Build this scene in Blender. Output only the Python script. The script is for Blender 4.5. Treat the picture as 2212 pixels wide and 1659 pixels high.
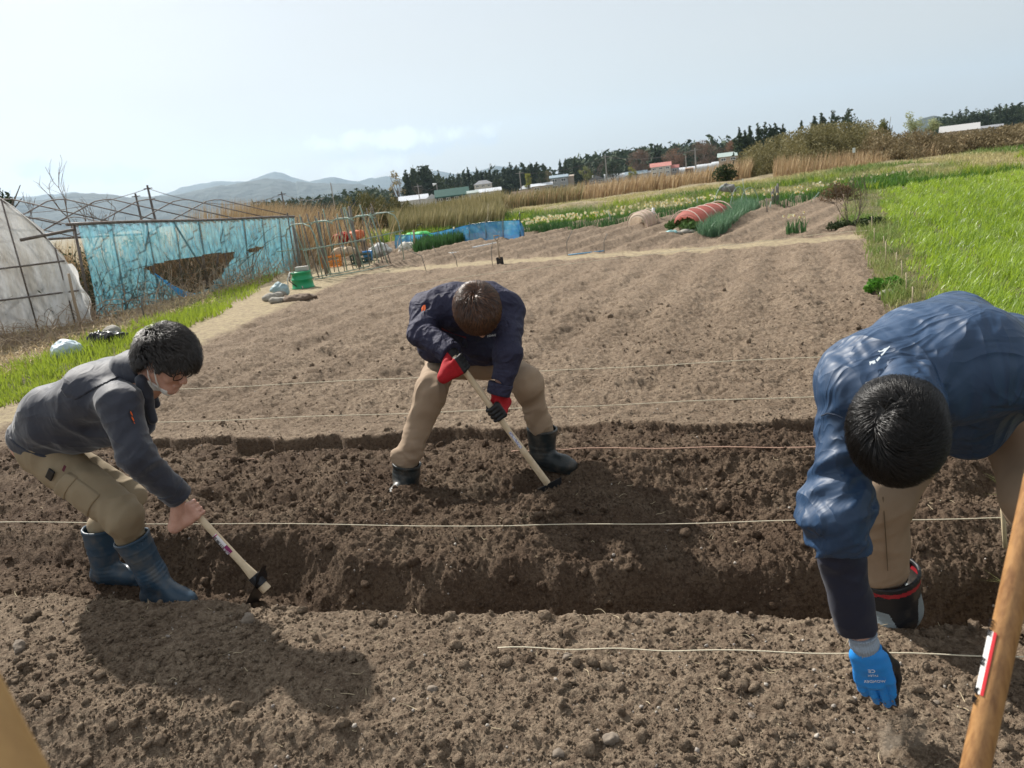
import bpy, math, random, os
import numpy as np
from mathutils import Vector, Matrix

for _o in list(bpy.data.objects):
    bpy.data.objects.remove(_o, do_unlink=True)
scene = bpy.context.scene
COL = scene.collection
random.seed(7)
RNG = np.random.default_rng(11)

# ------------------------------------------------------------------ camera
F_PX, CXP, CYP = 1615.0, 1106.0, 829.5          # pinhole of the photograph at 2212 x 1659
PITCH, ROLL, EYE = math.radians(14.9), math.radians(6.8), 1.6
FWD = np.array([0, math.cos(PITCH), -math.sin(PITCH)])
_r0 = np.array([1.0, 0, 0]); _u0 = np.cross(_r0, FWD)
RGT = _r0 * math.cos(ROLL) - _u0 * math.sin(ROLL)
UPV = np.cross(RGT, FWD)
CAM = np.array([0, 0, EYE])
camd = bpy.data.cameras.new('camera')
camd.sensor_width = 36.0
camd.lens = 36.0 * F_PX / 2212.0
camd.clip_start = 0.05
camd.clip_end = 20000
camd.dof.use_dof = True
camd.dof.focus_distance = 3.2
camd.dof.aperture_fstop = 7.5
cam = bpy.data.objects.new('camera', camd)
COL.objects.link(cam)
M = Matrix.Identity(4)
for i in range(3):
    M[i][0] = RGT[i]; M[i][1] = UPV[i]; M[i][2] = -FWD[i]; M[i][3] = CAM[i]
cam.matrix_world = M
scene.camera = cam

# ------------------------------------------------------------------ world and sun
SUN_DIR = Vector((-0.62, 0.80, 0.92)).normalized()       # towards the sun
sun_el = math.asin(SUN_DIR.z)
sun_az = math.atan2(SUN_DIR.x, SUN_DIR.y)               # from +Y towards +X
world = bpy.data.worlds.new('World')
scene.world = world
world.use_nodes = True
wn, wl = world.node_tree.nodes, world.node_tree.links
wn.clear()
w_out = wn.new('ShaderNodeOutputWorld')
w_bg = wn.new('ShaderNodeBackground')
w_bg.inputs['Strength'].default_value = 0.090
w_sky = wn.new('ShaderNodeTexSky')
w_sky.sky_type = 'NISHITA'
w_sky.sun_disc = False
w_sky.sun_elevation = sun_el
w_sky.sun_rotation = sun_az
w_sky.air_density = 1.0
w_sky.dust_density = 2.2
w_sky.ozone_density = 1.6
w_tc = wn.new('ShaderNodeTexCoord')
# thin high veil of cloud: whitens the whole sky a little, in soft streaks
w_map = wn.new('ShaderNodeMapping')
w_map.inputs['Scale'].default_value = (1.2, 1.2, 5.0)
wl.new(w_tc.outputs['Generated'], w_map.inputs['Vector'])
w_nz = wn.new('ShaderNodeTexNoise')
w_nz.inputs['Scale'].default_value = 1.6
w_nz.inputs['Detail'].default_value = 6
w_nz.inputs['Roughness'].default_value = 0.5
wl.new(w_map.outputs[0], w_nz.inputs['Vector'])
w_rmp = wn.new('ShaderNodeMapRange')
w_rmp.inputs[1].default_value = 0.3; w_rmp.inputs[2].default_value = 0.75
w_rmp.inputs[3].default_value = 0.70; w_rmp.inputs[4].default_value = 0.86
wl.new(w_nz.outputs['Fac'], w_rmp.inputs[0])
w_mix = wn.new('ShaderNodeMixRGB')
w_mix.inputs['Color2'].default_value = (5.65, 5.62, 5.35, 1)
wl.new(w_rmp.outputs[0], w_mix.inputs['Fac'])
wl.new(w_sky.outputs[0], w_mix.inputs['Color1'])
# a few real clouds low over the hills: soft ellipses in the sky's directions, broken up by noise
def _dirpx(px, py):
    d = RGT * ((px - CXP) / F_PX) - UPV * ((py - CYP) / F_PX) + FWD; return d / np.linalg.norm(d)
w_last = w_mix.outputs[0]
w_n2 = wn.new('ShaderNodeTexNoise'); w_n2.inputs['Scale'].default_value = 26; w_n2.inputs['Detail'].default_value = 7; w_n2.inputs['Roughness'].default_value = 0.6
wl.new(w_tc.outputs['Generated'], w_n2.inputs['Vector'])
for (cx_, cy_, hw_, hh_, ang_, st_, cc_) in ((880, 318, 215, 20, 0.10, .55, (5.0, 5.5, 6.1)), (860, 298, 200, 22, 0.10, 1.0, (7.6, 7.9, 8.1)), (790, 364, 110, 26, 0.12, .7, (7.2, 7.5, 7.7)), (190, 372, 120, 22, -0.05, .5, (5.0, 5.6, 6.2)), (560, 372, 120, 16, -0.02, .45, (7.0, 7.3, 7.5)), (60, 360, 70, 16, 0, .4, (5.0, 5.6, 6.2))):
    c_ = _dirpx(cx_, cy_); a_ = RGT * math.cos(ang_) + UPV * math.sin(ang_); a_ = a_ - (a_ @ c_) * c_; a_ /= np.linalg.norm(a_); b_ = np.cross(c_, a_)
    acc = None
    for v_, s_ in ((a_, hw_ / F_PX), (b_, hh_ / F_PX)):
        dt = wn.new('ShaderNodeVectorMath'); dt.operation = 'DOT_PRODUCT'; dt.inputs[1].default_value = tuple(v_ / s_); wl.new(w_tc.outputs['Generated'], dt.inputs[0])
        of = wn.new('ShaderNodeMath'); of.operation = 'SUBTRACT'; of.inputs[1].default_value = 0.0; wl.new(dt.outputs['Value'], of.inputs[0])
        sq = wn.new('ShaderNodeMath'); sq.operation = 'MULTIPLY'; wl.new(of.outputs[0], sq.inputs[0]); wl.new(of.outputs[0], sq.inputs[1])
        if acc is None: acc = sq.outputs[0]
        else:
            ad = wn.new('ShaderNodeMath'); ad.operation = 'ADD'; wl.new(acc, ad.inputs[0]); wl.new(sq.outputs[0], ad.inputs[1]); acc = ad.outputs[0]
    # keep only the front of the sky
    fr_ = wn.new('ShaderNodeVectorMath'); fr_.operation = 'DOT_PRODUCT'; fr_.inputs[1].default_value = tuple(c_); wl.new(w_tc.outputs['Generated'], fr_.inputs[0])
    ft = wn.new('ShaderNodeMath'); ft.operation = 'GREATER_THAN'; ft.inputs[1].default_value = 0.5; wl.new(fr_.outputs['Value'], ft.inputs[0])
    ns = wn.new('ShaderNodeMath'); ns.operation = 'MULTIPLY_ADD'; ns.inputs[1].default_value = 5.0; ns.inputs[2].default_value = -2.0; wl.new(w_n2.outputs['Fac'], ns.inputs[0])
    su = wn.new('ShaderNodeMath'); su.operation = 'SUBTRACT'; wl.new(ns.outputs[0], su.inputs[0]); wl.new(acc, su.inputs[1])
    mr_ = wn.new('ShaderNodeMapRange'); mr_.inputs[1].default_value = -0.4; mr_.inputs[2].default_value = 0.6; mr_.inputs[3].default_value = 0; mr_.inputs[4].default_value = st_; wl.new(su.outputs[0], mr_.inputs[0])
    mk = wn.new('ShaderNodeMath'); mk.operation = 'MULTIPLY'; wl.new(mr_.outputs[0], mk.inputs[0]); wl.new(ft.outputs[0], mk.inputs[1])
    mx_ = wn.new('ShaderNodeMixRGB'); mx_.inputs['Color2'].default_value = (*cc_, 1); wl.new(mk.outputs[0], mx_.inputs['Fac']); wl.new(w_last, mx_.inputs['Color1']); w_last = mx_.outputs[0]
wl.new(w_last, w_bg.inputs['Color'])
wl.new(w_bg.outputs[0], w_out.inputs['Surface'])

sd = bpy.data.lights.new('sun', 'SUN')
sd.energy = 5.0
sd.angle = math.radians(0.9)
sd.color = (1.0, 0.95, 0.87)
sun = bpy.data.objects.new('sun', sd)
sun.rotation_euler = SUN_DIR.to_track_quat('Z', 'Y').to_euler()
COL.objects.link(sun)

scene.view_settings.view_transform = 'Standard'
scene.view_settings.look = 'None'
scene.view_settings.exposure = 0.60
scene.view_settings.gamma = 1.0

# ------------------------------------------------------------------ picture geometry helpers
UX, UY = math.cos(math.radians(15)), -math.sin(math.radians(15))     # along the strings
NX, NY = -UY, UX                                                     # across, away from camera
def ray(px, py):
    return RGT * ((px - CXP) / F_PX) - UPV * ((py - CYP) / F_PX) + FWD
def G(px, py, z=0.0):
    d = ray(px, py); return CAM + d * ((z - EYE) / d[2])
def J(px, py, t):
    """point on the vertical plane 'across = t' (parallel to the strings)"""
    d = ray(px, py); return CAM + d * (t / (d[0] * NX + d[1] * NY))
def D(px, py, y):
    d = ray(px, py); return CAM + d * (y / d[1])
def horizon(px):
    return 397 - 0.1193 * (px - 1106)

# ------------------------------------------------------------------ numpy noise
def _h(ix, iy, iz, s):
    with np.errstate(over='ignore'):
        n = (ix.astype(np.int64) * 374761393 + iy.astype(np.int64) * 668265263 + iz.astype(np.int64) * 2147483647 + s * 974634777) & 0xffffffff
        n = ((n ^ (n >> 13)) * 1274126177) & 0xffffffff
        n = ((n ^ (n >> 16)) * 2246822519) & 0xffffffff
        n = n ^ (n >> 15)
    return (n & 0xffffff).astype(np.float64) / float(0xffffff)
def vn2(x, y, s=0):
    ix = np.floor(x); iy = np.floor(y); fx = x - ix; fy = y - iy
    fx = fx * fx * (3 - 2 * fx); fy = fy * fy * (3 - 2 * fy)
    z = np.zeros_like(ix)
    a = _h(ix, iy, z, s); b = _h(ix + 1, iy, z, s); c = _h(ix, iy + 1, z, s); d = _h(ix + 1, iy + 1, z, s)
    return (a + (b - a) * fx) * (1 - fy) + (c + (d - c) * fx) * fy
def fbm2(x, y, s=0, o=4, g=0.5):
    r = 0; a = 1; t = 0
    for i in range(o):
        r = r + a * vn2(x * 2 ** i + 17.3 * i, y * 2 ** i - 9.1 * i, s + i); t += a; a *= g
    return r / t * 2 - 1
def vn3(p, s=0):
    i = np.floor(p); f = p - i; f = f * f * (3 - 2 * f)
    x, y, z = i[..., 0], i[..., 1], i[..., 2]
    def L(dz):
        a = _h(x, y, z + dz, s); b = _h(x + 1, y, z + dz, s); c = _h(x, y + 1, z + dz, s); d = _h(x + 1, y + 1, z + dz, s)
        return (a + (b - a) * f[..., 0]) * (1 - f[..., 1]) + (c + (d - c) * f[..., 0]) * f[..., 1]
    a = L(0); b = L(1)
    return a + (b - a) * f[..., 2]
def fbm3(p, s=0, o=3):
    r = 0; a = 1; t = 0
    for i in range(o):
        r = r + a * vn3(p * 2 ** i + 5.7 * i, s + i); t += a; a *= 0.5
    return r / t * 2 - 1
def bumps2(x, y, cell, rmin, rmax, prob, s):
    """field of half-buried round lumps: returns the height of the tallest lump over each point"""
    gx = np.floor(x / cell); gy = np.floor(y / cell); out = np.zeros_like(x); z = np.zeros_like(gx)
    for dx in (-1, 0, 1):
        for dy in (-1, 0, 1):
            cx = gx + dx; cy = gy + dy
            px = (cx + _h(cx, cy, z, s)) * cell; py = (cy + _h(cx, cy, z + 1, s)) * cell
            q = _h(cx, cy, z + 2, s)
            r = (rmin + (rmax - rmin) * _h(cx, cy, z + 3, s) ** 3.5) * (q < prob)
            d2 = (x - px) ** 2 + (y - py) ** 2
            h = np.sqrt(np.maximum(0, r * r - d2)) - 0.25 * r
            out = np.maximum(out, h)
    return out
def sstep(a, b, x):
    t = np.clip((x - a) / (b - a), 0, 1); return t * t * (3 - 2 * t)

# ------------------------------------------------------------------ object helpers
def tag(o, label=None, cat=None, group=None, kind=None):
    if label: o['label'] = label
    if cat: o['category'] = cat
    if group: o['group'] = group
    if kind: o['kind'] = kind
    return o
def empty(name, loc=(0, 0, 0), rz=0.0, label=None, cat=None, group=None):
    o = bpy.data.objects.new(name, None); COL.objects.link(o)
    o.location = tuple(float(v) for v in loc); o.rotation_euler = (0, 0, rz); o.empty_display_size = 0.1
    return tag(o, label, cat, group)
def link(name, me, mat=None, parent=None, smooth=False):
    o = bpy.data.objects.new(name, me); COL.objects.link(o)
    if mat is not None:
        for m in (mat if isinstance(mat, (list, tuple)) else [mat]): me.materials.append(m)
    if parent is not None: o.parent = parent
    if smooth: me.shade_smooth()
    return o
def np_mesh(name, V, Fq, mat=None, parent=None, smooth=False, attrs=None, mi=None):
    """V (N,3); Fq list of index arrays (M,k)"""
    me = bpy.data.meshes.new(name)
    V = np.ascontiguousarray(V, dtype=np.float32)
    if not isinstance(Fq, list): Fq = [Fq]
    Fq = [np.asarray(f, dtype=np.int32) for f in Fq if len(f)]
    me.vertices.add(len(V)); me.vertices.foreach_set('co', V.ravel())
    loops = np.concatenate([f.ravel() for f in Fq]); cnt = np.concatenate([np.full(len(f), f.shape[1], np.int32) for f in Fq])
    st = np.concatenate([[0], np.cumsum(cnt)[:-1]]).astype(np.int32)
    me.loops.add(len(loops)); me.loops.foreach_set('vertex_index', loops)
    me.polygons.add(len(cnt)); me.polygons.foreach_set('loop_start', st)
    if mi is not None: me.polygons.foreach_set('material_index', np.asarray(mi, np.int32))
    me.update(calc_edges=True)
    for k, a in (attrs or {}).items():
        a = np.asarray(a, dtype=np.float32)
        if a.ndim == 1:
            at = me.attributes.new(k, 'FLOAT', 'POINT'); at.data.foreach_set('value', a)
        else:
            at = me.attributes.new(k, 'FLOAT_COLOR', 'POINT'); at.data.foreach_set('color', a.ravel())
    return link(name, me, mat, parent, smooth)

class MB:
    """collects simple solids into one mesh"""
    def __init__(s): s.v = []; s.f = []
    def add(s, vs, fs):
        b = len(s.v); s.v += [tuple(float(c) for c in v) for v in vs]; s.f += [tuple(b + i for i in f) for f in fs]
    def box(s, c, d, R=None):
        c = Vector(c); R = R or Matrix.Identity(3)
        vs = [c + R @ Vector((sx * d[0] / 2, sy * d[1] / 2, sz * d[2] / 2)) for sz in (-1, 1) for sy in (-1, 1) for sx in (-1, 1)]
        s.add(vs, [(0, 2, 3, 1), (4, 5, 7, 6), (0, 1, 5, 4), (2, 6, 7, 3), (0, 4, 6, 2), (1, 3, 7, 5)])
    def tube(s, pts, r, n=8, cap=True, sq=None):
        pts = [Vector(tuple(float(c) for c in p)) for p in pts]
        if not isinstance(r, (list, tuple)): r = [r] * len(pts)
        b = len(s.v); up = None
        for i, p in enumerate(pts):
            t = (pts[min(i + 1, len(pts) - 1)] - pts[max(i - 1, 0)]).normalized()
            if up is None: up = Vector((0, 0, 1)) if abs(t.z) < 0.9 else Vector((1, 0, 0))
            a = t.cross(up).normalized(); up = a.cross(t).normalized()
            for k in range(n):
                an = 2 * math.pi * k / n
                s.v.append(tuple(p + (a * math.cos(an) + up * math.sin(an) * (sq or 1)) * r[i]))
        for i in range(len(pts) - 1):
            for k in range(n):
                k2 = (k + 1) % n; o = b + i * n
                s.f.append((o + k, o + n + k, o + n + k2, o + k2))
        if cap:
            s.f.append(tuple(b + k for k in range(n))); o = b + (len(pts) - 1) * n
            s.f.append(tuple(o + k for k in reversed(range(n))))
    def lathe(s, prof, n=24, c=(0, 0, 0)):
        b = len(s.v)
        for r, z in prof:
            for k in range(n):
                a = 2 * math.pi * k / n; s.v.append((c[0] + r * math.cos(a), c[1] + r * math.sin(a), c[2] + z))
        for i in range(len(prof) - 1):
            for k in range(n):
                k2 = (k + 1) % n; o = b + i * n
                s.f.append((o + k, o + k2, o + n + k2, o + n + k))
        s.f.append(tuple(b + k for k in reversed(range(n)))); o = b + (len(prof) - 1) * n
        s.f.append(tuple(o + k for k in range(n)))
    def quad(s, a, b, c, d): s.add([a, b, c, d], [(0, 1, 2, 3)])
    def build(s, name, mat=None, parent=None, smooth=False, bevel=0):
        me = bpy.data.meshes.new(name); me.from_pydata(s.v, [], s.f); me.validate(); me.update()
        o = link(name, me, mat, parent, smooth)
        if bevel:
            m = o.modifiers.new('bevel', 'BEVEL'); m.width = bevel; m.segments = 2; m.limit_method = 'ANGLE'
        return o

# ------------------------------------------------------------------ materials
def mat(name, col=(0.5, 0.5, 0.5), rough=0.7, **kw):
    """principled material with optional two-tone noise and bump.
    kw: col2, nscale, ndetail, nlo, nhi, bump, bscale, metal, spec, trans (translucent share), attr (float attribute mixing col->col2), stretch"""
    m = bpy.data.materials.new(name); m.use_nodes = True
    n, l = m.node_tree.nodes, m.node_tree.links; n.clear()
    out = n.new('ShaderNodeOutputMaterial'); p = n.new('ShaderNodeBsdfPrincipled')
    p.inputs['Base Color'].default_value = (*col, 1); p.inputs['Roughness'].default_value = rough
    p.inputs['Metallic'].default_value = kw.get('metal', 0)
    p.inputs['Specular IOR Level'].default_value = kw.get('spec', 0.4)
    if kw.get('sheen'): p.inputs['Sheen Weight'].default_value = kw['sheen']; p.inputs['Sheen Roughness'].default_value = 0.4
    if kw.get('sss'):
        p.inputs['Subsurface Weight'].default_value = kw['sss']; p.inputs['Subsurface Radius'].default_value = (0.01, 0.004, 0.002); p.inputs['Subsurface Scale'].default_value = 1.0
    tc = n.new('ShaderNodeTexCoord'); mp = n.new('ShaderNodeMapping')
    mp.inputs['Scale'].default_value = kw.get('stretch', (1, 1, 1))
    l.new(tc.outputs['Object'], mp.inputs['Vector'])
    colout = None
    if 'col2' in kw:
        mix = n.new('ShaderNodeMixRGB'); mix.inputs[1].default_value = (*col, 1); mix.inputs[2].default_value = (*kw['col2'], 1)
        if 'attr' in kw:
            at = n.new('ShaderNodeAttribute'); at.attribute_name = kw['attr']; l.new(at.outputs['Fac'], mix.inputs[0])
        else:
            nz = n.new('ShaderNodeTexNoise'); nz.inputs['Scale'].default_value = kw.get('nscale', 5); nz.inputs['Detail'].default_value = kw.get('ndetail', 5)
            nz.inputs['Roughness'].default_value = 0.6
            l.new(mp.outputs[0], nz.inputs['Vector'])
            mr = n.new('ShaderNodeMapRange'); mr.inputs[1].default_value = kw.get('nlo', 0.35); mr.inputs[2].default_value = kw.get('nhi', 0.65)
            l.new(nz.outputs['Fac'], mr.inputs[0]); l.new(mr.outputs[0], mix.inputs[0])
        colout = mix.outputs[0]
        if 'col3' in kw:
            mix2 = n.new('ShaderNodeMixRGB'); mix2.inputs[2].default_value = (*kw['col3'], 1); l.new(colout, mix2.inputs[1])
            nz2 = n.new('ShaderNodeTexNoise'); nz2.inputs['Scale'].default_value = kw.get('nscale3', 2); nz2.inputs['Detail'].default_value = 6
            l.new(mp.outputs[0], nz2.inputs['Vector'])
            mr2 = n.new('ShaderNodeMapRange'); mr2.inputs[1].default_value = kw.get('n3lo', 0.5); mr2.inputs[2].default_value = kw.get('n3hi', 0.6)
            l.new(nz2.outputs['Fac'], mr2.inputs[0]); l.new(mr2.outputs[0], mix2.inputs[0]); colout = mix2.outputs[0]
        l.new(colout, p.inputs['Base Color'])
    if kw.get('bump'):
        bz = n.new('ShaderNodeTexNoise'); bz.inputs['Scale'].default_value = kw.get('bscale', 60); bz.inputs['Detail'].default_value = kw.get('bdetail', 4)
        l.new(mp.outputs[0], bz.inputs['Vector'])
        bp = n.new('ShaderNodeBump'); bp.inputs['Strength'].default_value = kw['bump']; bp.inputs['Distance'].default_value = kw.get('bdist', 0.01)
        l.new(bz.outputs['Fac'], bp.inputs['Height']); l.new(bp.outputs[0], p.inputs['Normal'])
    sh = p.outputs[0]
    if kw.get('trans'):
        t = n.new('ShaderNodeBsdfTranslucent'); t.inputs['Color'].default_value = (*kw.get('tcol', col), 1)
        if colout is not None and 'tcol' not in kw: l.new(colout, t.inputs['Color'])
        ms = n.new('ShaderNodeMixShader'); ms.inputs[0].default_value = kw['trans']
        l.new(p.outputs[0], ms.inputs[1]); l.new(t.outputs[0], ms.inputs[2]); sh = ms.outputs[0]
    if kw.get('alpha'):
        tr = n.new('ShaderNodeBsdfTransparent'); ms = n.new('ShaderNodeMixShader'); ms.inputs[0].default_value = kw['alpha']
        l.new(tr.outputs[0], ms.inputs[1]); l.new(sh, ms.inputs[2]); sh = ms.outputs[0]
    l.new(sh, out.inputs['Surface'])
    return m
QANG, QRAD, QN = 0.105, 0.0033, 1.0
HAZE = 0.00011
# ================================================================== GROUND
def seg_y(pts, x):
    xs = np.array([p[0] for p in pts]); ys = np.array([p[1] for p in pts]); return np.interp(x, xs, ys)
# plan lines (metres)
def left_edge_x(y):      # left rim of the tilled field
    return np.interp(y, [2, 5, 7, 9.4, 13, 16.8, 17.5], [-5.4, -4.9, -4.45, -3.95, -3.6, -3.2, -3.0])
def grass_edge_x(y):     # right rim of the grass by the greenhouse
    return np.interp(y, [2, 5, 7.5, 10, 13, 16, 19, 22], [-6.2, -5.7, -5.25, -5.0, -4.9, -5.2, -5.6, -6])
def right_edge_x(y):     # right rim of the tilled field
    return np.interp(y, [0, 2.3, 2.64, 3.4, 6.9, 9.2, 10.1, 12.65, 16.4, 21.45, 28], [1.5, 1.7, 1.95, 2.5, 3.6, 4.6, 4.98, 6.2, 7.5, 9.9, 13])
def crop_edge_x(y):      # left rim of the green grain
    return np.interp(y, [0, 4, 6.6, 7.9, 9.9, 14.1, 20, 26, 30], [3.2, 3.4, 4.0, 4.5, 5.35, 7.35, 10.25, 13.2, 15.2])
def garden_back(x):      # far rim of the whole plot
    return np.interp(x, [-12, -7, -2, 3, 8, 13, 18, 26], [30, 27.5, 27, 26.5, 26, 25.5, 25.5, 25])
def wall_t(s):           # undug rim behind the dug strip
    return 4.70 + 0.17 * (fbm2(s * 1.7, s * 0 + 3.1, 50, 4)) + 0.05 * fbm2(s * 9, s * 0 + 1.1, 51, 3)
def lip_t(s):
    return 2.50 + 0.09 * fbm2(s * 1.5, s * 0 + 8.1, 52, 4) + 0.02 * fbm2(s * 8, s * 0 + 8.1, 53, 3)

def zones(x, y):
    """0..1 weights: moist dug soil, green grass, straw/bare path, dry grass"""
    s = x * UX + y * UY; t = x * NX + y * NY
    wob = 0.25 * fbm2(x * 1.3, y * 1.3, 60, 4)
    wobs = 0.10 * fbm2(x * 5, y * 5, 61, 3)
    lx = left_edge_x(y); gx = grass_edge_x(y) + wob; rx = right_edge_x(y) + wob * 0.4 + wobs; gb = garden_back(x) + wob * 2
    dug = sstep(2.5, 2.6, t + wobs * .5) * (1 - sstep(-0.03, 0.04, t - wall_t(s)))
    left = sstep(0, 0.35, lx - x + wobs)
    grassL = sstep(0, 0.5, gx - x)
    grassR = sstep(0, 0.25, x - rx)
    back = sstep(0, 0.6, y - gb)
    # cross path with its straw, around t 15.2
    tp = np.interp(x, [-8, -4, 6, 12], [17.6, 16.6, 14.55, 14.7])
    cross = (1 - sstep(0.28, 0.62, np.abs(t - tp + 0.5 * wob))) * (1 - grassR)
    path = np.maximum(left * (1 - grassL) * (y < 22), cross)
    path = np.maximum(path, sstep(0, 1.2, -x - 3 + (y - 17) * .0) * sstep(16.4, 17.0, t) * (1 - sstep(17.6, 18.3, t)) * (1 - grassL))
    green = np.clip(grassL * (x > -30) + grassR + back, 0, 1)
    # heap/bare band next to greenhouse
    brush = sstep(0, 0.5, (gx - 1.35) - x) * (y < 40)
    dry = np.clip(brush + back * sstep(0.3, 0.75, 0.5 + 0.9 * fbm2(x * 0.35, y * 0.35, 63, 4)) * 0.85 + back * sstep(4, 8, y - gb), 0, 1)
    strawR = sstep(0.4, 1.5, x - 14) * sstep(-2.2, -0.8, y - gb + 1.5) * (1 - sstep(1.5, 2.6, y - gb))
    dry = np.clip(dry + strawR, 0, 1)
    return dug, green, path, dry

HEAPS = [(*J(490, 1268, 2.64)[:2], .13, .085), (*J(1268, 1012, 3.78)[:2], .15, .075), (*J(1690, 1010, 3.95)[:2], .28, .07), (*J(1150, 1165, 3.0)[:2], .20, .05), (*J(1560, 1120, 3.3)[:2], .22, -.06)]
def ground_z(x, y, fine=True):
    s = x * UX + y * UY; t = x * NX + y * NY
    r = np.hypot(x, y)
    dug, green, path, dry = zones(x, y)
    z = np.zeros_like(x)
    # large form
    z += 0.05 * fbm2(x * 0.25, y * 0.25, 1, 3) * sstep(4, 9, r)
    bank = sstep(-0.5, 9, y - garden_back(x)) * np.interp(x, [-12, -5, 0, 12, 30], [0.15, 0.28, 0.30, 0.38, 0.55])
    z += bank
    z -= 1.1 * sstep(37, 60, y - 0.15 * x) + 0.9 * sstep(60, 190, r) + 1.0 * sstep(190, 420, r)
    # the dug strip and its trench (near)
    nearW = 1 - sstep(9, 11, r)
    a = t - lip_t(s)
    wt = wall_t(s)
    wv = 0.17 * fbm2(s * 1.3, t * 1.1, 70, 4)
    depth = np.interp(s, [-5, -3.2, -2.7, -2.2, -1.2, 0.5, 1.3, 1.7, 2.1], [0.03, 0.08, .17, 0.20, 0.23, 0.30, 0.33, 0.2, 0.0])
    # far side of trench: undercut-looking clay wall with loose soil above
    farw = np.interp(s, [-3, -2.0, -1.5, 0, 1.2], [.48, .46, .28, .29, .37]) + 0.07 * fbm2(s * 2.0, s * 0 + 4, 71, 4)
    tr = -depth * sstep(-0.02, 0.07, a) * (1 - sstep(farw - 0.10, farw + 0.10, a + 0.07 * fbm2(s * 4, t * 4, 73, 4)))
    berm = 0.125 * np.exp(-((a - 0.66 - wv) / 0.17) ** 2) * sstep(-1.9, -1.0, s) * (1 - sstep(1.9, 2.3, s)) * (0.70 + 1.1 * fbm2(s * 1.5, s * 0, 74, 4))
    berm += 0.06 * np.exp(-((a - 0.62) / 0.2) ** 2) * (1 - sstep(-1.9, -1.0, s))
    fur = -0.11 * np.exp(-((a - 1.16 - wv * .7) / 0.13) ** 2) * (0.65 + 1.3 * fbm2(s * 1.2, s * 0 + 2, 75, 3))
    berm2 = 0.07 * np.exp(-((a - 0.98) / 0.10) ** 2) * (0.6 + fbm2(s * 1.7, s * 0 + 7, 76, 3))
    mid = 0.03 * np.exp(-((a - 1.6) / 0.25) ** 2) + 0.085 * fbm2(s * 1.9, t * 2.6, 77, 5, 0.6)
    back = -(0.015 + 0.13 * vn2(s * 1.9, s * 0 + 5, 79)) * sstep(1.75, 2.1, a) * sstep(0.0, 0.03, wt - t)
    strip = (tr + berm + berm2 + fur + (mid * sstep(0.5, 0.8, a) + back) * sstep(0.0, 0.03, wt - t))
    strip *= sstep(-0.05, 0.0, a) * (1 - sstep(0.0, 0.04, t - wt))
    endR = 1 - sstep(0.0, 0.5, x - right_edge_x(y) + 0.25)
    z += strip * nearW * endR
    for (hx_, hy_, hr_, hh_) in HEAPS:
        z += hh_ * np.exp(-((x - hx_) ** 2 + (y - hy_) ** 2) / hr_ ** 2)
    # near bank in front of the trench, with a second cavity at the bottom of the picture
    near = np.interp(t, [0.2, 0.9, 1.35, 1.62, 1.8, 2.1, 2.5], [0, 0, -0.17, -0.12, 0.0, 0.03, 0.0])
    nearC = near * (1 - sstep(-0.9, 0.0, s + 0.2)) + 0.4 * near * sstep(-0.9, 0.0, s + 0.2)
    z += nearC * nearW * (0.8 + 0.5 * fbm2(s * 1.8, t * 2, 78, 3))
    if not fine: return z
    # tilled rows of the big field run away from the camera
    field = (1 - np.clip(green + path, 0, 1)) * (1 - dug)
    fr = 1 - sstep(30, 45, r)
    q = (x * 0.93 - y * 0.36)                       # across the tillage rows
    q = q + 0.12 * fbm2(x * 0.8, y * 0.8, 80, 3)
    rowamp = sstep(4.9, 6.5, t)
    back_t = sstep(0.1, 0.7, t - np.interp(x, [-8, -4, 6, 12], [17.9, 16.9, 14.9, 15.0]))
    z += field * rowamp * (1 - back_t) * 0.026 * np.sin(q * 2 * math.pi / 0.66) * (0.45 + 0.8 * vn2(x * .7, y * .7, 81))
    # ridged plot behind the cross path
    q2 = x * 0.834 - y * 0.55
    rb = back_t * field * (1 - sstep(23.5, 25, y)) * (1 - sstep(-6.2, -5.4, q2 + 0.3) )
    rb = back_t * field * sstep(-1.5, -0.5, -(q2 + 7.2) + 2.0)
    z += rb * 0.12 * (0.5 + 0.5 * np.sin(q2 * 2 * math.pi / 0.95)) ** 1.5
    z += (1 - rb) * back_t * field * 0.035 * np.sin(q2 * 2 * math.pi / 0.62)
    # footprints and pits
    z -= field * sstep(4.8, 5.2, t) * 0.045 * sstep(0.58, 0.92, vn2(x * 2.9 + .4 * fbm2(x * 7, y * 7, 86, 2), y * 2.9, 82)) * (1 - sstep(8, 16, t))
    z += path * 0.015 * fbm2(x * 2, y * 2, 83, 3)
    z += green * 0.05 * fbm2(x * 1.2, y * 1.2, 84, 4)
    z += sstep(-0.1, .5, y - garden_back(x)) * (1 - sstep(60, 80, r)) * 0.22 * fbm2(x * 0.5, y * 0.5, 85, 4)
    # crumbs and clods
    soil = (1 - green) * (1 - 0.75 * path)
    crum = soil * (0.75 + 0.45 * dug + 0.10 * (t < 2.6))
    wall = sstep(0.15, 0.25, a) * (1 - sstep(farw - 0.0, farw + 0.08, a)) * nearW    # clay face is smoother
    crum = crum * (1 - 0.25 * wall)
    n1 = r < 26
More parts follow.
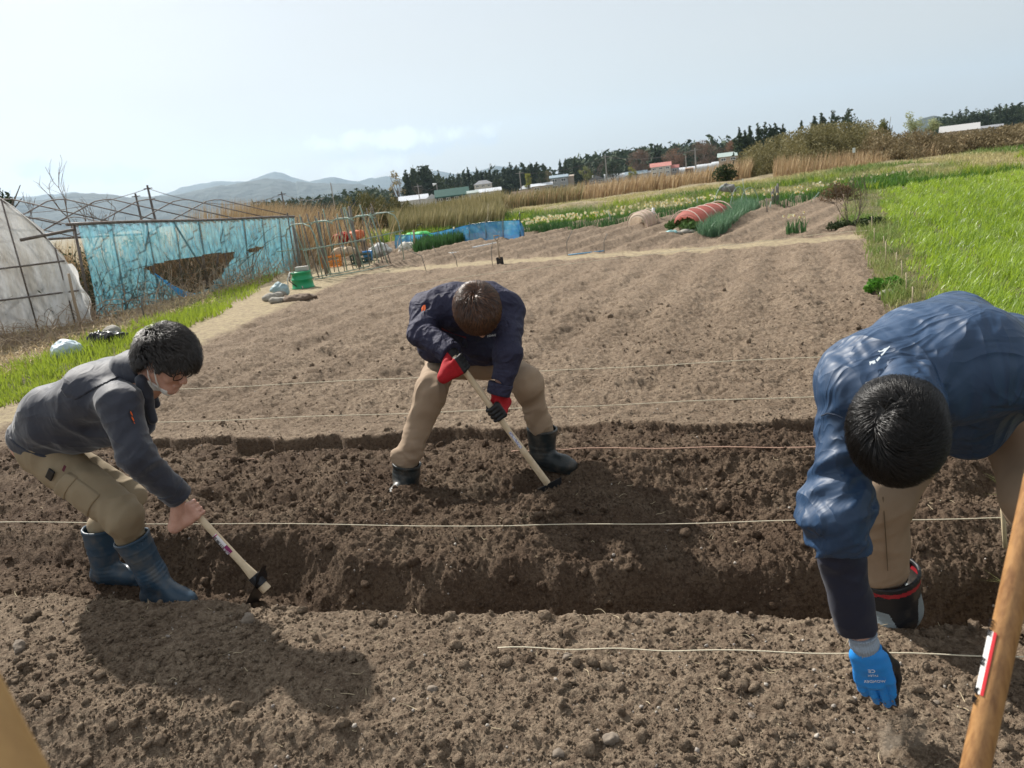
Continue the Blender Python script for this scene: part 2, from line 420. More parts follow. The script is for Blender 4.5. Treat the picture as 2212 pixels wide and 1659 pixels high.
    if n1.any():
        xs, ys = x[n1], y[n1]; c = crum[n1]; rr = r[n1]
        cl = fbm2(xs * 1.1, ys * 1.1, 90, 3)
        b = bumps2(xs + .02 * fbm2(xs * 22, ys * 22, 93, 2), ys, 0.085, 0.006, 0.030, 0.07, 5) * (0.5 + 0.5 * sstep(-0.3, 0.4, cl))
        b = np.maximum(b, bumps2(xs, ys, 0.042, 0.004, 0.016, 0.28, 6))
        near = rr < 9
        if near.any():
            b2 = np.zeros_like(b); b2[near] = np.maximum(bumps2(xs[near], ys[near], 0.022, 0.004, 0.011, 0.95, 7), bumps2(xs[near] + .4, ys[near], 0.013, 0.003, 0.0065, 0.95, 8)); b = b + 0.9 * b2
        f = 0.026 * fbm2(xs * 5, ys * 5, 91, 6, 0.68) + (0.013 + 0.010 * dug[n1]) * fbm2(xs * 34, ys * 34, 92, 4, 0.85)
        fw = sstep(4.6, 5.4, xs * NX + ys * NY)
        f += (0.008 + 0.020 * fw) * (0.5 - np.abs(fbm2(xs * 13, ys * 13, 96, 3, .6)) * 2) + fw * (0.036 * fbm2(xs * 3.7, ys * 3.7, 97, 5, .65) + .03 * (.5 - np.abs(fbm2(xs * 5.5, ys * 5.5, 94, 3, .6)) * 2) * sstep(6, 10, rr))
        z[n1] += c * (0.62 * b + f) * (1 - sstep(22, 28, rr))
    return z

_gx0, _gy0, _gs = -45.0, -3.0, 0.08
_gX, _gY = np.meshgrid(np.arange(_gx0, 62, _gs), np.arange(_gy0, 75, _gs), indexing='ij')
_gZ = ground_z(_gX, _gY, False)
def gz(x, y, fine=False):
    u = (x - _gx0) / _gs; v = (y - _gy0) / _gs; i = int(math.floor(u)); j = int(math.floor(v))
    if i < 0 or j < 0 or i >= _gZ.shape[0] - 1 or j >= _gZ.shape[1] - 1:
        return float(ground_z(np.array([float(x)]), np.array([float(y)]), False)[0])
    u -= i; v -= j
    return float((_gZ[i, j] * (1 - u) + _gZ[i + 1, j] * u) * (1 - v) + (_gZ[i, j + 1] * (1 - u) + _gZ[i + 1, j + 1] * u) * v)

az = np.concatenate([np.radians(np.arange(-180, -48, 3.0)), np.radians(np.arange(-48, 48, QANG)), np.radians(np.arange(48, 180.01, 3.0))])
rad = [0.02]
while rad[-1] < 6500:
    r_ = rad[-1]
    k = 1.5 if r_ < 0.6 else ((QRAD * .68 if r_ < 4.3 else QRAD) if r_ < 9 else (QRAD * 1.6 if r_ < 30 else (0.01 if r_ < 60 else 0.06)))
    rad.append(r_ * (1 + k))
rad = np.array(rad)
A, Rr = np.meshgrid(az, rad)
GXv = (np.sin(A) * Rr).ravel(); GYv = (np.cos(A) * Rr).ravel()
GZv = ground_z(GXv, GYv)
na, nr = len(az), len(rad)
idx = np.arange(nr * na).reshape(nr, na)
Fg = np.stack([idx[:-1, :-1], idx[:-1, 1:], idx[1:, 1:], idx[1:, :-1]], -1).reshape(-1, 4)[:, ::-1]
def soil_mask(x, y):
    dug, green, path, dry = zones(x, y); t_ = x * NX + y * NY
    nb_ = (1 - sstep(2.5, 2.6, t_)) * np.clip(0.02 + 0.55 * fbm2(x * 1.6, y * 1.6, 98, 4), 0.0, .8)
    fl = sstep(4.6, 5.2, t_) * (1 - sstep(5.0, 14.0, t_)) * 0.25 * sstep(-.1, .4, fbm2(x * 1.2, y * 1.2, 99, 4))
    return np.stack([np.clip(dug + nb_ + fl, 0, 1), green, path, dry], 1)
mask = soil_mask(GXv, GYv)

gm = bpy.data.materials.new('ground_soil_and_turf'); gm.use_nodes = True
n, l = gm.node_tree.nodes, gm.node_tree.links; n.clear()
out = n.new('ShaderNodeOutputMaterial'); p = n.new('ShaderNodeBsdfPrincipled'); p.inputs['Roughness'].default_value = 0.95
p.inputs['Specular IOR Level'].default_value = 0.15
at = n.new('ShaderNodeAttribute'); at.attribute_name = 'mask'; sep = n.new('ShaderNodeSeparateColor'); l.new(at.outputs['Color'], sep.inputs[0])
tc = n.new('ShaderNodeTexCoord')
def noise(sc, det=6, ro=0.6):
    q = n.new('ShaderNodeTexNoise'); q.inputs['Scale'].default_value = sc; q.inputs['Detail'].default_value = det; q.inputs['Roughness'].default_value = ro
    l.new(tc.outputs['Object'], q.inputs['Vector']); return q.outputs['Fac']
def rng(src, a, b, c=0, d=1):
    q = n.new('ShaderNodeMapRange'); q.inputs[1].default_value = a; q.inputs[2].default_value = b; q.inputs[3].default_value = c; q.inputs[4].default_value = d
    l.new(src, q.inputs[0]); return q.outputs[0]
def mixc(f, a, b):
    q = n.new('ShaderNodeMixRGB')
    for s_, i_ in ((a, 1), (b, 2)):
        if isinstance(s_, tuple): q.inputs[i_].default_value = (*s_, 1)
        else: l.new(s_, q.inputs[i_])
    if isinstance(f, float): q.inputs[0].default_value = f
    else: l.new(f, q.inputs[0])
    return q.outputs[0]
dryc = mixc(rng(noise(1.3, 5), 0.35, 0.7), (0.255, 0.195, 0.140), (0.335, 0.262, 0.190))
dryc = mixc(rng(noise(14, 6, 0.75), 0.50, 0.62), dryc, (0.150, 0.108, 0.076))
dryc = mixc(rng(noise(45, 5, 0.7), 0.42, 0.62), dryc, (0.160, 0.117, 0.083))
moist = mixc(rng(noise(3.0, 6, 0.65), 0.42, 0.62), (0.112, 0.076, 0.052), (0.190, 0.138, 0.096))
moist = mixc(rng(noise(1.7, 5), 0.55, 0.68), moist, (0.205, 0.155, 0.110))
moist = mixc(rng(noise(110, 3, 0.7), 0.56, 0.66), moist, (0.19, 0.14, 0.10))
moist = mixc(rng(noise(60, 4, 0.7), 0.45, 0.65), moist, (0.075, 0.050, 0.035))
c = mixc(sep.outputs[0], dryc, moist)
pth = mixc(rng(noise(9, 6, 0.7), 0.38, 0.62), (0.43, 0.355, 0.225), (0.27, 0.215, 0.150))
c = mixc(sep.outputs[2], c, pth)
grs = mixc(rng(noise(5.0, 7, 0.75), 0.40, 0.60), (0.060, 0.085, 0.024), (0.175, 0.145, 0.082))
c = mixc(sep.outputs[1], c, grs)
dg = mixc(rng(noise(1.4, 6, 0.7), 0.4, 0.6), (0.30, 0.25, 0.155), (0.17, 0.14, 0.085))
c = mixc(at.outputs['Alpha'], c, dg)
l.new(c, p.inputs['Base Color'])
bp = n.new('ShaderNodeBump'); bp.inputs['Strength'].default_value = 0.9; bp.inputs['Distance'].default_value = 0.012
bn = n.new('ShaderNodeMath'); bn.operation = 'ADD'; l.new(noise(160, 4, 0.75), bn.inputs[0]); l.new(noise(55, 5, 0.7), bn.inputs[1])
l.new(bn.outputs[0], bp.inputs['Height'])
bp2 = n.new('ShaderNodeBump'); bp2.inputs['Strength'].default_value = 0.8; bp2.inputs['Distance'].default_value = 0.05; l.new(noise(11, 5, 0.7), bp2.inputs['Height']); l.new(bp.outputs[0], bp2.inputs['Normal']); l.new(bp2.outputs[0], p.inputs['Normal'])
l.new(p.outputs[0], out.inputs['Surface'])
gr = np_mesh('ground', np.stack([GXv, GYv, GZv], 1), Fg, gm, smooth=True, attrs={'mask': mask})
tag(gr, kind='structure')
del A, Rr

# ---- loose clods lying on the soil
def ico_lumps(n_kinds=6):
    res = []
    t = (1 + 5 ** .5) / 2
    v0 = np.array([(-1, t, 0), (1, t, 0), (-1, -t, 0), (1, -t, 0), (0, -1, t), (0, 1, t), (0, -1, -t), (0, 1, -t), (t, 0, -1), (t, 0, 1), (-t, 0, -1), (-t, 0, 1)], float)
    v0 /= np.linalg.norm(v0[0])
    f0 = [(0, 11, 5), (0, 5, 1), (0, 1, 7), (0, 7, 10), (0, 10, 11), (1, 5, 9), (5, 11, 4), (11, 10, 2), (10, 7, 6), (7, 1, 8), (3, 9, 4), (3, 4, 2), (3, 2, 6), (3, 6, 8), (3, 8, 9), (4, 9, 5), (2, 4, 11), (6, 2, 10), (8, 6, 7), (9, 8, 1)]
    vs = [tuple(v) for v in v0]; cache = {}; f1 = []
    def mp(a, b):
        k = (min(a, b), max(a, b))
        if k not in cache:
            m = (np.array(vs[a]) + np.array(vs[b])); m /= np.linalg.norm(m); vs.append(tuple(m)); cache[k] = len(vs) - 1
        return cache[k]
    for a, b, c in f0:
        ab, bc, ca = mp(a, b), mp(b, c), mp(c, a); f1 += [(a, ab, ca), (b, bc, ab), (c, ca, bc), (ab, bc, ca)]
    V = np.array(vs); Fa = np.array(f1)
    for k in range(n_kinds):
        d = 1 + 0.75 * fbm3(V * 1.9 + k * 7.3, 200 + k, 3)
        res.append((V * d[:, None] * np.array([1, 0.85 + 0.1 * (k % 3), 0.72]), Fa))
    return res
LUMPS = ico_lumps(); LUMPS_LOW = [(V[:12] * np.array([1.05, 1, .95]), None) for V, Fa in LUMPS]
_f0 = np.array([(0, 11, 5), (0, 5, 1), (0, 1, 7), (0, 7, 10), (0, 10, 11), (1, 5, 9), (5, 11, 4), (11, 10, 2), (10, 7, 6), (7, 1, 8), (3, 9, 4), (3, 4, 2), (3, 2, 6), (3, 6, 8), (3, 8, 9), (4, 9, 5), (2, 4, 11), (6, 2, 10), (8, 6, 7), (9, 8, 1)])
LUMPS_LOW = [(V, _f0) for V, _ in LUMPS_LOW]
def scatter_lumps(name, P, S, matl, tint=None, mask=False, low=False, **kw):
    """P (N,3) centres, S (N,) radii"""
    LK = LUMPS
    if low: LK = LUMPS_LOW
    N = len(P); Vs = []; Fs = []; off = 0; T = []
    kind = RNG.integers(0, len(LK), N)
    for k in range(len(LK)):
        sel = np.where(kind == k)[0]
        if not len(sel): continue
        V, Fa = LK[k]
        # random rotation about random axis
        q = RNG.normal(size=(len(sel), 4)); q /= np.linalg.norm(q, axis=1)[:, None]
        w, x, y, z = q.T
        R = np.stack([1 - 2 * (y * y + z * z), 2 * (x * y - z * w), 2 * (x * z + y * w), 2 * (x * y + z * w), 1 - 2 * (x * x + z * z), 2 * (y * z - x * w), 2 * (x * z - y * w), 2 * (y * z + x * w), 1 - 2 * (x * x + y * y)], 1).reshape(-1, 3, 3)
        W = np.einsum('nij,vj->nvi', R, V) * S[sel][:, None, None] + P[sel][:, None, :]
        Vs.append(W.reshape(-1, 3)); Fs.append((Fa[None] + (np.arange(len(sel)) * len(V))[:, None, None] + off).reshape(-1, 3)); off += len(sel) * len(V)
        if tint is not None: T.append(np.repeat(tint[sel], len(V)))
    if mask:
        W = np.concatenate(Vs); return np_mesh(name, W, np.concatenate(Fs), matl, smooth=False, attrs={'mask': np.concatenate([soil_mask(v[:, :, 0].ravel(), v[:, :, 1].ravel()) for v in [W.reshape(1, -1, 3)]])}, **kw)
    return np_mesh(name, np.concatenate(Vs), np.concatenate(Fs), matl, smooth=False, attrs={'tint': np.concatenate(T)} if tint is not None else None, **kw)
NC = int(150000 * QN)
rr = 1.3 * (10.0 / 1.3) ** RNG.random(NC) ; aa = np.radians(RNG.uniform(-46, 46, NC))
cx, cy = rr * np.sin(aa), rr * np.cos(aa)
dg_, gr_, pa_, dr_ = zones(cx, cy)
ct = cx * NX + cy * NY
dens = 0.35 + 0.65 * sstep(-0.2, 0.5, fbm2(cx * 1.5, cy * 1.5, 95, 3))
keep = (gr_ < 0.3) & (pa_ < 0.4) & (RNG.random(NC) < dens * np.where(dg_ > .5, 1.0, np.where(ct < 2.7, 0.9, 0.3))) & ~((ct > 4.9) & (RNG.random(NC) < .0))
cx, cy, dgk = cx[keep], cy[keep], dg_[keep]
S = (0.0018 + 0.0042 * RNG.random(len(cx)) ** 2.2 + 0.016 * RNG.random(len(cx)) ** 40) * (1 + 0.12 * np.hypot(cx, cy))
cz = ground_z(cx, cy) + S * 0.35
big_ = (S > .0085) & ((ct[keep] < 4.8) | (RNG.random(len(S)) < .25)); S = np.where((S > .0085) & ~big_, S * .45, S)
tag(scatter_lumps('soil_clods', np.stack([cx, cy, cz], 1)[big_], S[big_], gm, None, mask=True), kind='stuff')
tag(scatter_lumps('soil_crumbs', np.stack([cx, cy, cz], 1)[~big_], S[~big_], gm, None, mask=True, low=True), kind='stuff')
# small pale gravel
NP_ = int(1500 * QN)
rr = 1.3 * (8.0 / 1.3) ** RNG.random(NP_); aa = np.radians(RNG.uniform(-44, 44, NP_)); cx, cy = rr * np.sin(aa), rr * np.cos(aa)
dg_, gr_, pa_, dr_ = zones(cx, cy); k = (gr_ < 0.3); cx, cy = cx[k], cy[k]
S = 0.0022 + 0.006 * RNG.random(len(cx)) ** 4
tag(scatter_lumps('gravel', np.stack([cx, cy, ground_z(cx, cy) + S * .5], 1), S, mat('pale_gravel', (0.42, 0.38, 0.33), 0.8, col2=(0.22, 0.19, 0.17), attr='tint'), RNG.random(len(cx))), kind='stuff')
# straw and root bits
NSb = int(620 * QN)
rr = 1.35 * (9.0 / 1.35) ** RNG.random(NSb); aa = np.radians(RNG.uniform(-44, 44, NSb)); cx, cy = rr * np.sin(aa), rr * np.cos(aa)
dg_, gr_, pa_, dr_ = zones(cx, cy); k = (gr_ < 0.4); cx, cy = cx[k], cy[k]
mb = MB()
zz = ground_z(cx, cy)
for i in range(len(cx)):
    L = random.uniform(0.015, 0.06) * (1 + .9 * (random.random() < .12)); a = random.uniform(0, math.pi); cu = random.uniform(-.8, .8); pts = []; x0, y0 = cx[i], cy[i]
    for j in range(5):
        pts.append((x0, y0, zz[i] + 0.006 + 0.004 * math.sin(j * 1.3 + i))); x0 += L / 4 * math.cos(a); y0 += L / 4 * math.sin(a); a += cu * .5
    mb.tube(pts, [0.0011, 0.0013, 0.0012, 0.001, 0.0006], 4)
tag(mb.build('straw_bits', mat('straw', (0.46, 0.38, 0.25), 0.8)), kind='stuff')
# ================================================================== IMPLICIT BODIES (smooth unions of tapered limbs, meshed with surface nets)
def nv(v): v = np.asarray(v, float); return v / (np.linalg.norm(v) + 1e-12)
def rc(a, b, ra, rb=None, k=0.03, sub=False, cut=None):
    a = np.asarray(a, float); b = np.asarray(b, float); rb = ra if rb is None else rb
    ab = b - a; L2 = float(ab @ ab) + 1e-12
    def f(p):
        h = np.clip(((p - a) @ ab) / L2, 0, 1)
        d = np.linalg.norm(p - a - h[..., None] * ab, axis=-1) - (ra + (rb - ra) * h)
        if cut is not None: d = np.maximum(d, (p - cut[0]) @ cut[1])
        return d
    return dict(f=f, c=(a + b) / 2, r=math.sqrt(L2) / 2 + max(ra, rb), k=k, sub=sub)
def el(c, rad, R=None, k=0.03, sub=False):
    c = np.asarray(c, float); rad = np.asarray(rad, float); R = np.eye(3) if R is None else np.asarray(R, float)   # columns of R = axes
    def f(p):
        q = (p - c) @ R; k0 = np.linalg.norm(q / rad, axis=-1); k1 = np.linalg.norm(q / rad ** 2, axis=-1) + 1e-9
        return k0 * (k0 - 1) / k1
    return dict(f=f, c=c, r=float(rad.max()), k=k, sub=sub)
def bxp(c, half, R=None, rnd=0.01, k=0.01, sub=False):
    c = np.asarray(c, float); half = np.asarray(half, float) - rnd; R = np.eye(3) if R is None else np.asarray(R, float)
    def f(p):
        q = np.abs((p - c) @ R) - half
        return np.linalg.norm(np.maximum(q, 0), axis=-1) + np.minimum(q.max(-1), 0) - rnd
    return dict(f=f, c=c, r=float(np.linalg.norm(half + rnd)), k=k, sub=sub)
def xf(prims, Mx, off):
    """the same solids moved: local frame axes in the columns of Mx, origin off"""
    out_ = []
    for q in prims:
        g = q['f']
        out_.append(dict(f=(lambda p, g=g: g((p - off) @ Mx)), c=Mx @ q['c'] + off, r=q['r'], k=q['k'], sub=q['sub']))
    return out_
def sdf_eval(prims, p):
    d = np.full(p.shape[:-1], 1e3)
    for q in prims:
        e = q['f'](p); k = q['k']
        if q['sub']:
            e = -e; h = np.maximum(k - np.abs(d - e), 0) / k; d = np.maximum(d, e) + h * h * k * 0.25
        else:
            h = np.maximum(k - np.abs(d - e), 0) / k; d = np.minimum(d, e) - h * h * k * 0.25
    return d
def sdf_mesh(prims, res, disp=None, cuts=None, marg=0.03):
    Bn = 14
    pos = [q for q in prims if not q['sub']]
    lo = np.min([q['c'] - q['r'] for q in pos], 0) - 0.03; hi = np.max([q['c'] + q['r'] for q in pos], 0) + 0.03
    nb = np.ceil((hi - lo) / (res * Bn)).astype(int)
    bi = np.stack(np.meshgrid(*[np.arange(n_) for n_ in nb], indexing='ij'), -1).reshape(-1, 3)
    cen = lo + (bi + 0.5) * Bn * res
    d0 = sdf_eval(prims, cen)
    if cuts:
        for c_, n_ in cuts: d0 = np.maximum(d0, (cen - c_) @ n_)
    act = bi[np.abs(d0) < 0.87 * Bn * res * 1.25 + marg]
    DIM = (nb * Bn + 2).astype(np.int64)
    g = np.stack(np.meshgrid(*[np.arange(Bn + 1)] * 3, indexing='ij'), -1)
    cid = lambda c: (c[..., 0] * DIM[1] + c[..., 1]) * DIM[2] + c[..., 2]
    VI, VP, Q = [], [], []
    corners = np.array([(i, j, k) for i in (0, 1) for j in (0, 1) for k in (0, 1)])
    edges = [(a, b) for a in range(8) for b in range(a + 1, 8) if np.abs(corners[a] - corners[b]).sum() == 1]
    rad = 0.87 * Bn * res
    for b in act:
        base = b * Bn; p = lo + (base + g) * res; cc = lo + (base + Bn / 2) * res
        near = [q for q in prims if np.linalg.norm(q['c'] - cc) < q['r'] + rad + q['k'] + 0.02]
        if not near: continue
        v = sdf_eval(near, p)
        if cuts:
            for c_, n_ in cuts: v = np.maximum(v, (p - c_) @ n_)
        if disp is not None:
            m_ = np.abs(v) < 0.05
            if m_.any():
                w = np.zeros_like(v); w[m_] = disp(p[m_]); v = v + w
        s = v < 0
        if s.all() or not s.any(): continue
        sub = np.stack([s[i:i + Bn, j:j + Bn, k:k + Bn] for i, j, k in corners], -1)
        mix = sub.any(-1) & ~sub.all(-1); ii = np.argwhere(mix)
        if len(ii):
            cv = np.stack([v[ii[:, 0] + i, ii[:, 1] + j, ii[:, 2] + k] for i, j, k in corners], -1)
            acc = np.zeros((len(ii), 3)); n_ = np.zeros(len(ii))
            for a, c in edges:
                va, vb = cv[:, a], cv[:, c]; x = (va < 0) != (vb < 0); t = np.where(x, va / (va - vb + 1e-20), 0)
                acc += np.where(x[:, None], corners[a] + t[:, None] * (corners[c] - corners[a]), 0); n_ += x
            VP.append(lo + (base + ii + acc / n_[:, None]) * res); VI.append(cid(base + ii))
        for ax in range(3):
            o = [0, 0, 0]; o[ax] = 1
            s0 = s[:Bn, :Bn, :Bn]; s1 = s[o[0]:Bn + o[0], o[1]:Bn + o[1], o[2]:Bn + o[2]]
            e = np.argwhere(s0 != s1)
            if not len(e): continue
            u, w = (ax + 1) % 3, (ax + 2) % 3
            du = np.zeros(3, int); du[u] = 1; dw = np.zeros(3, int); dw[w] = 1
            E_ = base + e; quad = np.stack([cid(E_), cid(E_ - du), cid(E_ - du - dw), cid(E_ - dw)], -1)
            flip = s0[e[:, 0], e[:, 1], e[:, 2]]
            quad[~flip] = quad[~flip][:, ::-1]
            Q.append(quad)
    if not VI:
        print('EMPTY SDF'); return np.array([[0,0,0],[0,0,.001],[0,.001,0],[0,.001,.001]],float) + pos[0]['c'], np.array([[0,1,3,2]])
    VI = np.concatenate(VI); VP = np.concatenate(VP); Q = np.concatenate(Q)
    o = np.argsort(VI); VI = VI[o]; VP = VP[o]
    ix = np.searchsorted(VI, Q); ix = np.minimum(ix, len(VI) - 1); ok = (VI[ix] == Q).all(1)
    return VP, ix[ok][:, ::-1]
def sdf_obj(name, prims, res, matl, parent=None, disp=None, cuts=None, attrfn=None, mifn=None):
    V, Fq = sdf_mesh(prims, res, disp, cuts)
    at = attrfn(V) if attrfn else None
    mi = mifn(V[Fq].mean(1)) if mifn else None
    return np_mesh(name, V, Fq, matl, parent, smooth=True, attrs=at, mi=mi)
def frame(fwd, up):
    """columns: right, forward, up"""
    f = nv(fwd); r = nv(np.cross(f, up)); u = np.cross(r, f); return np.stack([r, f, u], 1)
def ridge(p, sc, s, o=3):
    return 1 - np.abs(fbm3(p * sc, s, o)) * 2.2
def cloth(seed, amp, sc=7.0, joints=(), crinkle=0.0, dirv=None):
    """fold field: broad soft folds, optional sharp crinkles, bunching rings round joints (pos, axis, radius, wavelength, amplitude)"""
    def f(p):
        q = p
        if dirv is not None:
            d_ = nv(dirv); q = p - 0.62 * (p @ d_)[..., None] * d_
        w = 0.25 * np.stack([vn3(p * 6 + 3, seed), vn3(p * 6 + 9, seed + 1), vn3(p * 6 + 15, seed + 2)], -1) / 6 * 3
        r = -amp * (ridge(q + w, sc, seed + 5, 2) - 0.4)
        if crinkle:
            r = r - crinkle * (np.clip(ridge(q + w, sc * 2.1, seed + 9, 2), -1, 1) ** 3 - 0.2) - crinkle * .5 * (ridge(q - w, sc * 4.3, seed + 19, 1) - .4)
        for c_, a_, R_, wl_, am_ in joints:
            a_ = nv(a_); d = p - np.asarray(c_); h = d @ a_; rr_ = np.linalg.norm(d, axis=-1)
            tr = d - h[..., None] * a_
            q2 = tr * (0.26 / wl_) + a_ * ((h + 0.35 * tr[..., 0] - 0.25 * tr[..., 1] + 0.02 * vn3(p * 8, seed + 31)) * 0.75 / wl_)[..., None]
            r = r - am_ * np.exp(-(rr_ / R_) ** 2) * (1.0 - 2.6 * np.abs(fbm3(q2, seed + 37, 2)) - 0.45)
        return r
    return f

# ------------------------------------------------------------------ head, in its own frame: x = the person's right, y = forward, z = up
def head_prims(neck=0.16):
    P = [el((0, -0.012, 0.03), (0.077, 0.096, 0.087), k=0.02),
         rc((0, 0.030, -0.02), (0, 0.040, -0.085), 0.060, 0.040, 0.03),
         rc((0, 0.064, -0.100), (0, 0.066, -0.104), 0.019, 0.018, 0.02)]
    for s in (-1, 1):
        P += [rc((s * 0.052, -0.002, -0.055), (s * 0.020, 0.056, -0.102), 0.020, 0.017, 0.02),
              el((s * 0.038, 0.056, -0.036), (0.024, 0.024, 0.022), k=0.02),
              rc((s * 0.014, 0.080, 0.022), (s * 0.050, 0.066, 0.020), 0.012, 0.010, 0.012)]
    P += [el((s * 0.032, 0.096, -0.001), (0.019, 0.016, 0.012), k=0.012, sub=True) for s in (-1, 1)]
    P += [el((s * 0.032, 0.0745, -0.001), (0.0145, 0.012, 0.0125), k=0.004) for s in (-1, 1)]
    P += [rc((0, 0.083, 0.006), (0, 0.106, -0.034), 0.009, 0.0125, 0.010)]
    P += [el((s * 0.012, 0.098, -0.038), (0.008, 0.010, 0.008), k=0.006) for s in (-1, 1)]
    P += [rc((-0.019, 0.083, -0.069), (0.019, 0.083, -0.069), 0.0065, 0.0065, 0.006), rc((-0.016, 0.081, -0.0785), (0.016, 0.081, -0.0785), 0.007, 0.007, 0.006)]
    for s in (-1, 1):
        P += [el((s * 0.081, -0.012, -0.008), (0.008, 0.019, 0.031), k=0.006), el((s * 0.090, -0.006, -0.004), (0.006, 0.010, 0.017), k=0.004, sub=True)]
    P += [rc((0, -0.030, -0.05), (0, -0.060, -0.05 - neck * 0.8), 0.056, 0.060, 0.03)]
    return P
def hair_prims(vol=0.0):
    return [el((0, -0.015, 0.036), (0.090 + vol, 0.108 + vol, 0.098 + vol), k=0.02), el((0, -0.062, -0.02), (0.070, 0.050, 0.058), k=0.04)]
def hair_strands(fr, org, n, matl, parent, seed, whorl=(0.0, -0.05, 0.13), length=0.06, vol=0.0, rise=0.5, wd=0.0026, line=None, fringe=0.0, swirl=0.75):
    """thousands of thin tapering locks that leave the crown and lie over the skull"""
    rng = np.random.default_rng(seed)
    hp = hair_prims(vol)
    u = rng.normal(size=(n * 3, 3)); u /= np.linalg.norm(u, axis=1)[:, None]
    p = np.array([0, -0.015, 0.036]) + u * np.array([0.09 + vol, 0.108 + vol, 0.098 + vol]) * 0.97
    low = rng.random(len(p)) < 0.18
    p[low] = np.array([0, -0.062, -0.02]) + u[low] * np.array([0.07, 0.05, 0.058]) * 0.98
    ok = line(p) & (sdf_eval(hp, p) > -0.012)
    p = p[ok][:n]; n = len(p)
    wh = np.asarray(whorl)
    p = p[line(p - np.array([0, 0, 0.012 + 0.25 * length]))] if False else p; n = len(p)
    segs = 6; L = length * rng.uniform(0.6, 1.25, n); wig = rng.normal(0, 0.35, (n, 3))
    pts = [p.copy()]; cur = p.copy()
    clump = (np.stack([vn3(p * 17, seed), vn3(p * 17 + 31, seed + 1), vn3(p * 17 + 77, seed + 2)], -1) * 2 - 1) * 1.5 + (np.stack([vn3(p * 55, seed + 5), vn3(p * 55 + 31, seed + 6), vn3(p * 55 + 77, seed + 7)], -1) * 2 - 1) * .6
    def grad(q):
        e = 1e-3; return nvv(np.stack([sdf_eval(hp, q + np.eye(3)[i] * e) - sdf_eval(hp, q - np.eye(3)[i] * e) for i in range(3)], -1))
    def nvv(a): return a / (np.linalg.norm(a, axis=-1, keepdims=True) + 1e-9)
    Ns = []
    for k in range(segs):
        g = grad(cur); Ns.append(g)
        fl = cur - wh; fl = nvv(fl) + np.array([0, 0.25, -0.45]) * min(1, k / 3 + .2) + 0.75 * clump + 0.22 * wig
        fl = fl + swirl * np.cross(g, nvv(fl)) * (1 - k / segs * .6)
        fl = fl - (fl * g).sum(-1, keepdims=True) * g; fl = nvv(fl)
        d = sdf_eval(hp, cur)
        cur = cur + fl * (L / segs)[:, None] + g * (rise * (0.0035 + 0.003 * rng.random(n)) - 0.35 * np.maximum(d - 0.008, 0))[:, None]
        pts.append(cur.copy())
    Ns.append(grad(cur))
    # trim locks that would hang below the hair line
    for k in range(1, segs + 1):
        bad = ~line(pts[k] - np.array([0, 0, -0.014])); pts[k][bad] = pts[k - 1][bad] + (pts[k][bad] - pts[k - 1][bad]) * 0.08
    wds = [1.0, 1.15, 1.1, 0.95, 0.75, 0.45, 0.08]
    V = []; 
    w0 = wd * rng.uniform(0.5, 1.3, n)
    for k in range(segs + 1):
        t_ = nvv(pts[min(k + 1, segs)] - pts[max(k - 1, 0)]); sd_ = nvv(np.cross(t_, Ns[k]))
        V.append(pts[k] - sd_ * (w0 * wds[k] / 2)[:, None]); V.append(pts[k] + Ns[k] * 0.0006); V.append(pts[k] + sd_ * (w0 * wds[k] / 2)[:, None])
    V = np.stack(V, 1); m = V.shape[1]; Fs = []
    for k in range(segs):
        a = 3 * k
        Fs += [(a, a + 1, a + 4, a + 3), (a + 1, a + 2, a + 5, a + 4)]
    Fs = (np.array(Fs)[None] + (np.arange(n) * m)[:, None, None]).reshape(-1, 4)
    V = V.reshape(-1, 3) @ fr.T + org
    return V, Fs
def make_hair(fr, org, matl, parent, seed, line, disp_amp=0.006, **kw):
    vol = kw.get('vol', 0.0)
    hp = xf(hair_prims(vol), fr, org)
    def disp(p):
        q = (p - org) @ fr
        lift = np.where(line(q), 0.0, 0.03)
        wh = q - np.asarray(kw.get('whorl', (0, -0.05, 0.13))); an = np.arctan2(wh[..., 1], wh[..., 0]); rr_ = np.linalg.norm(wh, axis=-1)
        st = np.stack([np.cos(an) * 9, np.sin(an) * 9, rr_ * 10], -1)
        return 0.006 + lift - disp_amp * fbm3(st * 1.2, seed, 3) - disp_amp * .7 * fbm3(q * 40, seed + 4, 2) - disp_amp * 1.1 * ridge(q, 22, seed + 6, 1)
    V1, F1 = sdf_mesh(hp, 0.004, disp)
    V2, F2 = hair_strands(fr, org, kw.pop('n', 5000), matl, parent, seed, line=line, **kw)
    rg = np.random.default_rng(seed + 9); m_ = 21; tn = np.concatenate([np.full(len(V1), .18), np.repeat(np.clip(rg.random(len(V2) // m_) ** 1.6 , 0, 1), m_)])
    return np_mesh('hair', np.concatenate([V1, V2]), [np.concatenate([F1, F2 + len(V1)])], matl, parent, smooth=True, attrs={'tint': tn})
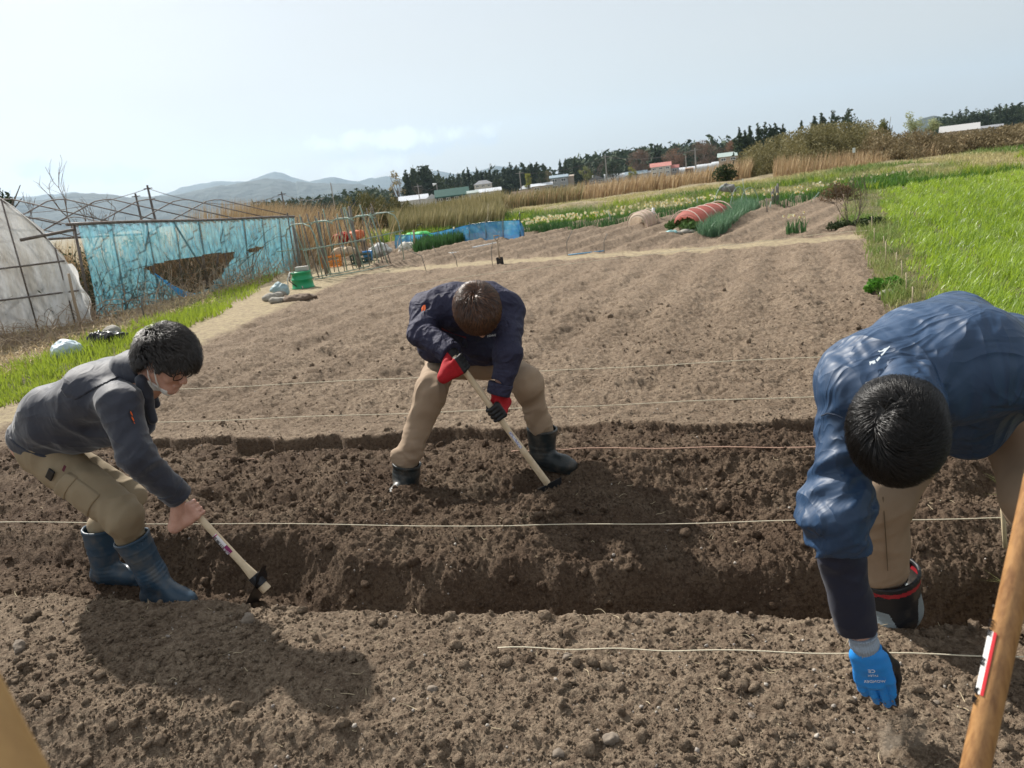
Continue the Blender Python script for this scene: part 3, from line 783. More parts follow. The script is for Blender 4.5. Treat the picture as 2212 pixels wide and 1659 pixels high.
def hand_grip(c, h, out_, rh, seed=0, mir=1, curl=1.0):
    """hand closed round a handle. c = point on the handle's axis, h = unit axis towards the thumb side, out_ = unit vector from the axis to the back of the palm.
    returns (prims, wrist point)"""
    h = nv(h); o = nv(np.asarray(out_) - (np.asarray(out_) @ h) * h); w = np.cross(h, o) * mir
    rf = 0.0092; R1 = rh + rf; P = []
    Lh = [-0.0325, -0.011, 0.011, 0.0325]; sc = [0.86, 0.97, 1.0, 0.94]
    pt = lambda hh, a, r: c + h * hh + (o * math.cos(a) + w * math.sin(a)) * r
    # palm behind the handle
    P += [rc(pt(-0.030, 0.15, R1 + 0.010), pt(0.030, 0.15, R1 + 0.010), 0.0165, 0.017, 0.02),
          rc(pt(-0.026, -0.75, R1 + 0.016), pt(0.022, -0.75, R1 + 0.018), 0.019, 0.019, 0.02),
          rc(pt(-0.015, -1.05, R1 + 0.042), pt(0.012, -1.05, R1 + 0.042), 0.022, 0.022, 0.025)]
    for hh, s in zip(Lh, sc):
        a0 = 0.45; rr_ = rf * (0.98 if s > .9 else 0.9)
        pts = [pt(hh * 1.0, a0, R1 + 0.010), pt(hh, a0 + 1.15 * s * curl, R1 + 0.006), pt(hh, a0 + 2.25 * s * curl, R1 + 0.001), pt(hh, a0 + 3.15 * s * curl, R1)]
        P += [rc(pts[0], pts[1], rr_ * 1.12, rr_ * 1.06, 0.006), rc(pts[1], pts[2], rr_ * 1.06, rr_, 0.003), rc(pts[2], pts[3], rr_, rr_ * 0.85, 0.003)]
    tb = [pt(0.020, -0.9, R1 + 0.026), pt(0.046, -1.25, R1 + 0.014), pt(0.050, -1.9, R1 + 0.003), pt(0.040, -2.6, R1)]
    P += [rc(tb[0], tb[1], 0.016, 0.0125, 0.012), rc(tb[1], tb[2], 0.0120, 0.0105, 0.005), rc(tb[2], tb[3], 0.0105, 0.0085, 0.003)]
    wrist = pt(-0.004, -1.12, R1 + 0.078)
    P += [rc(pt(-0.002, -1.08, R1 + 0.045), wrist, 0.024, 0.0245, 0.02)]
    return P, wrist
# ================================================================== PEOPLE
def zoomf(ox, oy, sc): return lambda x, y, t: J(ox + sc * x, oy + sc * y, t)
ZA = zoomf(0, 658.3, .4133); ZB = zoomf(795.5, 576.0, .3141); ZC = zoomf(1645.7, 631.0, .5787)
Z3 = np.array([0, 0, 1.0]); UDIR = np.array([UX, UY, 0.0]); NDIR = np.array([NX, NY, 0.0])
M_skin = mat('skin', (0.50, 0.27, 0.20), 0.55, col2=(0.58, 0.34, 0.26), nscale=30, sss=0.12, bump=0.15, bscale=300, bdist=0.002)
M_hairk = mat('black_hair', (0.004, 0.0035, 0.0035), 0.40, spec=0.32, col2=(0.016, 0.014, 0.014), attr='tint')
M_hairb = mat('dark_brown_hair', (0.014, 0.006, 0.004), 0.40, spec=0.6, col2=(0.20, 0.085, 0.040), attr='tint')
M_hairg = mat('soft_black_hair', (0.010, 0.007, 0.006), 0.45, spec=0.6, col2=(0.045, 0.036, 0.031), attr='tint')
M_jack1 = mat('charcoal_fleece_cloth', (0.036, 0.038, 0.050), 0.72, col2=(0.047, 0.049, 0.062), nscale=8, sheen=1.0, bump=0.25, bscale=420, bdist=0.001)
M_jack2 = mat('navy_work_cloth', (0.021, 0.022, 0.044), 0.7, col2=(0.030, 0.030, 0.056), nscale=9, sheen=0.35, bump=0.2, bscale=420, bdist=0.001)
M_jack3 = mat('blue_nylon', (0.020, 0.058, 0.135), 0.40, col2=(0.026, 0.070, 0.160), nscale=4, spec=0.5, bump=0.35, bscale=22, bdist=0.010, bdetail=3)
def nylon(name, c1, c2, rough=.46, spec=.45, d1=.020, d2=.008, s1=7.0, s2=19.0, sheen=0.0, stretch=((1, 1, 1.6), (1.5, 1, 1))):
    m = mat(name, c1, rough, col2=c2, nscale=5, spec=spec); n, l = m.node_tree.nodes, m.node_tree.links
    p = [q for q in n if q.type == 'BSDF_PRINCIPLED'][0]; tc = [q for q in n if q.type == 'TEX_COORD'][0]; last = None
    for sc_, ds, mp_s in ((s1, d1, stretch[0]), (s2, d2, stretch[1])):
        mp = n.new('ShaderNodeMapping'); mp.inputs['Scale'].default_value = mp_s; mp.inputs['Rotation'].default_value = (.4, .3, .7); l.new(tc.outputs['Object'], mp.inputs['Vector'])
        z = n.new('ShaderNodeTexNoise'); z.inputs['Scale'].default_value = sc_; z.inputs['Detail'].default_value = 1.5; z.inputs['Distortion'].default_value = .5; l.new(mp.outputs[0], z.inputs['Vector'])
        a = n.new('ShaderNodeMath'); a.operation = 'SUBTRACT'; a.inputs[1].default_value = .5; l.new(z.outputs['Fac'], a.inputs[0])
        b = n.new('ShaderNodeMath'); b.operation = 'ABSOLUTE'; l.new(a.outputs[0], b.inputs[0])
        bp = n.new('ShaderNodeBump'); bp.invert = True; bp.inputs['Strength'].default_value = .85; bp.inputs['Distance'].default_value = ds; l.new(b.outputs[0], bp.inputs['Height'])
        if last is not None: l.new(last, bp.inputs['Normal'])
        last = bp.outputs[0]
    l.new(last, p.inputs['Normal']); p.inputs['Sheen Weight'].default_value = sheen; return m
M_khaki = nylon('khaki_cotton_creased', (0.350, 0.285, 0.195), (0.315, 0.255, 0.172), .85, .2, .055, .016, 6, 17)
M_beige = nylon('beige_cotton_creased', (0.355, 0.260, 0.180), (0.31, 0.225, 0.155), .85, .2, .055, .016, 6, 17)
M_jack1 = nylon('charcoal_cloth_creased', (0.023, 0.027, 0.043), (0.030, 0.034, 0.052), .66, .35, .030, .006, 5, 15, sheen=0.35)
M_jack3 = nylon('blue_nylon_creased', (0.014, 0.042, 0.098), (0.018, 0.052, 0.118), .52, .5, d1=.065, d2=.022, s1=3.2, s2=9.0, stretch=((3.2, 1.0, 1.2), (1.0, 2.6, 1.3)))
M_jack2 = nylon('navy_work_cloth_creased', (0.026, 0.027, 0.055), (0.034, 0.034, 0.065), .75, .25, .05, .012, 8, 24)
M_sleeve = mat('dark_navy_cloth', (0.010, 0.014, 0.034), 0.6, sheen=0.1, bump=0.2, bscale=300, bdist=0.001)
M_khaki = mat('khaki_cotton', (0.310, 0.245, 0.160), 0.85, col2=(0.275, 0.215, 0.138), nscale=7, bump=0.2, bscale=380, bdist=0.001)
M_beige = mat('beige_cotton', (0.355, 0.260, 0.180), 0.85, col2=(0.31, 0.225, 0.155), nscale=7, bump=0.2, bscale=380, bdist=0.001)
M_bootb = mat('blue_rubber', (0.028, 0.060, 0.098), 0.42, col2=(0.135, 0.125, 0.110), nscale=9, nlo=0.48, nhi=0.78, bump=0.15, bscale=40, bdist=0.003)
M_bootk = mat('black_rubber', (0.018, 0.024, 0.026), 0.42, col2=(0.115, 0.095, 0.075), nscale=10, nlo=0.48, nhi=0.75, bump=0.25, bscale=30, bdist=0.004)
M_bootr = mat('dusty_black_rubber', (0.014, 0.015, 0.018), 0.5, col2=(0.12, 0.095, 0.07), nscale=9, nlo=0.5, nhi=0.8)
M_grey = mat('grey_textured_rubber', (0.22, 0.26, 0.28), 0.7, bump=0.6, bscale=300, bdist=0.003)
M_redband = mat('red_rubber', (0.35, 0.02, 0.03), 0.5)
M_redg = mat('red_knit', (0.42, 0.010, 0.018), 0.85, col2=(0.33, 0.008, 0.014), nscale=60, bump=0.6, bscale=250, bdist=0.002)
M_blackg = mat('black_rubber_palm', (0.012, 0.012, 0.014), 0.55, bump=0.5, bscale=120, bdist=0.003)
M_blueg = mat('sky_blue_latex', (0.020, 0.23, 0.66), 0.5, col2=(0.022, 0.26, 0.70), nscale=20, bump=0.2, bscale=150, bdist=0.002)
M_white = mat('white_print', (0.75, 0.78, 0.80), 0.7)
M_dark = mat('black_plastic', (0.010, 0.010, 0.012), 0.3)

def torso_prims(Pe, Mi, Ch, Nk, sh, el_, wr, lat, r=(.125, .13, .125), sl=(.078, .062, .050), w=(.065, .075, .10), k=0.05):
    P = []
    for s in (-1, 1):
        P += [rc(Pe + s * lat * w[0], Mi + s * lat * w[1], r[0], r[1], k), rc(Mi + s * lat * w[1], Ch + s * lat * w[2], r[1], r[2], k)]
    P += [rc(Ch, Nk, r[2] * 0.95, 0.075, k)]
    for i in (0, 1):
        if sh[i] is None: continue
        P += [rc(Ch + (sh[i] - Ch) * 0.45, sh[i], r[2] * .82, sl[0], k), rc(sh[i], el_[i], sl[0], sl[1], 0.035), rc(el_[i], wr[i], sl[1], sl[2], 0.03)]
    return P
def leg_prims(hip, kn, an, r=(.105, .082, .068), k=0.05):
    P = []
    for i in (0, 1): P += [rc(hip[i], kn[i], r[0], r[1], k), rc(kn[i], an[i], r[1], r[2], 0.04)]
    return P
def body_prims(head, fr, Pe, Mi, Ch, Nk, sh, el_, wr, hip, kn, an, lat):
    P = xf(head_prims(), fr, head)
    nb = head + fr @ np.array([0, -0.055, -0.15])
    P += [rc(nb, Nk, 0.056, 0.065, 0.03)]
    P += torso_prims(Pe, Mi, Ch, Nk, sh, el_, wr, lat, r=(.10, .105, .10), sl=(.055, .040, .027), w=(.055, .055, .08))
    P += leg_prims(hip, kn, an, r=(.08, .058, .038))
    return P
def boot(name, an, top, sole, fwd, matl, parent, rt=0.068, ra=0.055, flen=0.26, res=0.0045, bands=(), seed=0, label=None, mifn=None, mats=None):
    """rubber boot: an = ankle centre, top = centre of the opening, sole = height of the sole, fwd = toe direction"""
    f = nv(fwd); up = nv(np.array([0, 0, 1.0]) - f[2] * f); side = np.cross(f, up)
    heel = an - f * 0.045; heel[2] = 0; heel = an - f * 0.045 + up * 0; base = an - up * (an[2] - sole)
    h0 = base - f * 0.050 + up * 0.040; ball = base + f * (flen * 0.50) + up * 0.040; toe = base + f * (flen - 0.095) + up * 0.036
    P = [rc(an, top, ra, rt, 0.03), rc(base - f * 0.02 + up * 0.07, an, 0.050, ra, 0.03), rc(h0, ball, 0.042, 0.046, 0.03), rc(ball, toe, 0.046, 0.038, 0.03),
         rc(an + up * -0.01, ball + up * 0.012, 0.045, 0.034, 0.04)]
    for s in (-1, 1): P.append(rc(ball + side * s * 0.012, toe + side * s * 0.010 - f * 0.01, 0.038, 0.034, 0.02))
    P.append(bxp(base + f * (flen * 0.5 - 0.075) + up * 0.009, (0.042, flen * 0.5 - 0.004, 0.011), np.stack([side, f, up], 1), 0.008, 0.004))
    ax = nv(top - an); Ls = float(np.linalg.norm(top - an))
    def disp(p):
        h = (p - an) @ ax
        r = -0.0022 * ((np.abs(h - Ls + 0.010) < 0.007) * 1.0)
        for b in bands: r = r - 0.0022 * np.exp(-((h - b) / 0.004) ** 2)
        hh = (p - an); rr_ = np.linalg.norm(hh, axis=-1)
        return r - 0.0045 * np.exp(-(rr_ / 0.075) ** 2) * (np.abs(np.sin(h * 150 + 2.2 * vn3(p * 14, seed))) - 0.5) - 0.003 * fbm3(p * 9, seed, 2)
    # hollow opening
    P.append(dict(rc(top - ax * 0.02, top + ax * 0.10, rt - 0.009, rt - 0.004, 0.004, sub=True)))
    o = sdf_obj(name, P, res, mats or matl, parent, disp, cuts=[(top, ax), (base, -up)], mifn=mifn)
    if label: o['label'] = label
    return o
def ribbon(pts, w, nrm):
    """flat strip of given width lying with normal nrm; returns verts, quads"""
    mb = MB(); pts = [Vector(tuple(p)) for p in pts]; nrm = Vector(tuple(nrm))
    for i, p in enumerate(pts):
        t = (pts[min(i + 1, len(pts) - 1)] - pts[max(i - 1, 0)]).normalized(); s = t.cross(nrm).normalized() * w / 2
        mb.v += [tuple(p - s), tuple(p + s)]
        if i: b = 2 * i; mb.f.append((b - 2, b - 1, b + 1, b))
    return mb
def shell_of(prims, off, centre, half, R, rnd=0.004, k=0.004):
    """a patch of cloth lying on a body: the surface inflated by off, kept inside a box"""
    def f(p):
        d = sdf_eval(prims, p) - off
        q = np.abs((p - centre) @ R) - half
        bx = np.linalg.norm(np.maximum(q, 0), axis=-1) + np.minimum(q.max(-1), 0) - rnd
        return np.maximum(d, bx)
    return [dict(f=f, c=np.asarray(centre, float), r=float(np.linalg.norm(half)) + rnd, k=k, sub=False)]
def glasses(fr, head, parent, lens_mat=None, fmat=None, droop=0.0):
    P = lambda x, y, z: head + fr @ np.array([x, y, z])
    mb = MB(); ml = MB()
    for s in (-1, 1):
        c = np.array([s * 0.034, 0.098, -0.008]); pts = []; n = 20
        for i in range(n + 1):
            a = 2 * math.pi * i / n; ex = 0.025 * math.copysign(abs(math.cos(a)) ** 0.7, math.cos(a)); ez = 0.017 * math.copysign(abs(math.sin(a)) ** 0.7, math.sin(a))
            pts.append(P(c[0] + ex, c[1] - abs(c[0] + ex) * 0.10, c[2] + ez))
        mb.tube(pts, 0.0021, 6, cap=False); ml.add([tuple(q) for q in pts[:-1]], [tuple(range(n))])
        mb.tube([P(s * 0.058, 0.094, -0.002), P(s * 0.074, 0.086, 0.000), P(s * 0.082, 0.03, 0.004), P(s * 0.083, -0.01, 0.006), P(s * 0.082, -0.03, -0.012)], [0.0022, .0028, .0024, .0022, .002], 6)
    mb.tube([P(-0.010, 0.100, -0.002), P(0, 0.108, 0.001), P(0.010, 0.100, -0.002)], 0.002, 6)
    g = mb.build('glasses', fmat or M_dark, parent, True)
    gl = bpy.data.materials.new('spectacle_lens'); gl.use_nodes = True
    n_, l_ = gl.node_tree.nodes, gl.node_tree.links; n_.clear(); o_ = n_.new('ShaderNodeOutputMaterial'); t_ = n_.new('ShaderNodeBsdfTransparent'); q_ = n_.new('ShaderNodeBsdfGlossy'); q_.inputs['Roughness'].default_value = 0.05
    m_ = n_.new('ShaderNodeMixShader'); m_.inputs[0].default_value = 0.12; l_.new(t_.outputs[0], m_.inputs[1]); l_.new(q_.outputs[0], m_.inputs[2]); l_.new(m_.outputs[0], o_.inputs['Surface'])
    ml.build('lens', gl, g)
    return g
def text_obj(name, body, size, matl, parent, origin, xdir, ydir, extr=0.0003):
    cu = bpy.data.curves.new(name, 'FONT'); cu.body = body; cu.size = size; cu.extrude = extr; cu.align_x = 'CENTER'; cu.align_y = 'CENTER'; cu.resolution_u = 2
    o = bpy.data.objects.new(name, cu); COL.objects.link(o)
    x = nv(xdir); z = nv(np.cross(x, ydir)); y = np.cross(z, x); m = Matrix.Identity(4)
    for i in range(3): m[i][0] = x[i]; m[i][1] = y[i]; m[i][2] = z[i]; m[i][3] = origin[i]
    bpy.context.view_layer.update()
    me = bpy.data.meshes.new_from_object(o); bpy.data.objects.remove(o, do_unlink=True)
    me.transform(m); return link(name, me, matl, parent)

def on_surf(prims, x, y, t0, off=0.004, zf=ZB):
    """first hit of the camera ray through a zoom pixel with a body"""
    p0 = CAM; d_ = nv(zf(x, y, t0) - CAM); s_ = float(np.linalg.norm(zf(x, y, t0) - CAM)) - 0.55
    for _ in range(60):
        q = p0 + d_ * s_; dd = float(sdf_eval(prims, q[None])[0]) - off
        if abs(dd) < 4e-4: break
        s_ += dd * .85
    return p0 + d_ * s_
# ------------------------------------------------------------------ the man on the left, side on, working in the trench
if 1:
    Pe = ZA(232, 700, 2.72); Mi = ZA(368, 560, 2.72); Ch = ZA(555, 450, 2.72); Nk = ZA(715, 345, 2.72)
    sh = [ZA(625, 520, 2.55), ZA(640, 470, 2.88)]; el_ = [ZA(715, 800, 2.47), ZA(620, 640, 2.95)]; 
    hoeA = ZA(560, 590, 2.66); hoeB = ZA(1395, 1492, 2.665)          # butt and head end of the handle
    hd = nv(hoeB - hoeA); hp_ = hoeA + hd * float((ZA(1010, 1078, 2.662) - hoeA) @ hd)
    g1, w1 = hand_grip(hp_, -hd, nv(np.array([0.0, -0.85, 0.45])), 0.015, mir=1)
    hp2 = hoeA + hd * 0.12; g2, w2 = hand_grip(hp2, -hd, nv(np.array([0.1, 0.7, 0.5])), 0.015, mir=1)
    wr = [ZA(935, 1000, 2.60), w2]
    hip = [ZA(262, 790, 2.63), ZA(290, 790, 2.83)]; kn = [ZA(650, 1105, 2.60), ZA(668, 1015, 2.88)]
    an = [ZA(790, 1400, 2.66), ZA(555, 1390, 2.84)]
    lat = NDIR
    hf = frame(UDIR * 0.80 - Z3 * 0.56 - NDIR * 0.10, Z3 * 0.85 + UDIR * 0.5); head = ZA(878, 300, 2.70)
    B = body_prims(head, hf, Pe, Mi, Ch, Nk, sh, el_, wr, hip, kn, [ZA(680, 1200, 2.635), ZA(520, 1155, 2.845)], lat)
    B += g1 + g2 + [rc(w1, wr[0], 0.025, 0.029, 0.02)]
    man1 = sdf_obj('person', B, 0.0042, M_skin)
    tag(man1, 'man in charcoal jacket and blue rubber boots digging in the trench, seen from the side', 'person')
    Jk = torso_prims(ZA(278, 672, 2.72), Mi, Ch, Nk, sh, el_, wr, lat, r=(.135, .145, .132), sl=(.088, .070, .054), w=(.06, .07, .085))
    Jk += [rc(ZA(400, 660, 2.66), ZA(640, 640, 2.66), 0.10, 0.07, 0.05), rc(ZA(400, 640, 2.8), ZA(660, 620, 2.8), 0.10, 0.07, 0.05)]
    hipn = nv(Pe - Mi)
    dj = cloth(3, 0.009, 6.5, joints=[(el_[0], wr[0] - sh[0], .13, .036, .012), (sh[0] - Z3 * .03, el_[0] - sh[0], .12, .06, .010), (ZA(330, 690, 2.6), Ch - Pe, .16, .07, .014), (wr[0] + (el_[0] - wr[0]) * .3, wr[0] - el_[0], .1, .04, .006)])
    jc = [(ZA(300, 712, 2.72), nv(ZA(266, 812, 2.72) - ZA(300, 712, 2.72)))]
    wd_ = nv(wr[0] - el_[0])
    def sleeve_cut(prims, i, wr_, wd): pass
    V1 = Jk
    jacket1 = sdf_obj('jacket', V1 + [dict(rc(wr[0] + wd_ * 0.008, wr[0] + wd_ * 0.20, 0.09, 0.09, 0.003, sub=True))], 0.0052, M_jack1, man1, dj, cuts=jc)
    # waistband, collar, cuff, yoke seam, tab
    hn_ = jc[0][1]; hn_ = nv(hn_ - (hn_ @ NDIR) * NDIR); Rw = np.stack([hn_, NDIR, nv(np.cross(NDIR, hn_))], 1)
    wb = shell_of(Jk, 0.007, ZA(300, 700, 2.72) - hn_ * .010, np.array([0.020, 0.30, 0.34]), Rw, 0.003)
    sdf_obj('waistband', wb, 0.005, M_jack1, jacket1, dj)
    cf = shell_of([rc(el_[0], wr[0], .070, .054)], 0.006, wr[0] - wd_ * 0.030, np.array([0.032, 0.09, 0.09]), np.stack([wd_, NDIR, nv(np.cross(wd_, NDIR))], 1), 0.003)
    sdf_obj('cuff', cf, 0.0045, M_jack1, jacket1)
    nkd = nv(head - Nk)
    col_ = [rc(Nk - nkd * 0.03, Nk + nkd * 0.075, 0.098, 0.080, 0.02), rc(Nk - nkd * 0.06, Nk + nkd * 0.14, 0.070, 0.066, 0.004, sub=True)]
    sdf_obj('collar', col_, 0.0045, M_jack1, jacket1, cloth(8, .006, 8), cuts=[(Nk + nkd * 0.07 + UDIR * .0, nv(nkd - UDIR * .1))])
    td_ = nv(Nk - Mi); tu_ = nv(np.cross(NDIR, td_)); tu_ = tu_ if tu_[2] > 0 else -tu_
    sdf_obj('yoke', shell_of(Jk, .006, ZA(590, 330, 2.72) + tu_ * .02, np.array([.095, .21, .085]), np.stack([td_, NDIR, tu_], 1), .003), .005, M_jack1, jacket1, dj)
    # hanging front flap below the chin
    sdf_obj('lapel', [rc(ZA(745, 400, 2.64), ZA(800, 600, 2.66), 0.030, 0.018, 0.02), rc(ZA(745, 400, 2.7), ZA(815, 520, 2.72), 0.040, 0.02, 0.02), rc(ZA(700, 500, 2.7), ZA(770, 640, 2.70), 0.06, 0.03, 0.02)], 0.005, M_jack1, jacket1, cloth(14, .008, 12))
    # orange sleeve badge (plain shapes)
    bc = ZA(718, 555, 2.46); bR = np.stack([nv(ZA(718, 620, 2.46) - ZA(714, 490, 2.46)), nv(np.cross(nv(ZA(718, 620, 2.46) - ZA(714, 490, 2.46)), RGT)), RGT], 1)
    slv = [rc(sh[0], el_[0], .088, .070)]
    def onsleeve(p, off=0.007):
        a, b = sh[0], el_[0]; ab = b - a; h = np.clip((p - a) @ ab / (ab @ ab), 0, 1); q = a + h * ab; r_ = .088 + (.070 - .088) * h
        return q + nv(p - q) * (r_ + off)
    M_orange = mat('orange_embroidery', (0.62, 0.10, 0.015), 0.8, bump=0.4, bscale=300, bdist=0.001)
    bm_ = MB()
    def disc(mb, x0, y0, r0, off, n=14, sq=1.0, t=2.46):
        ctr = onsleeve(ZA(x0, y0, t), off + .001); ring = [onsleeve(ZA(x0 + r0 * math.cos(2 * math.pi * i / n), y0 + r0 * sq * math.sin(2 * math.pi * i / n), t), off) for i in range(n)]
        b = len(mb.v); mb.v += [tuple(ctr)] + [tuple(q) for q in ring]; mb.f += [(b, b + 1 + (i + 1) % n, b + 1 + i) for i in range(n)]
    bk = MB(); disc(bk, 718, 545, 22, 0.0075, 18, 2.1); badge = bk.build('badge', M_dark, jacket1, True)
    disc(bm_, 718, 530, 13, 0.0095, 14, 1.2); disc(bm_, 717, 568, 14, 0.0095, 14, 1.1); disc(bm_, 722, 593, 11, 0.0095, 3, .8); bm_.build('badge_emblem', M_orange, badge, True)
    # trousers, pockets
    Tr = [rc(ZA(236, 712, 2.65), ZA(236, 712, 2.79), 0.126, 0.126, 0.05)] + leg_prims(hip, kn, [ZA(676, 1195, 2.63), ZA(524, 1150, 2.85)], r=(.106, .082, .064), k=.05)
    kd = [(kn[0], kn[0] - hip[0], .15, .05, .014), (kn[1], kn[1] - hip[1], .13, .05, .014), (kn[0] + (an[0] - kn[0]) * .5, an[0] - kn[0], .12, .045, .014), (hip[0] + UDIR * .08, kn[0] - hip[0], .15, .06, .014)]
    sdt = cloth(21, 0.008, 7, joints=kd)
    tr1 = sdf_obj('trousers', Tr, 0.0052, M_khaki, man1, sdt)
    tdir = nv(kn[0] - hip[0]); tn = nv(-NDIR - (-NDIR @ tdir) * tdir); tw = np.cross(tdir, tn)
    Rt = np.stack([tdir, tn, tw], 1); pcx = on_surf(Tr, 375, 985, 2.5, 0, ZA)
    pk = sdf_obj('cargo_pocket', shell_of(Tr, 0.008, pcx + tdir * .02, np.array([0.080, 0.10, 0.055]), Rt, 0.006), 0.005, M_khaki, tr1, lambda p: sdt(p) * .8)
    sdf_obj('pocket_flap', shell_of(Tr, 0.0125, pcx - tdir * .050, np.array([0.026, 0.10, 0.060]), Rt, 0.004), 0.005, M_khaki, tr1, lambda p: sdt(p) * .8)
    ph = on_surf(Tr, 262, 888, 2.5, .004, ZA)
    mb = MB(); mb.box(ph + tn * .000, (0.035, 0.010, 0.055), Matrix([list(r) for r in Rt])); mb.build('pocket_case', M_dark, tr1, bevel=0.004)
    mb = MB(); q0 = on_surf(Tr, 335, 855, 2.5, .021, ZA); mb.box(q0, (0.012, 0.002, 0.032), Matrix([list(r) for r in Rt])); mb.build('pocket_label', mat('maroon_label', (0.10, 0.012, 0.03), 0.6), tr1)
    # boots
    M_mud = None
    boot('boot', an[0] + np.array([0, 0, 0.0]), ZA(686, 1212, 2.635), -0.135, UDIR * 1 - NDIR * 0.12 + Z3 * .0, M_bootb, man1, rt=.080, ra=.062, flen=.285, bands=(0.10, 0.145), seed=4)
    boot('boot', an[1], ZA(515, 1160, 2.84), -0.135, UDIR * 1 + NDIR * 0.05, M_bootb, man1, rt=.078, ra=.062, flen=.275, bands=(0.12, 0.16), seed=6)
    # hair, glasses, mask
    hl1 = lambda q: (q[..., 2] > np.interp(q[..., 1], [-0.12, -0.07, -0.035, -0.02, 0.01, 0.03, 0.05, 0.08, 0.12], [-0.085, -0.070, -0.02, 0.018, 0.008, -0.004, 0.020, 0.030, 0.020]) + 0.016 * fbm3(q * 45, 7, 2))
    make_hair(hf, head, M_hairg, man1, 41, hl1, n=8000, length=0.050, vol=0.004, rise=2.2, wd=0.0028, whorl=(0.0, -0.075, 0.10), disp_amp=0.014)
    glasses(hf, head, man1)
    H = lambda x, y, z: head + hf @ np.array([x, y, z])
    hpr = head_prims()
    mk = xf(shell_of(hpr, 0.006, np.array([0.0, 0.020, -0.118]), np.array([0.075, 0.044, 0.016]), np.eye(3), 0.006), hf, head)
    M_mask = mat('white_mask_cloth', (0.72, 0.72, 0.70), 0.8, bump=0.3, bscale=90, bdist=0.002)
    msk = sdf_obj('face_mask', mk, 0.003, M_mask, man1)
    for s in (-1, 1):
        mb = MB()
        mb.tube([H(s * .083, -.004, .018), H(s * .084, .016, -.02), H(s * .074, .030, -.06), H(s * .055, .045, -.10)], .0032, 6)
        mb.tube([H(s * .084, -.020, -.03), H(s * .078, -.010, -.06), H(s * .062, .008, -.100)], .0028, 6)
        mb.build('mask_strap', M_mask, msk, True)
    # hoe
    M_wood = mat('pale_ash_wood', (0.68, 0.56, 0.40), 0.6, col2=(0.56, 0.44, 0.29), nscale=14, stretch=(1, 1, 1), bump=0.2, bscale=60, bdist=0.002)
    M_steel = mat('dark_forged_steel', (0.035, 0.037, 0.042), 0.45, metal=0.6, col2=(0.10, 0.08, 0.06), nscale=20, nlo=.5, nhi=.7)
    hoe = empty('hoe', hoeB - np.array([0, 0, 0.02]), label='hoe with a black blade and a maroon and white sticker, gripped by a bare hand', cat='hoe')
    def parts_to(parent, o):       # keep world placement when parenting to a shifted empty
        o.parent = parent; o.matrix_parent_inverse = Matrix.Translation(-Vector(parent.location)); return o
    mb = MB(); L = float(np.linalg.norm(hoeB - hoeA)); ax = hd
    mb.tube([hoeA, hoeA + ax * .02, hoeA + ax * (L * .5), hoeA + ax * (L - .16), hoeA + ax * (L - .09), hoeB], [.012, .0155, .0150, .0165, .023, .025], 12)
    parts_to(hoe, mb.build('handle', M_wood, None, False, bevel=0.002))
    side = nv(np.cross(ax, NDIR)); bl = NDIR                              # blade is broad across the strings direction
    hc = hoeB - ax * 0.062
    mb = MB(); Rh = Matrix([list(r) for r in np.stack([ax, side, NDIR], 1)])
    mb.tube([hc - ax * .028, hc + ax * .028], [.0285, .0285], 14); parts_to(hoe, mb.build('ferrule', M_steel))
    # the blade: a curved plate that leaves the ferrule back towards the digger and a little up on the other side
    mb = MB(); down = nv(-UDIR * 0.50 - Z3 * 0.62); nb_ = nv(np.cross(down, NDIR)); rows = []
    for i, (q, wd2) in enumerate([(-0.075, .030), (-0.05, .034), (-0.02, .045), (0.03, .070), (0.07, .088), (0.12, .098), (0.17, .102), (0.22, .102)]):
        cen = hc + ax * .012 + down * q + nb_ * (0.02 * math.sin(max(q, 0) * 12) - (0.018 if q < -.04 else 0))
        rows.append([cen - NDIR * wd2 + nb_ * .0, cen - NDIR * wd2 * .5 - nb_ * .004, cen - nb_ * .006, cen + NDIR * wd2 * .5 - nb_ * .004, cen + NDIR * wd2])
    for side_ in (0.0, 0.004):
        b = len(mb.v)
        for r_ in rows: mb.v += [tuple(q + nb_ * side_) for q in r_]
        for i in range(len(rows) - 1):
            for k in range(4): o = b + i * 5 + k; f_ = (o, o + 1, o + 6, o + 5); mb.f.append(f_ if side_ else f_[::-1])
    parts_to(hoe, mb.build('blade', M_steel, None, True))
    # stickers
    M_stripe = mat('magenta_stripe', (.55, .04, .16), .5)
    def sticker(h0, h1, a0, a1, r, matl, name, off=.0012):
        mb = MB(); n = 6; e1 = side; e2 = NDIR; b = len(mb.v)
        for h in (h0, h1):
            for i in range(n + 1):
                a = a0 + (a1 - a0) * i / n; mb.v.append(tuple(hoeB - ax * h + (e1 * math.cos(a) + e2 * math.sin(a)) * (r + off)))
        for i in range(n): mb.f.append((b + i, b + i + 1, b + n + 2 + i, b + n + 1 + i))
        return parts_to(hoe, mb.build(name, matl, None, True))
    sticker(.336, .341, -2.6, -.5, .0166, M_stripe, 'stripe', .0018)
    c0 = math.atan2(float(-NDIR @ NDIR) * .8, 0.6)
    st_w = sticker(.235, .345, -2.6, -.5, .0166, mat('white_sticker', (0.74, 0.72, 0.74), .5), 'sticker')
    st_m = sticker(.235, .275, -2.6, -.5, .0166, mat('maroon_sticker', (0.22, 0.015, 0.10), .5), 'sticker', .002)
    mcen = hoeB - ax * .31 + (side * math.cos(-1.55) + NDIR * math.sin(-1.55)) * .0188
    tx = text_obj('sticker_text', '\u91d1\u8c61\u5370', 0.024, M_dark, None, mcen, ax, -side * 1.0); parts_to(hoe, tx)
    mcen = hoeB - ax * .255 + (side * math.cos(-1.55) + NDIR * math.sin(-1.55)) * .0196
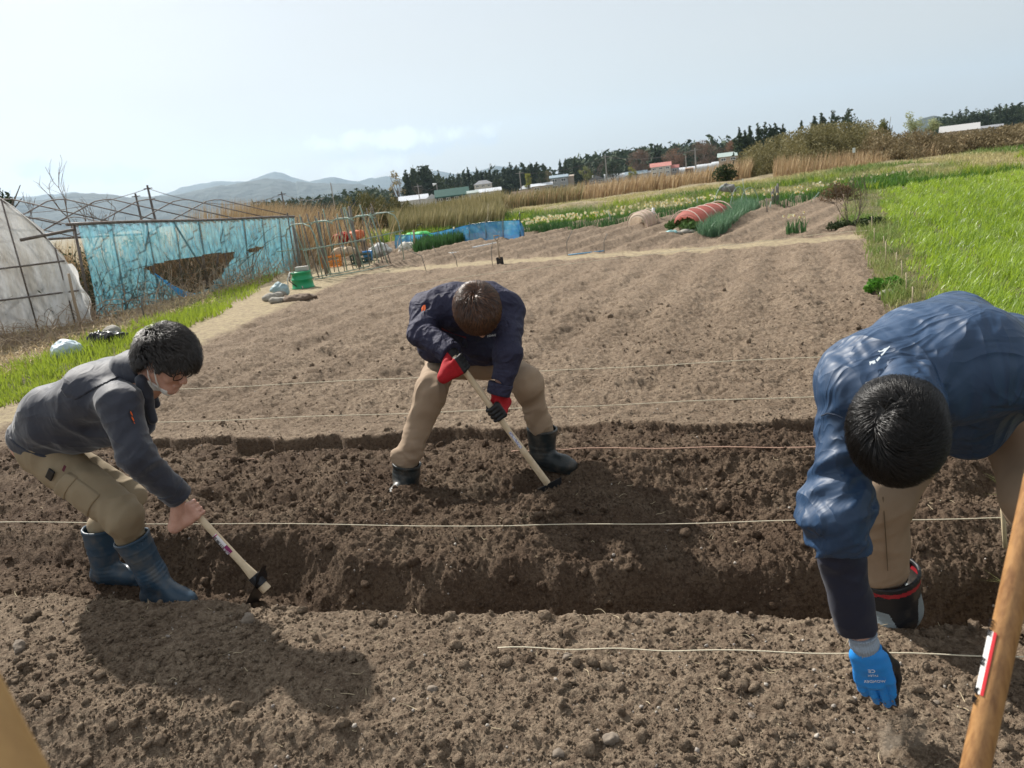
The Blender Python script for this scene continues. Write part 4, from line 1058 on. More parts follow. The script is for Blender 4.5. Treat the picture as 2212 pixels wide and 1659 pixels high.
    tx = text_obj('sticker_text', '\u6728\u67c4', 0.018, M_white, None, mcen, ax, -side * 1.0); parts_to(hoe, tx)

# ------------------------------------------------------------------ the man in the middle, facing the camera, bent over a hoe
if 1:
    Pe = ZB(690, 600, 4.22); Mi = ZB(690, 300, 4.05); Ch = ZB(690, 275, 3.80); Nk = ZB(735, 270, 3.62)
    hoeA = ZB(590, 617, 3.44); hoeB = ZB(1232, 1492, 3.56); hd = nv(hoeB - hoeA)
    on = lambda x, y: hoeA + hd * float((ZB(x, y, 3.5) - hoeA) @ hd)
    tocam = nv(CAM - ZB(700, 800, 3.5))
    gR, wR = hand_grip(on(622, 655), -hd, nv(tocam * .95 - RGT * .35), 0.0155, mir=1)
    gL, wL = hand_grip(on(872, 1000), -hd, nv(tocam * .15 + RGT * .9 + Z3 * .2), 0.0155, mir=-1)
    sh = [ZB(410, 290, 3.80), ZB(955, 290, 3.80)]; el_ = [ZB(375, 455, 3.62), ZB(965, 590, 3.58)]
    wr = [ZB(575, 600, 3.49), ZB(893, 880, 3.53)]
    hip = [ZB(500, 660, 4.18), ZB(880, 650, 4.18)]; kn = [ZB(440, 850, 3.82), ZB(1090, 800, 3.82)]
    an = [ZB(262, 1375, 3.72), ZB(1195, 1290, 3.97)]
    lat = nv(sh[1] - sh[0])
    hf = frame(np.array([0.03, -0.42, -0.86]), np.array([-0.05, -0.8, 0.45])); head = ZB(758, 318, 3.50)
    B = body_prims(head, hf, Pe, Mi, Ch, Nk, sh, el_, wr, hip, kn, [ZB(264, 1350, 3.72), ZB(1195, 1130, 3.94)], lat) + gR + gL + [rc(wR, wr[0], .025, .029, .02), rc(wL, wr[1], .025, .029, .02)]
    man2 = sdf_obj('person', B, 0.0048, M_skin)
    tag(man2, 'man in navy work jacket and red gloves facing the camera, bent over a hoe', 'person')
    Jk = torso_prims(ZB(690, 520, 4.2), Mi, Ch, Nk, sh, el_, wr, lat, r=(.135, .140, .130), sl=(.088, .072, .056), w=(.095, .11, .115))
    Jk += [rc(ZB(440, 545, 4.0), ZB(900, 575, 4.0), .095, .095, .06), rc(ZB(640, 480, 3.85), ZB(800, 590, 3.9), .07, .055, .06)]
    dj = cloth(33, 0.009, 7, joints=[(el_[0], wr[0] - sh[0], .14, .035, .014), (el_[1], wr[1] - sh[1], .15, .04, .012), (sh[0], lat, .12, .05, .012), (sh[1], lat, .12, .05, .012), (ZB(690, 520, 3.9), Z3, .22, .06, .012)])
    wdl = [nv(wr[0] - el_[0]), nv(wr[1] - el_[1])]
    hemc = ZB(690, 590, 4.0)
    jacket2 = sdf_obj('jacket', Jk + [rc(wr[i] + wdl[i] * .004, wr[i] + wdl[i] * .2, .085, .085, .003, sub=True) for i in (0, 1)], 0.0056, M_jack2, man2, dj, cuts=[(ZB(690, 640, 4.02), nv(np.array([0.02, 0.25, -1.0])))])
    nkd = nv(head - Nk)
    sdf_obj('collar', [rc(Nk - nkd * .04, Nk + nkd * .035, .10, .092, .02), rc(Nk - nkd * .08, Nk + nkd * .14, .066, .070, .004, sub=True)], .005, M_jack2, jacket2, cuts=[(Nk + nkd * .04, nkd)])
    for i in (0, 1):
        Rc = np.stack([wdl[i], nv(np.cross(wdl[i], Z3)), nv(np.cross(wdl[i], np.cross(wdl[i], Z3)))], 1)
        sdf_obj('cuff', shell_of([rc(el_[i], wr[i], .072, .056)], .005, wr[i] - wdl[i] * .03, np.array([.028, .09, .09]), Rc, .003), .005, M_jack2, jacket2)
    # chest pocket with a red zip, lettering on the other side, orange shoulder badge
    M_redz = mat('dark_red_zip', (0.16, 0.008, 0.02), .6)
    zp = [on_surf(Jk, x, y, 3.6, .012) for x, y in ((505, 425), (545, 448), (590, 468), (640, 482), (672, 488))]
    mb = ribbon(zp, .009, tocam); mb.build('pocket_zip', M_redz, jacket2)
    mb = MB(); a = [on_surf(Jk, x, y, 3.6, .011) for x, y in ((495, 430), (675, 495), (690, 560), (530, 510))]; mb.quad(*a); mb.build('chest_pocket', M_jack2, jacket2)
    lc = on_surf(Jk, 855, 474, 3.6, .016); text_obj('lettering', 'POWER', .0155, M_white, jacket2, lc, RGT + UPV * .15, UPV)
    mb = MB(); c_ = [on_surf(Jk, x, y, 3.6, .014) for x, y in ((368, 312), (366, 285), (378, 265), (392, 262), (396, 285), (388, 305), (379, 298))]; mb.add([tuple(q) for q in c_], [tuple(range(len(c_)))[::-1]]); mb.build('badge', M_orange, jacket2)
    Tr = [rc(ZB(600, 640, 4.2), ZB(780, 640, 4.2), .12, .12, .06)] + leg_prims(hip, kn, [ZB(264, 1340, 3.72), ZB(1194, 1120, 3.93)], r=(.096, .082, .062), k=.05)
    kd = [(kn[0], kn[0] - hip[0], .16, .06, .014), (kn[1], an[1] - kn[1], .16, .06, .016), (kn[0] + (an[0] - kn[0]) * .45, an[0] - kn[0], .16, .06, .012), (ZB(290, 1300, 3.7), an[0] - kn[0], .11, .038, .022), (ZB(1160, 1060, 3.9), an[1] - kn[1], .12, .045, .016)]
    sdt = cloth(44, .009, 7, joints=kd)
    adr = [nv(an[0] - kn[0]), nv(an[1] - kn[1])]
    tr2 = sdf_obj('trousers', Tr + [rc(ZB(310, 1262, 3.72), ZB(218, 1300, 3.72), .058, .050, .03)], .0056, M_beige, man2, sdt)
    hl = np.stack([nv(kn[0] - hip[0] + (an[0] - kn[0]) * .5), nv(np.cross(nv(kn[0] - hip[0] + (an[0] - kn[0]) * .5), tocam)), tocam - 0], 1); hl[:, 2] = np.cross(hl[:, 0], hl[:, 1])
    pkc = on_surf(Tr, 345, 745, 3.8, .0)
    sdf_obj('cargo_pocket', shell_of(Tr, .012, pkc, np.array([.085, .045, .08]), hl, .005), .005, M_beige, tr2, lambda p: sdt(p) * .8)
    sdf_obj('pocket_flap', shell_of(Tr, .018, on_surf(Tr, 345, 640, 3.8, .0), np.array([.022, .048, .08]), hl, .004), .005, M_beige, tr2, lambda p: sdt(p) * .8)
    boot('boot', ZB(262, 1440, 3.72), ZB(266, 1348, 3.72), float(ZB(262, 1560, 3.72)[2]), -NDIR + UDIR * -.15, M_bootk, man2, rt=.082, ra=.072, flen=.27, bands=(.02,), seed=8)
    boot('boot', ZB(1195, 1290, 3.95), ZB(1196, 1108, 3.95), float(ZB(1250, 1395, 3.92)[2]), UDIR * 1 - NDIR * 0.45, M_bootk, man2, rt=.088, ra=.072, flen=.29, bands=(.055, .06), seed=9)
    # gloves
    for gp, w_, wrist, nm in ((gR, wR, wr[0], 0), (gL, wL, wr[1], 1)):
        gl = [dict(q) for q in gp]
        def inflate(q):
            g = q['f']; return dict(f=lambda p, g=g: g(p) - .0014, c=q['c'], r=q['r'] + .002, k=q['k'], sub=False)
        gl = [inflate(q) for q in gl] + [rc(w_, wrist, .030, .036, .02)]
        cpt = on(632, 665) if nm == 0 else on(872, 1000)
        outv = nv(w_ - cpt)
        mf = lambda c, cpt=cpt, outv=outv: np.where(((c - cpt) @ outv < 0.016), 1, 0)
        sdf_obj('glove', gl, .0027, [M_redg, M_blackg], man2, mifn=mf)
    hlB = lambda q: (q[..., 2] > np.interp(q[..., 1], [-0.12, -0.07, -0.03, 0.0, 0.035, 0.06, 0.12], [-0.085, -0.07, -0.02, -0.01, 0.000, 0.018, 0.004]) + 0.018 * fbm3(q * 45, 8, 2))
    make_hair(hf, head, M_hairb, man2, 51, hlB, n=8500, length=.066, vol=.002, rise=1.5, wd=.0026, whorl=(0.004, -.045, .13))
    M_gold = mat('gold_wire', (0.45, 0.33, 0.12), .3, metal=1.0)
    glasses(hf, head, man2, fmat=M_gold)
    hoe2 = empty('hoe', hoeB, label='hoe with a long wooden handle held by two red gloves, blade sunk in soil', cat='hoe')
    L = float(np.linalg.norm(hoeB - hoeA)); mb = MB()
    mb.tube([hoeA, hoeA + hd * .01, hoeA + hd * L * .6, hoeB], [.012, .0155, .0155, .0195], 12)
    parts_to(hoe2, mb.build('handle', M_wood, None, False, bevel=.002))
    # blade sunk in the loose soil
    mb = MB(); s2 = nv(np.cross(hd, tocam)); mb.box(hoeB + hd * .03 - NDIR * .02 - Z3 * .05, (.15, .005, .17), Matrix([list(r) for r in np.stack([nv(np.cross(hd, NDIR)), NDIR, -Z3], 1)])); parts_to(hoe2, mb.build('blade', M_steel))
    a = on(972, 1135); b = on(1055, 1250); nrm = nv(CAM - a); nn = nv(nrm - (nrm @ hd) * hd)
    mb = ribbon([a + nn * .0168, b + nn * .0185], .014, nn); parts_to(hoe2, mb.build('sticker', mat('white_sticker_print', (0.66, 0.67, 0.74), .5, col2=(0.22, 0.22, 0.40), nscale=160, nlo=.5, nhi=.56)))

# ------------------------------------------------------------------ the man on the right, close to the camera
if 1:
    Pe = ZC(800, 410, 2.60); Mi = ZC(770, 320, 2.38); Ch = ZC(590, 300, 2.05); Nk = ZC(520, 400, 1.90)
    sh = [ZC(340, 390, 1.98), ZC(820, 270, 2.02)]; el_ = [ZC(268, 830, 1.86), ZC(1090, 330, 2.05)]; wr = [ZC(352, 1245, 1.90), ZC(1180, 620, 2.1)]
    hip = [ZC(610, 480, 2.62), ZC(965, 500, 2.60)]; kn = [ZC(428, 760, 2.40), ZC(1050, 770, 2.32)]; an = [ZC(478, 1130, 2.52), ZC(1120, 1180, 2.42)]
    lat = nv(sh[1] - sh[0])
    head = ZC(512, 535, 1.775); toc = nv(CAM - head)
    hf = frame(-UPV * 0.93 + RGT * 0.05 - toc * .12, toc * .9 - UPV * .25 - RGT * .12)
    wd3 = nv(wr[0] - el_[0])
    # gloved hand reaching down, back of the hand to the camera
    hc = ZC(412, 1402, 1.90); hx = nv(nv(ZC(435, 1500, 1.90) - ZC(385, 1290, 1.90)) - toc * 0.10); side = nv(np.cross(toc, hx)) * 1.0      # side points to image right?
    if side @ RGT < 0: side = -side
    bk = nv(np.cross(side, hx)); bk = bk if bk @ toc > 0 else -bk
    HP = lambda a, b, c: hc + side * a * 1.12 + hx * (b * 1.22 + .012) + bk * c * 1.1
    Hd = [rc(HP(-.026, -.045, 0), HP(-.030, .028, 0), .019, .015, .02), rc(HP(0, -.050, 0), HP(0, .032, .002), .021, .017, .02), rc(HP(.024, -.045, 0), HP(.030, .020, 0), .019, .016, .02),
          rc(HP(-.004, -.085, 0), HP(0, -.03, 0), .028, .024, .03)]
    fing = []
    for x0, y0, ln, cu, sp in [(a_, b_, c_ * 1.25, d_, e_) for a_, b_, c_, d_, e_ in ((-.036, .020, .060, .9, .014), (-.013, .032, .074, .75, .010), (.011, .034, .082, .62, .004), (.033, .024, .080, .50, -.004))]:
        p0 = HP(x0, y0, .002); a1 = .10; d1 = hx * math.cos(a1) - bk * math.sin(a1) + side * sp * 4; p1 = p0 + nv(d1) * ln * .48
        a2 = a1 + cu * .32; d2 = hx * math.cos(a2) - bk * math.sin(a2) + side * sp * 9; p2 = p1 + nv(d2) * ln * .34
        a3 = a2 + cu * .35; d3 = hx * math.cos(a3) - bk * math.sin(a3) + side * sp * 9; p3 = p2 + nv(d3) * ln * .26
        fing += [rc(HP(x0 * .9, y0 - .02, 0), p0, .0125, .0112, .008), rc(p0, p1, .0112, .0102, .0035), rc(p1, p2, .0102, .0095, .003), rc(p2, p3, .0095, .0080, .003)]
    th = [HP(.030, -.030, -.010), HP(.046, .005, -.026), HP(.046, .048, -.034), HP(.036, .084, -.034)]
    fing += [rc(th[0], th[1], .017, .0135, .014), rc(th[1], th[2], .0135, .0115, .005), rc(th[2], th[3], .0115, .0090, .003)]
    B = body_prims(head, hf, Pe, Mi, Ch, Nk, sh, el_, wr, hip, kn, [ZC(470, 1020, 2.50), an[1]], lat)
    sm = lambda q, d=.0028: dict(f=lambda p, g=q['f']: g(p) + d, c=q['c'], r=q['r'], k=q['k'], sub=q['sub'])
    wrist = HP(-.004, -.085, 0)
    B += [sm(q) for q in Hd + fing] + [rc(wr[0], wrist, .031, .028, .02)]
    hw2 = wr[1]; B += [rc(hw2, hw2 - Z3 * .08, .028, .032, .02), rc(hw2 - Z3 * .08, hw2 - Z3 * .16, .03, .016, .02)]
    man3 = sdf_obj('person', B, .0048, M_skin)
    tag(man3, 'man in a shiny blue windbreaker bending right down, a blue glove on his hand', 'person')
    Jk = torso_prims(ZC(850, 400, 2.48), Mi, Ch, Nk, sh, el_, wr, lat, r=(.14, .150, .140), sl=(.098, .082, .066), w=(.06, .085, .11), k=.07)
    hcut = (ZC(800, 560, 2.3), nv(RGT * .72 - UPV * .62))
    for q_ in Jk[:4]:
        q_['f'] = (lambda p, g=q_['f']: np.maximum(g(p), (p - hcut[0]) @ hcut[1]))
    Jk += [rc(ZC(700, 430, 2.25), ZC(760, 520, 2.3), .12, .09, .06), rc(ZC(600, 230, 2.15), ZC(700, 200, 2.3), .14, .15, .06)]
    slx = ZC(258, 950, 1.90)
    jn = [(el_[0] + Z3 * .06, el_[0] - sh[0], .18, .050, .022), (el_[0] - Z3 * .02, wd3, .12, .036, .020), (sh[0], lat, .14, .06, .014), (Mi, Ch - Mi, .2, .08, .010)]
    dj = cloth(61, .010, 4.0, joints=jn, crinkle=.0025, dirv=Ch - Pe)
    cutp = el_[0] + wd3 * .040
    jacket3 = sdf_obj('windbreaker', Jk + [rc(cutp + wd3 * .105, cutp + wd3 * .6, .105, .105, .006, sub=True)], .0056, M_jack3, man3, dj)
    nkd = nv(head - Nk)
    sdf_obj('collar', [rc(Nk - nkd * .03, Nk + nkd * .05, .100, .094, .02), rc(Nk - nkd * .08, Nk + nkd * .14, .066, .074, .004, sub=True)], .005, M_jack3, jacket3, cloth(65, .008, 9), cuts=[(Nk + nkd * .045, nkd)])
    fz = lambda x, y: (((3380 + .147 * x) * .5486 - 1645.7) / .5787, ((1320 + .147 * y) * .5486 - 631) / .5787)
    mb = MB()
    for poly in (((290, 710), (440, 670), (462, 740), (385, 775), (370, 745), (345, 755), (310, 812)), ((470, 660), (560, 570), (592, 600), (512, 702)), ((560, 450), (520, 430), (545, 410), (610, 415), (690, 355), (770, 330), (850, 280), (840, 312), (720, 440), (660, 520), (610, 552), (598, 522), (690, 430), (650, 430))):
        q_ = [on_surf(Jk, *fz(x, y), 2.1, .011, ZC) for x, y in poly]; mb.add([tuple(v) for v in q_], [tuple(range(len(q_)))])
    mb.build('emblem', mat('pale_print', (0.62, .68, .72), .5), jacket3)
    for nm_, pts_ in (('seam', ((222, 462), (245, 452), (275, 458), (302, 470))),):
        mb = MB(); mb.tube([on_surf(Jk, x, y, 2.0, .0035, ZC) for x, y in pts_], .0022, 5); mb.build(nm_, mat('seam_thread', (.006, .018, .045), .7) if 'seam_thread' not in bpy.data.materials else bpy.data.materials['seam_thread'], jacket3)
    # navy under-sleeve
    us = [rc(el_[0], wr[0], .062, .050)]
    sdf_obj('under_sleeve', us, .0052, M_sleeve, man3, cloth(71, .007, 9, joints=[(el_[0] + wd3 * .12, wd3, .1, .035, .008), (wr[0], wd3, .08, .05, .004)]), cuts=[(wr[0] + wd3 * .01, wd3)])
    Tr = [rc(Pe - lat * .05, Pe + lat * .05, .125, .125, .06)] + leg_prims(hip, kn, [ZC(445, 1015, 2.50), an[1]], r=(.115, .100, .086), k=.06)
    sdt = cloth(81, .007, 6, joints=[(kn[0], an[0] - kn[0], .15, .06, .010), (an[0] + (kn[0] - an[0]) * .3, an[0] - kn[0], .1, .05, .008)])
    tr3 = sdf_obj('trousers', Tr, .0056, M_beige, man3, sdt)
    seam = [on_surf(Tr, x, y, 2.4, .0055, ZC) for x, y in ((452, 765), (458, 850), (464, 940), (470, 1040))]
    mb = MB(); mb.tube(seam, .0016, 5); mb.build('trouser_seam', mat('brown_thread', (.14, .10, .06), .9), tr3)
    # boot: black with red band and grey heel and toe panels
    btop = ZC(466, 1040, 2.52); ban = ZC(490, 1175, 2.54); bs = float(ZC(490, 1300, 2.54)[2]) - .02
    bf = nv(-UDIR * .55 - NDIR * .75); bax = nv(btop - ban)
    def mif(c):
        h = (c - ban) @ bax; L_ = float(np.linalg.norm(btop - ban)); m_ = np.zeros(len(c), int)
        m_[np.abs(h - L_ + .030) < .0085] = 1
        sd_ = (c - ban) @ nv(RGT - (RGT @ bax) * bax); low = h < .052 + 0 * sd_
        a_ = (np.abs(sd_ + .075) < .048 - (h + .03) * .25) & (h < .05) & ((c - ban) @ toc > -.01); b_ = (sd_ > .028 - (h + .1) * -.18) & (h < .07)
        m_[(a_ | b_) & (h > -.2)] = 2
        return m_
    boot('boot', ban, btop, bs, bf, None, man3, rt=.104, ra=.088, flen=.28, bands=(), seed=12, mifn=mif, mats=[M_bootr, M_redband, M_grey], label='black rubber boot with a red band and grey patches')
    boot('boot', an[1] - Z3 * .02, an[1] + Z3 * .12, an[1][2] - .12, bf, M_bootr, man3, rt=.085, ra=.07, seed=13)
    # glove: blue back, black palm
    infl = [sm(q, -.0016) for q in Hd + fing]
    cfc = wrist; gm3 = lambda c: np.where(((c - hc) @ bk < -.006 - .0 * 1) | ((c - hc) @ side > .043), 1, 0)
    def mg(c):
        r_ = ((c - hc) @ bk < -.010) | (((c - hc) @ side > .036) & ((c - hc) @ bk < .006))
        return r_.astype(int)
    glv = sdf_obj('glove', infl, .0028, [M_blueg, M_blackg], man3, lambda p: -.0012 * fbm3(p * 60, 5, 2), cuts=[(wrist + hx * .022, -hx)], mifn=mg)
    M_knit = mat('grey_blue_knit', (.30, .36, .44), .9, bump=.3, bscale=200)
    kp = [rc(wrist - hx * .022, wrist + hx * .030, .037, .034, .01)]
    def kd_(p):
        q = p - wrist; an_ = np.arctan2(q @ side, q @ bk); return -.0016 * np.sin(an_ * 34) - .002 * np.sin((q @ hx) * 160)
    sdf_obj('glove_cuff', kp, .0026, M_knit, glv, kd_, cuts=[(wrist - hx * .022, -hx), (wrist + hx * .034, hx)])
    # print on the back of the glove (reads upside down from here)
    def gprint(txt, sz, a, b):
        q = HP(a, b, .012); 
        for _ in range(20): q = q - bk * (float(sdf_eval(infl, q[None])[0]) - .0016)
        text_obj('print', txt, sz, M_white, glv, q, -side, -hx)
    gprint('CE', .015, .000, -.024); gprint('LATEX', .0085, .000, -.008); gprint('WONDER', .012, .000, .012)
    hlC = lambda q: (q[..., 2] > np.interp(q[..., 1], [-0.12, -0.07, -0.03, 0.0, 0.035, 0.06, 0.12], [-0.085, -0.07, -0.03, -0.02, 0.000, 0.022, 0.012]) + 0.016 * fbm3(q * 45, 9, 2))
    make_hair(hf, head, M_hairk, man3, 91, hlC, n=14000, length=.058, vol=-.003, rise=1.0, wd=.0021, whorl=(0.035, -.035, .135), disp_amp=.008)
# ================================================================== GRASS, REEDS, TREES
def gzs(x, y): return ground_z(np.asarray(x, float), np.asarray(y, float), False)
def blades(name, X, Y, H, W_, matl, lean=0.35, seed=1, wind=(0.0, 0.0), droop=0.5, Z=None, z0=-0.01, kind='stuff', tint=None, parent=None, segs=3):
    rng = np.random.default_rng(seed); n = len(X); X = np.asarray(X, float); Y = np.asarray(Y, float)
    if Z is None: Z = gzs(X, Y)
    a = rng.uniform(0, 2 * math.pi, n); le = lean * np.abs(rng.normal(0.6, 0.5, n)); H = np.broadcast_to(H, n); W_ = np.broadcast_to(W_, n)
    dx, dy = np.cos(a) * le + wind[0], np.sin(a) * le + wind[1]
    fa = rng.uniform(0, math.pi, n); sx, sy = np.cos(fa) * W_ / 2, np.sin(fa) * W_ / 2
    V = []; prof = [1.0, 0.95, 0.62, 0.0] if segs == 3 else [1.0, 0.7, 0.0]
    for k in range(segs + 1):
        t = k / segs; hx = X + dx * H * t ** 1.8; hy = Y + dy * H * t ** 1.8; hz = Z + z0 + H * (t - droop * 0.35 * np.minimum(le, 1.2) * t ** 3)
        if k < segs:
            V.append(np.stack([hx - sx * prof[k], hy - sy * prof[k], hz], 1)); V.append(np.stack([hx + sx * prof[k], hy + sy * prof[k], hz], 1))
        else: V.append(np.stack([hx, hy, hz], 1))
    V = np.stack(V, 1); m = V.shape[1]; o = (np.arange(n) * m)[:, None]
    Q = np.concatenate([o + np.array([[2 * k, 2 * k + 1, 2 * k + 3, 2 * k + 2]]) for k in range(segs - 1)]); T = o + np.array([[m - 3, m - 2, m - 1]])
    if tint is None: tint = rng.random(n)
    ob = np_mesh(name, V.reshape(-1, 3), [Q, T], matl, parent, attrs={'tint': np.repeat(tint, m)})
    if kind: tag(ob, kind=kind)
    return ob
M_crop = mat('grain_leaf', (0.075, 0.150, 0.010), 0.42, col2=(0.36, 0.46, 0.09), attr='tint', trans=0.42, tcol=(0.34, 0.48, 0.04), spec=0.5)
M_grass = mat('grass_leaf', (0.075, 0.150, 0.016), 0.6, col2=(0.24, 0.30, 0.05), attr='tint', trans=0.38, tcol=(0.33, 0.42, 0.04))
M_mead = mat('meadow_leaf', (0.085, 0.185, 0.022), 0.7, col2=(0.46, 0.41, 0.20), attr='tint', trans=0.35)
M_straw = mat('dead_grass', (0.36, 0.27, 0.15), 0.8, col2=(0.58, 0.46, 0.28), attr='tint', trans=0.25)
M_reed = mat('dry_reed', (0.30, 0.20, 0.11), 0.8, col2=(0.56, 0.43, 0.25), attr='tint', trans=0.25)
M_reedg = mat('green_brown_reed', (0.17, 0.16, 0.065), 0.8, col2=(0.40, 0.34, 0.18), attr='tint', trans=0.2)
M_bam = mat('bamboo_leaf', (0.085, 0.085, 0.028), 0.8, col2=(0.30, 0.26, 0.125), attr='tint', trans=0.25)
M_bark = mat('bark', (0.105, 0.080, 0.060), 0.9, col2=(0.16, 0.13, 0.10), nscale=12, bump=0.5, bscale=20, bdist=0.03)
M_twig = mat('grey_twigs', (0.20, 0.155, 0.125), 0.9, col2=(0.125, 0.095, 0.075), nscale=3)
M_weed = mat('weed_leaf', (0.12, 0.23, 0.03), 0.7, col2=(0.40, 0.35, 0.16), attr='tint', trans=0.3)
M_blue = mat('onion_leaf', (0.070, 0.160, 0.085), 0.5, col2=(0.20, 0.34, 0.20), attr='tint', trans=0.2)
M_leek = mat('dark_strap_leaf', (0.035, 0.105, 0.030), 0.5, col2=(0.085, 0.19, 0.06), attr='tint', trans=0.25)

def rad_sample(n, r0, r1, a0, a1, p=1.0, seed=0):
    rng = np.random.default_rng(seed); u = rng.random(n); r = r0 * (r1 / r0) ** (u ** p); a = np.radians(rng.uniform(a0, a1, n)); return r * np.sin(a), r * np.cos(a), r
# green grain on the right
x, y, r = rad_sample(int(290000 * QN), 3.0, 40, 14, 50, 0.80, 5)
ce = crop_edge_x(y) + 0.25 * fbm2(x * 1.5, y * 1.5, 21, 3)
rows = 0.5 + 0.5 * np.sin((x * 0.915 - y * 0.40) * 2 * math.pi / 0.62 + 0.5 * fbm2(x * .6, y * .6, 23, 2))
k = (x > ce) & (y < garden_back(x) - 0.2 + 0.5 * fbm2(x * .8, x * 0, 22, 3)) & (np.random.default_rng(3).random(len(x)) < 0.15 + 0.85 * rows)
x, y, r, ce = x[k], y[k], r[k], ce[k]
edge = sstep(0, 1.2, x - ce)
blades('grain_crop', x, y, (0.14 + 0.14 * np.random.default_rng(1).random(len(x))) * (0.65 + .35 * edge), 0.0065 + 0.00050 * r, M_crop, 0.75, 8, wind=(0.22, -0.1), droop=1.1,
       tint=np.clip(0.05 + 0.85 * np.random.default_rng(2).random(len(x)) ** 1.5 + 0.5 * fbm2(x * .6, y * .6, 25, 3), 0, 1))
# weedy verge between soil and grain
x, y, r = rad_sample(int(150000 * QN), 2.6, 32, 10, 46, 0.9, 15)
rx = right_edge_x(y) + 0.15 * fbm2(x * 3, y * 3, 26, 3)
d = fbm2(x * 1.3, y * 1.3, 27, 4)
k = (x > rx) & (x < crop_edge_x(y) + 0.5) & (y < garden_back(x)) & (np.random.default_rng(4).random(len(x)) < sstep(-0.35, 0.35, d) + 0.12)
x, y, r, d = x[k], y[k], r[k], d[k]
blades('verge_weeds', x, y, (0.04 + 0.13 * np.random.default_rng(5).random(len(x)) ** 2 + 0.08 * sstep(0, .4, d)), 0.0045 + 0.0005 * r, M_weed, 0.9, 9, tint=np.clip(0.45 - d + 0.4 * np.random.default_rng(6).random(len(x)), 0, 1))
# grass strip by the greenhouse
x, y, r = rad_sample(int(110000 * QN), 5.0, 26, -56, -10, 0.9, 16)
gx = grass_edge_x(y) + 0.25 * fbm2(x * 1.3, y * 1.3, 60, 4)
wd_ = np.interp(y, [4, 8, 12, 15, 20], [3.2, 1.9, 1.25, 1.1, .8])
d = fbm2(x * 1.1, y * 1.1, 28, 4)
k = (x < gx) & (x > gx - wd_ - 0.5 * d) & (np.random.default_rng(7).random(len(x)) < sstep(-0.7, 0.2, d + 0.4))
x, y, r, d = x[k], y[k], r[k], d[k]
blades('grass_strip', x, y, (0.08 + 0.13 * np.random.default_rng(8).random(len(x))) * (0.75 + 0.5 * sstep(-.2, .4, d)), 0.006 + 0.0006 * r, M_grass, 0.6, 10, tint=np.clip(0.45 + 0.6 * np.random.default_rng(9).random(len(x)) - 0.3 * d, 0, 1.3))
# dead mown stuff in front of net and greenhouse
x, y, r = rad_sample(int(34000 * QN), 7.5, 30, -50, -12, 1.0, 17)
gx = grass_edge_x(y); k = (x < gx - np.interp(y, [4, 8, 12, 15, 20], [2.7, 1.6, 1.0, .8, .5]) + 0.4 * fbm2(x, y, 29, 3)) & (x > gx - 5.2)
x, y, r = x[k], y[k], r[k]
blades('dead_grass_litter', x, y, 0.05 + 0.22 * np.random.default_rng(10).random(len(x)) ** 2, 0.006 + 0.0007 * r, M_straw, 1.8, 11, droop=1.5)
# meadow bank behind the plots
x, y, r = rad_sample(int(150000 * QN), 22, 46, -28, 46, 1.0, 18)
d = fbm2(x * 0.35, y * 0.35, 63, 4); gb = garden_back(x)
k = (y > gb + 0.1) & (y < gb + 11); x, y, r, d, gb = x[k], y[k], r[k], d[k], gb[k]
tn = np.clip(0.30 + 1.35 * d + 0.25 * (np.random.default_rng(12).random(len(x)) - .5) + 0.5 * sstep(2.5, 7, y - gb) - 0.55 * (1 - sstep(0, 2.5, y - gb)), 0, 1)
blades('meadow_bank', x, y, (0.07 + 0.16 * np.random.default_rng(13).random(len(x))) * (1.0 + 0.5 * (tn < .4)), 0.012 + 0.0008 * r, M_mead, 0.9, 12, tint=tn, segs=2)
# loose tufts of darker grass
# ---- tall dry reeds behind the bank
def reed_field(name, n, poly, h0, h1, matl, seed, wid=0.03, plume=0.35, tn=(0, 1), zf=None):
    """stems with plumes; poly: (x,y) rectangle-ish samples"""
    rng = np.random.default_rng(seed); X, Y = poly(rng, n); n = len(X); Z = gzs(X, Y)
    H = (h0 + (h1 - h0) * rng.random(n) ** 1.6) * (0.75 + 0.5 * vn2(X * .35, Y * .35, seed))
    tint = np.clip(tn[0] + (tn[1] - tn[0]) * rng.random(n) + 0.3 * fbm2(X * .2, Y * .2, seed + 1, 3), 0, 1)
    b = blades(name, X, Y, H, wid * (0.5 + rng.random(n)), matl, 0.22, seed, wind=(0.10, 0), Z=Z, tint=tint)
    m = rng.random(n) < plume; X2, Y2, Z2, H2 = X[m], Y[m], Z[m], H[m]
    return b
def band(y0, y1, x0, x1):
    return lambda rng, n: (lambda yy: (x0(yy) + (x1(yy) - x0(yy)) * rng.random(n), yy))(y0 + (y1 - y0) * rng.random(n))
# middle reeds (orange-brown), 44..66 m away
reed_field('reed_bed', int(30000 * QN), band(42, 66, lambda y: -0.10 * y, lambda y: 0.34 * y), 0.70, 1.22, M_reed, 71, 0.045)
reed_field('reed_bed_left', int(15000 * QN), band(42, 60, lambda y: -0.15 * y, lambda y: 0.12 * y), 0.75, 1.3, M_reedg, 72, 0.045)
# tall miscanthus beside the end of the blue net
def mis(rng, n):
    y = 21.8 + 5.5 * rng.random(n) ** 1.3; x = np.interp(y, [19.5, 22, 26, 31.5], [-6.2, -6.6, -6.2, -6.0]) + rng.normal(0, 1.0, n) - 0.6 ; return x, y
reed_field('pampas_reeds', int(9000 * QN), mis, 1.2, 2.1, M_reed, 73, 0.024)
def mis2(rng, n):
    y = 30 + 8 * rng.random(n); x = -0.135 * y + 0.15 * y * rng.random(n); return x, y
reed_field('reeds_by_bush', int(8000 * QN), mis2, 0.7, 1.15, M_reedg, 74, 0.04)

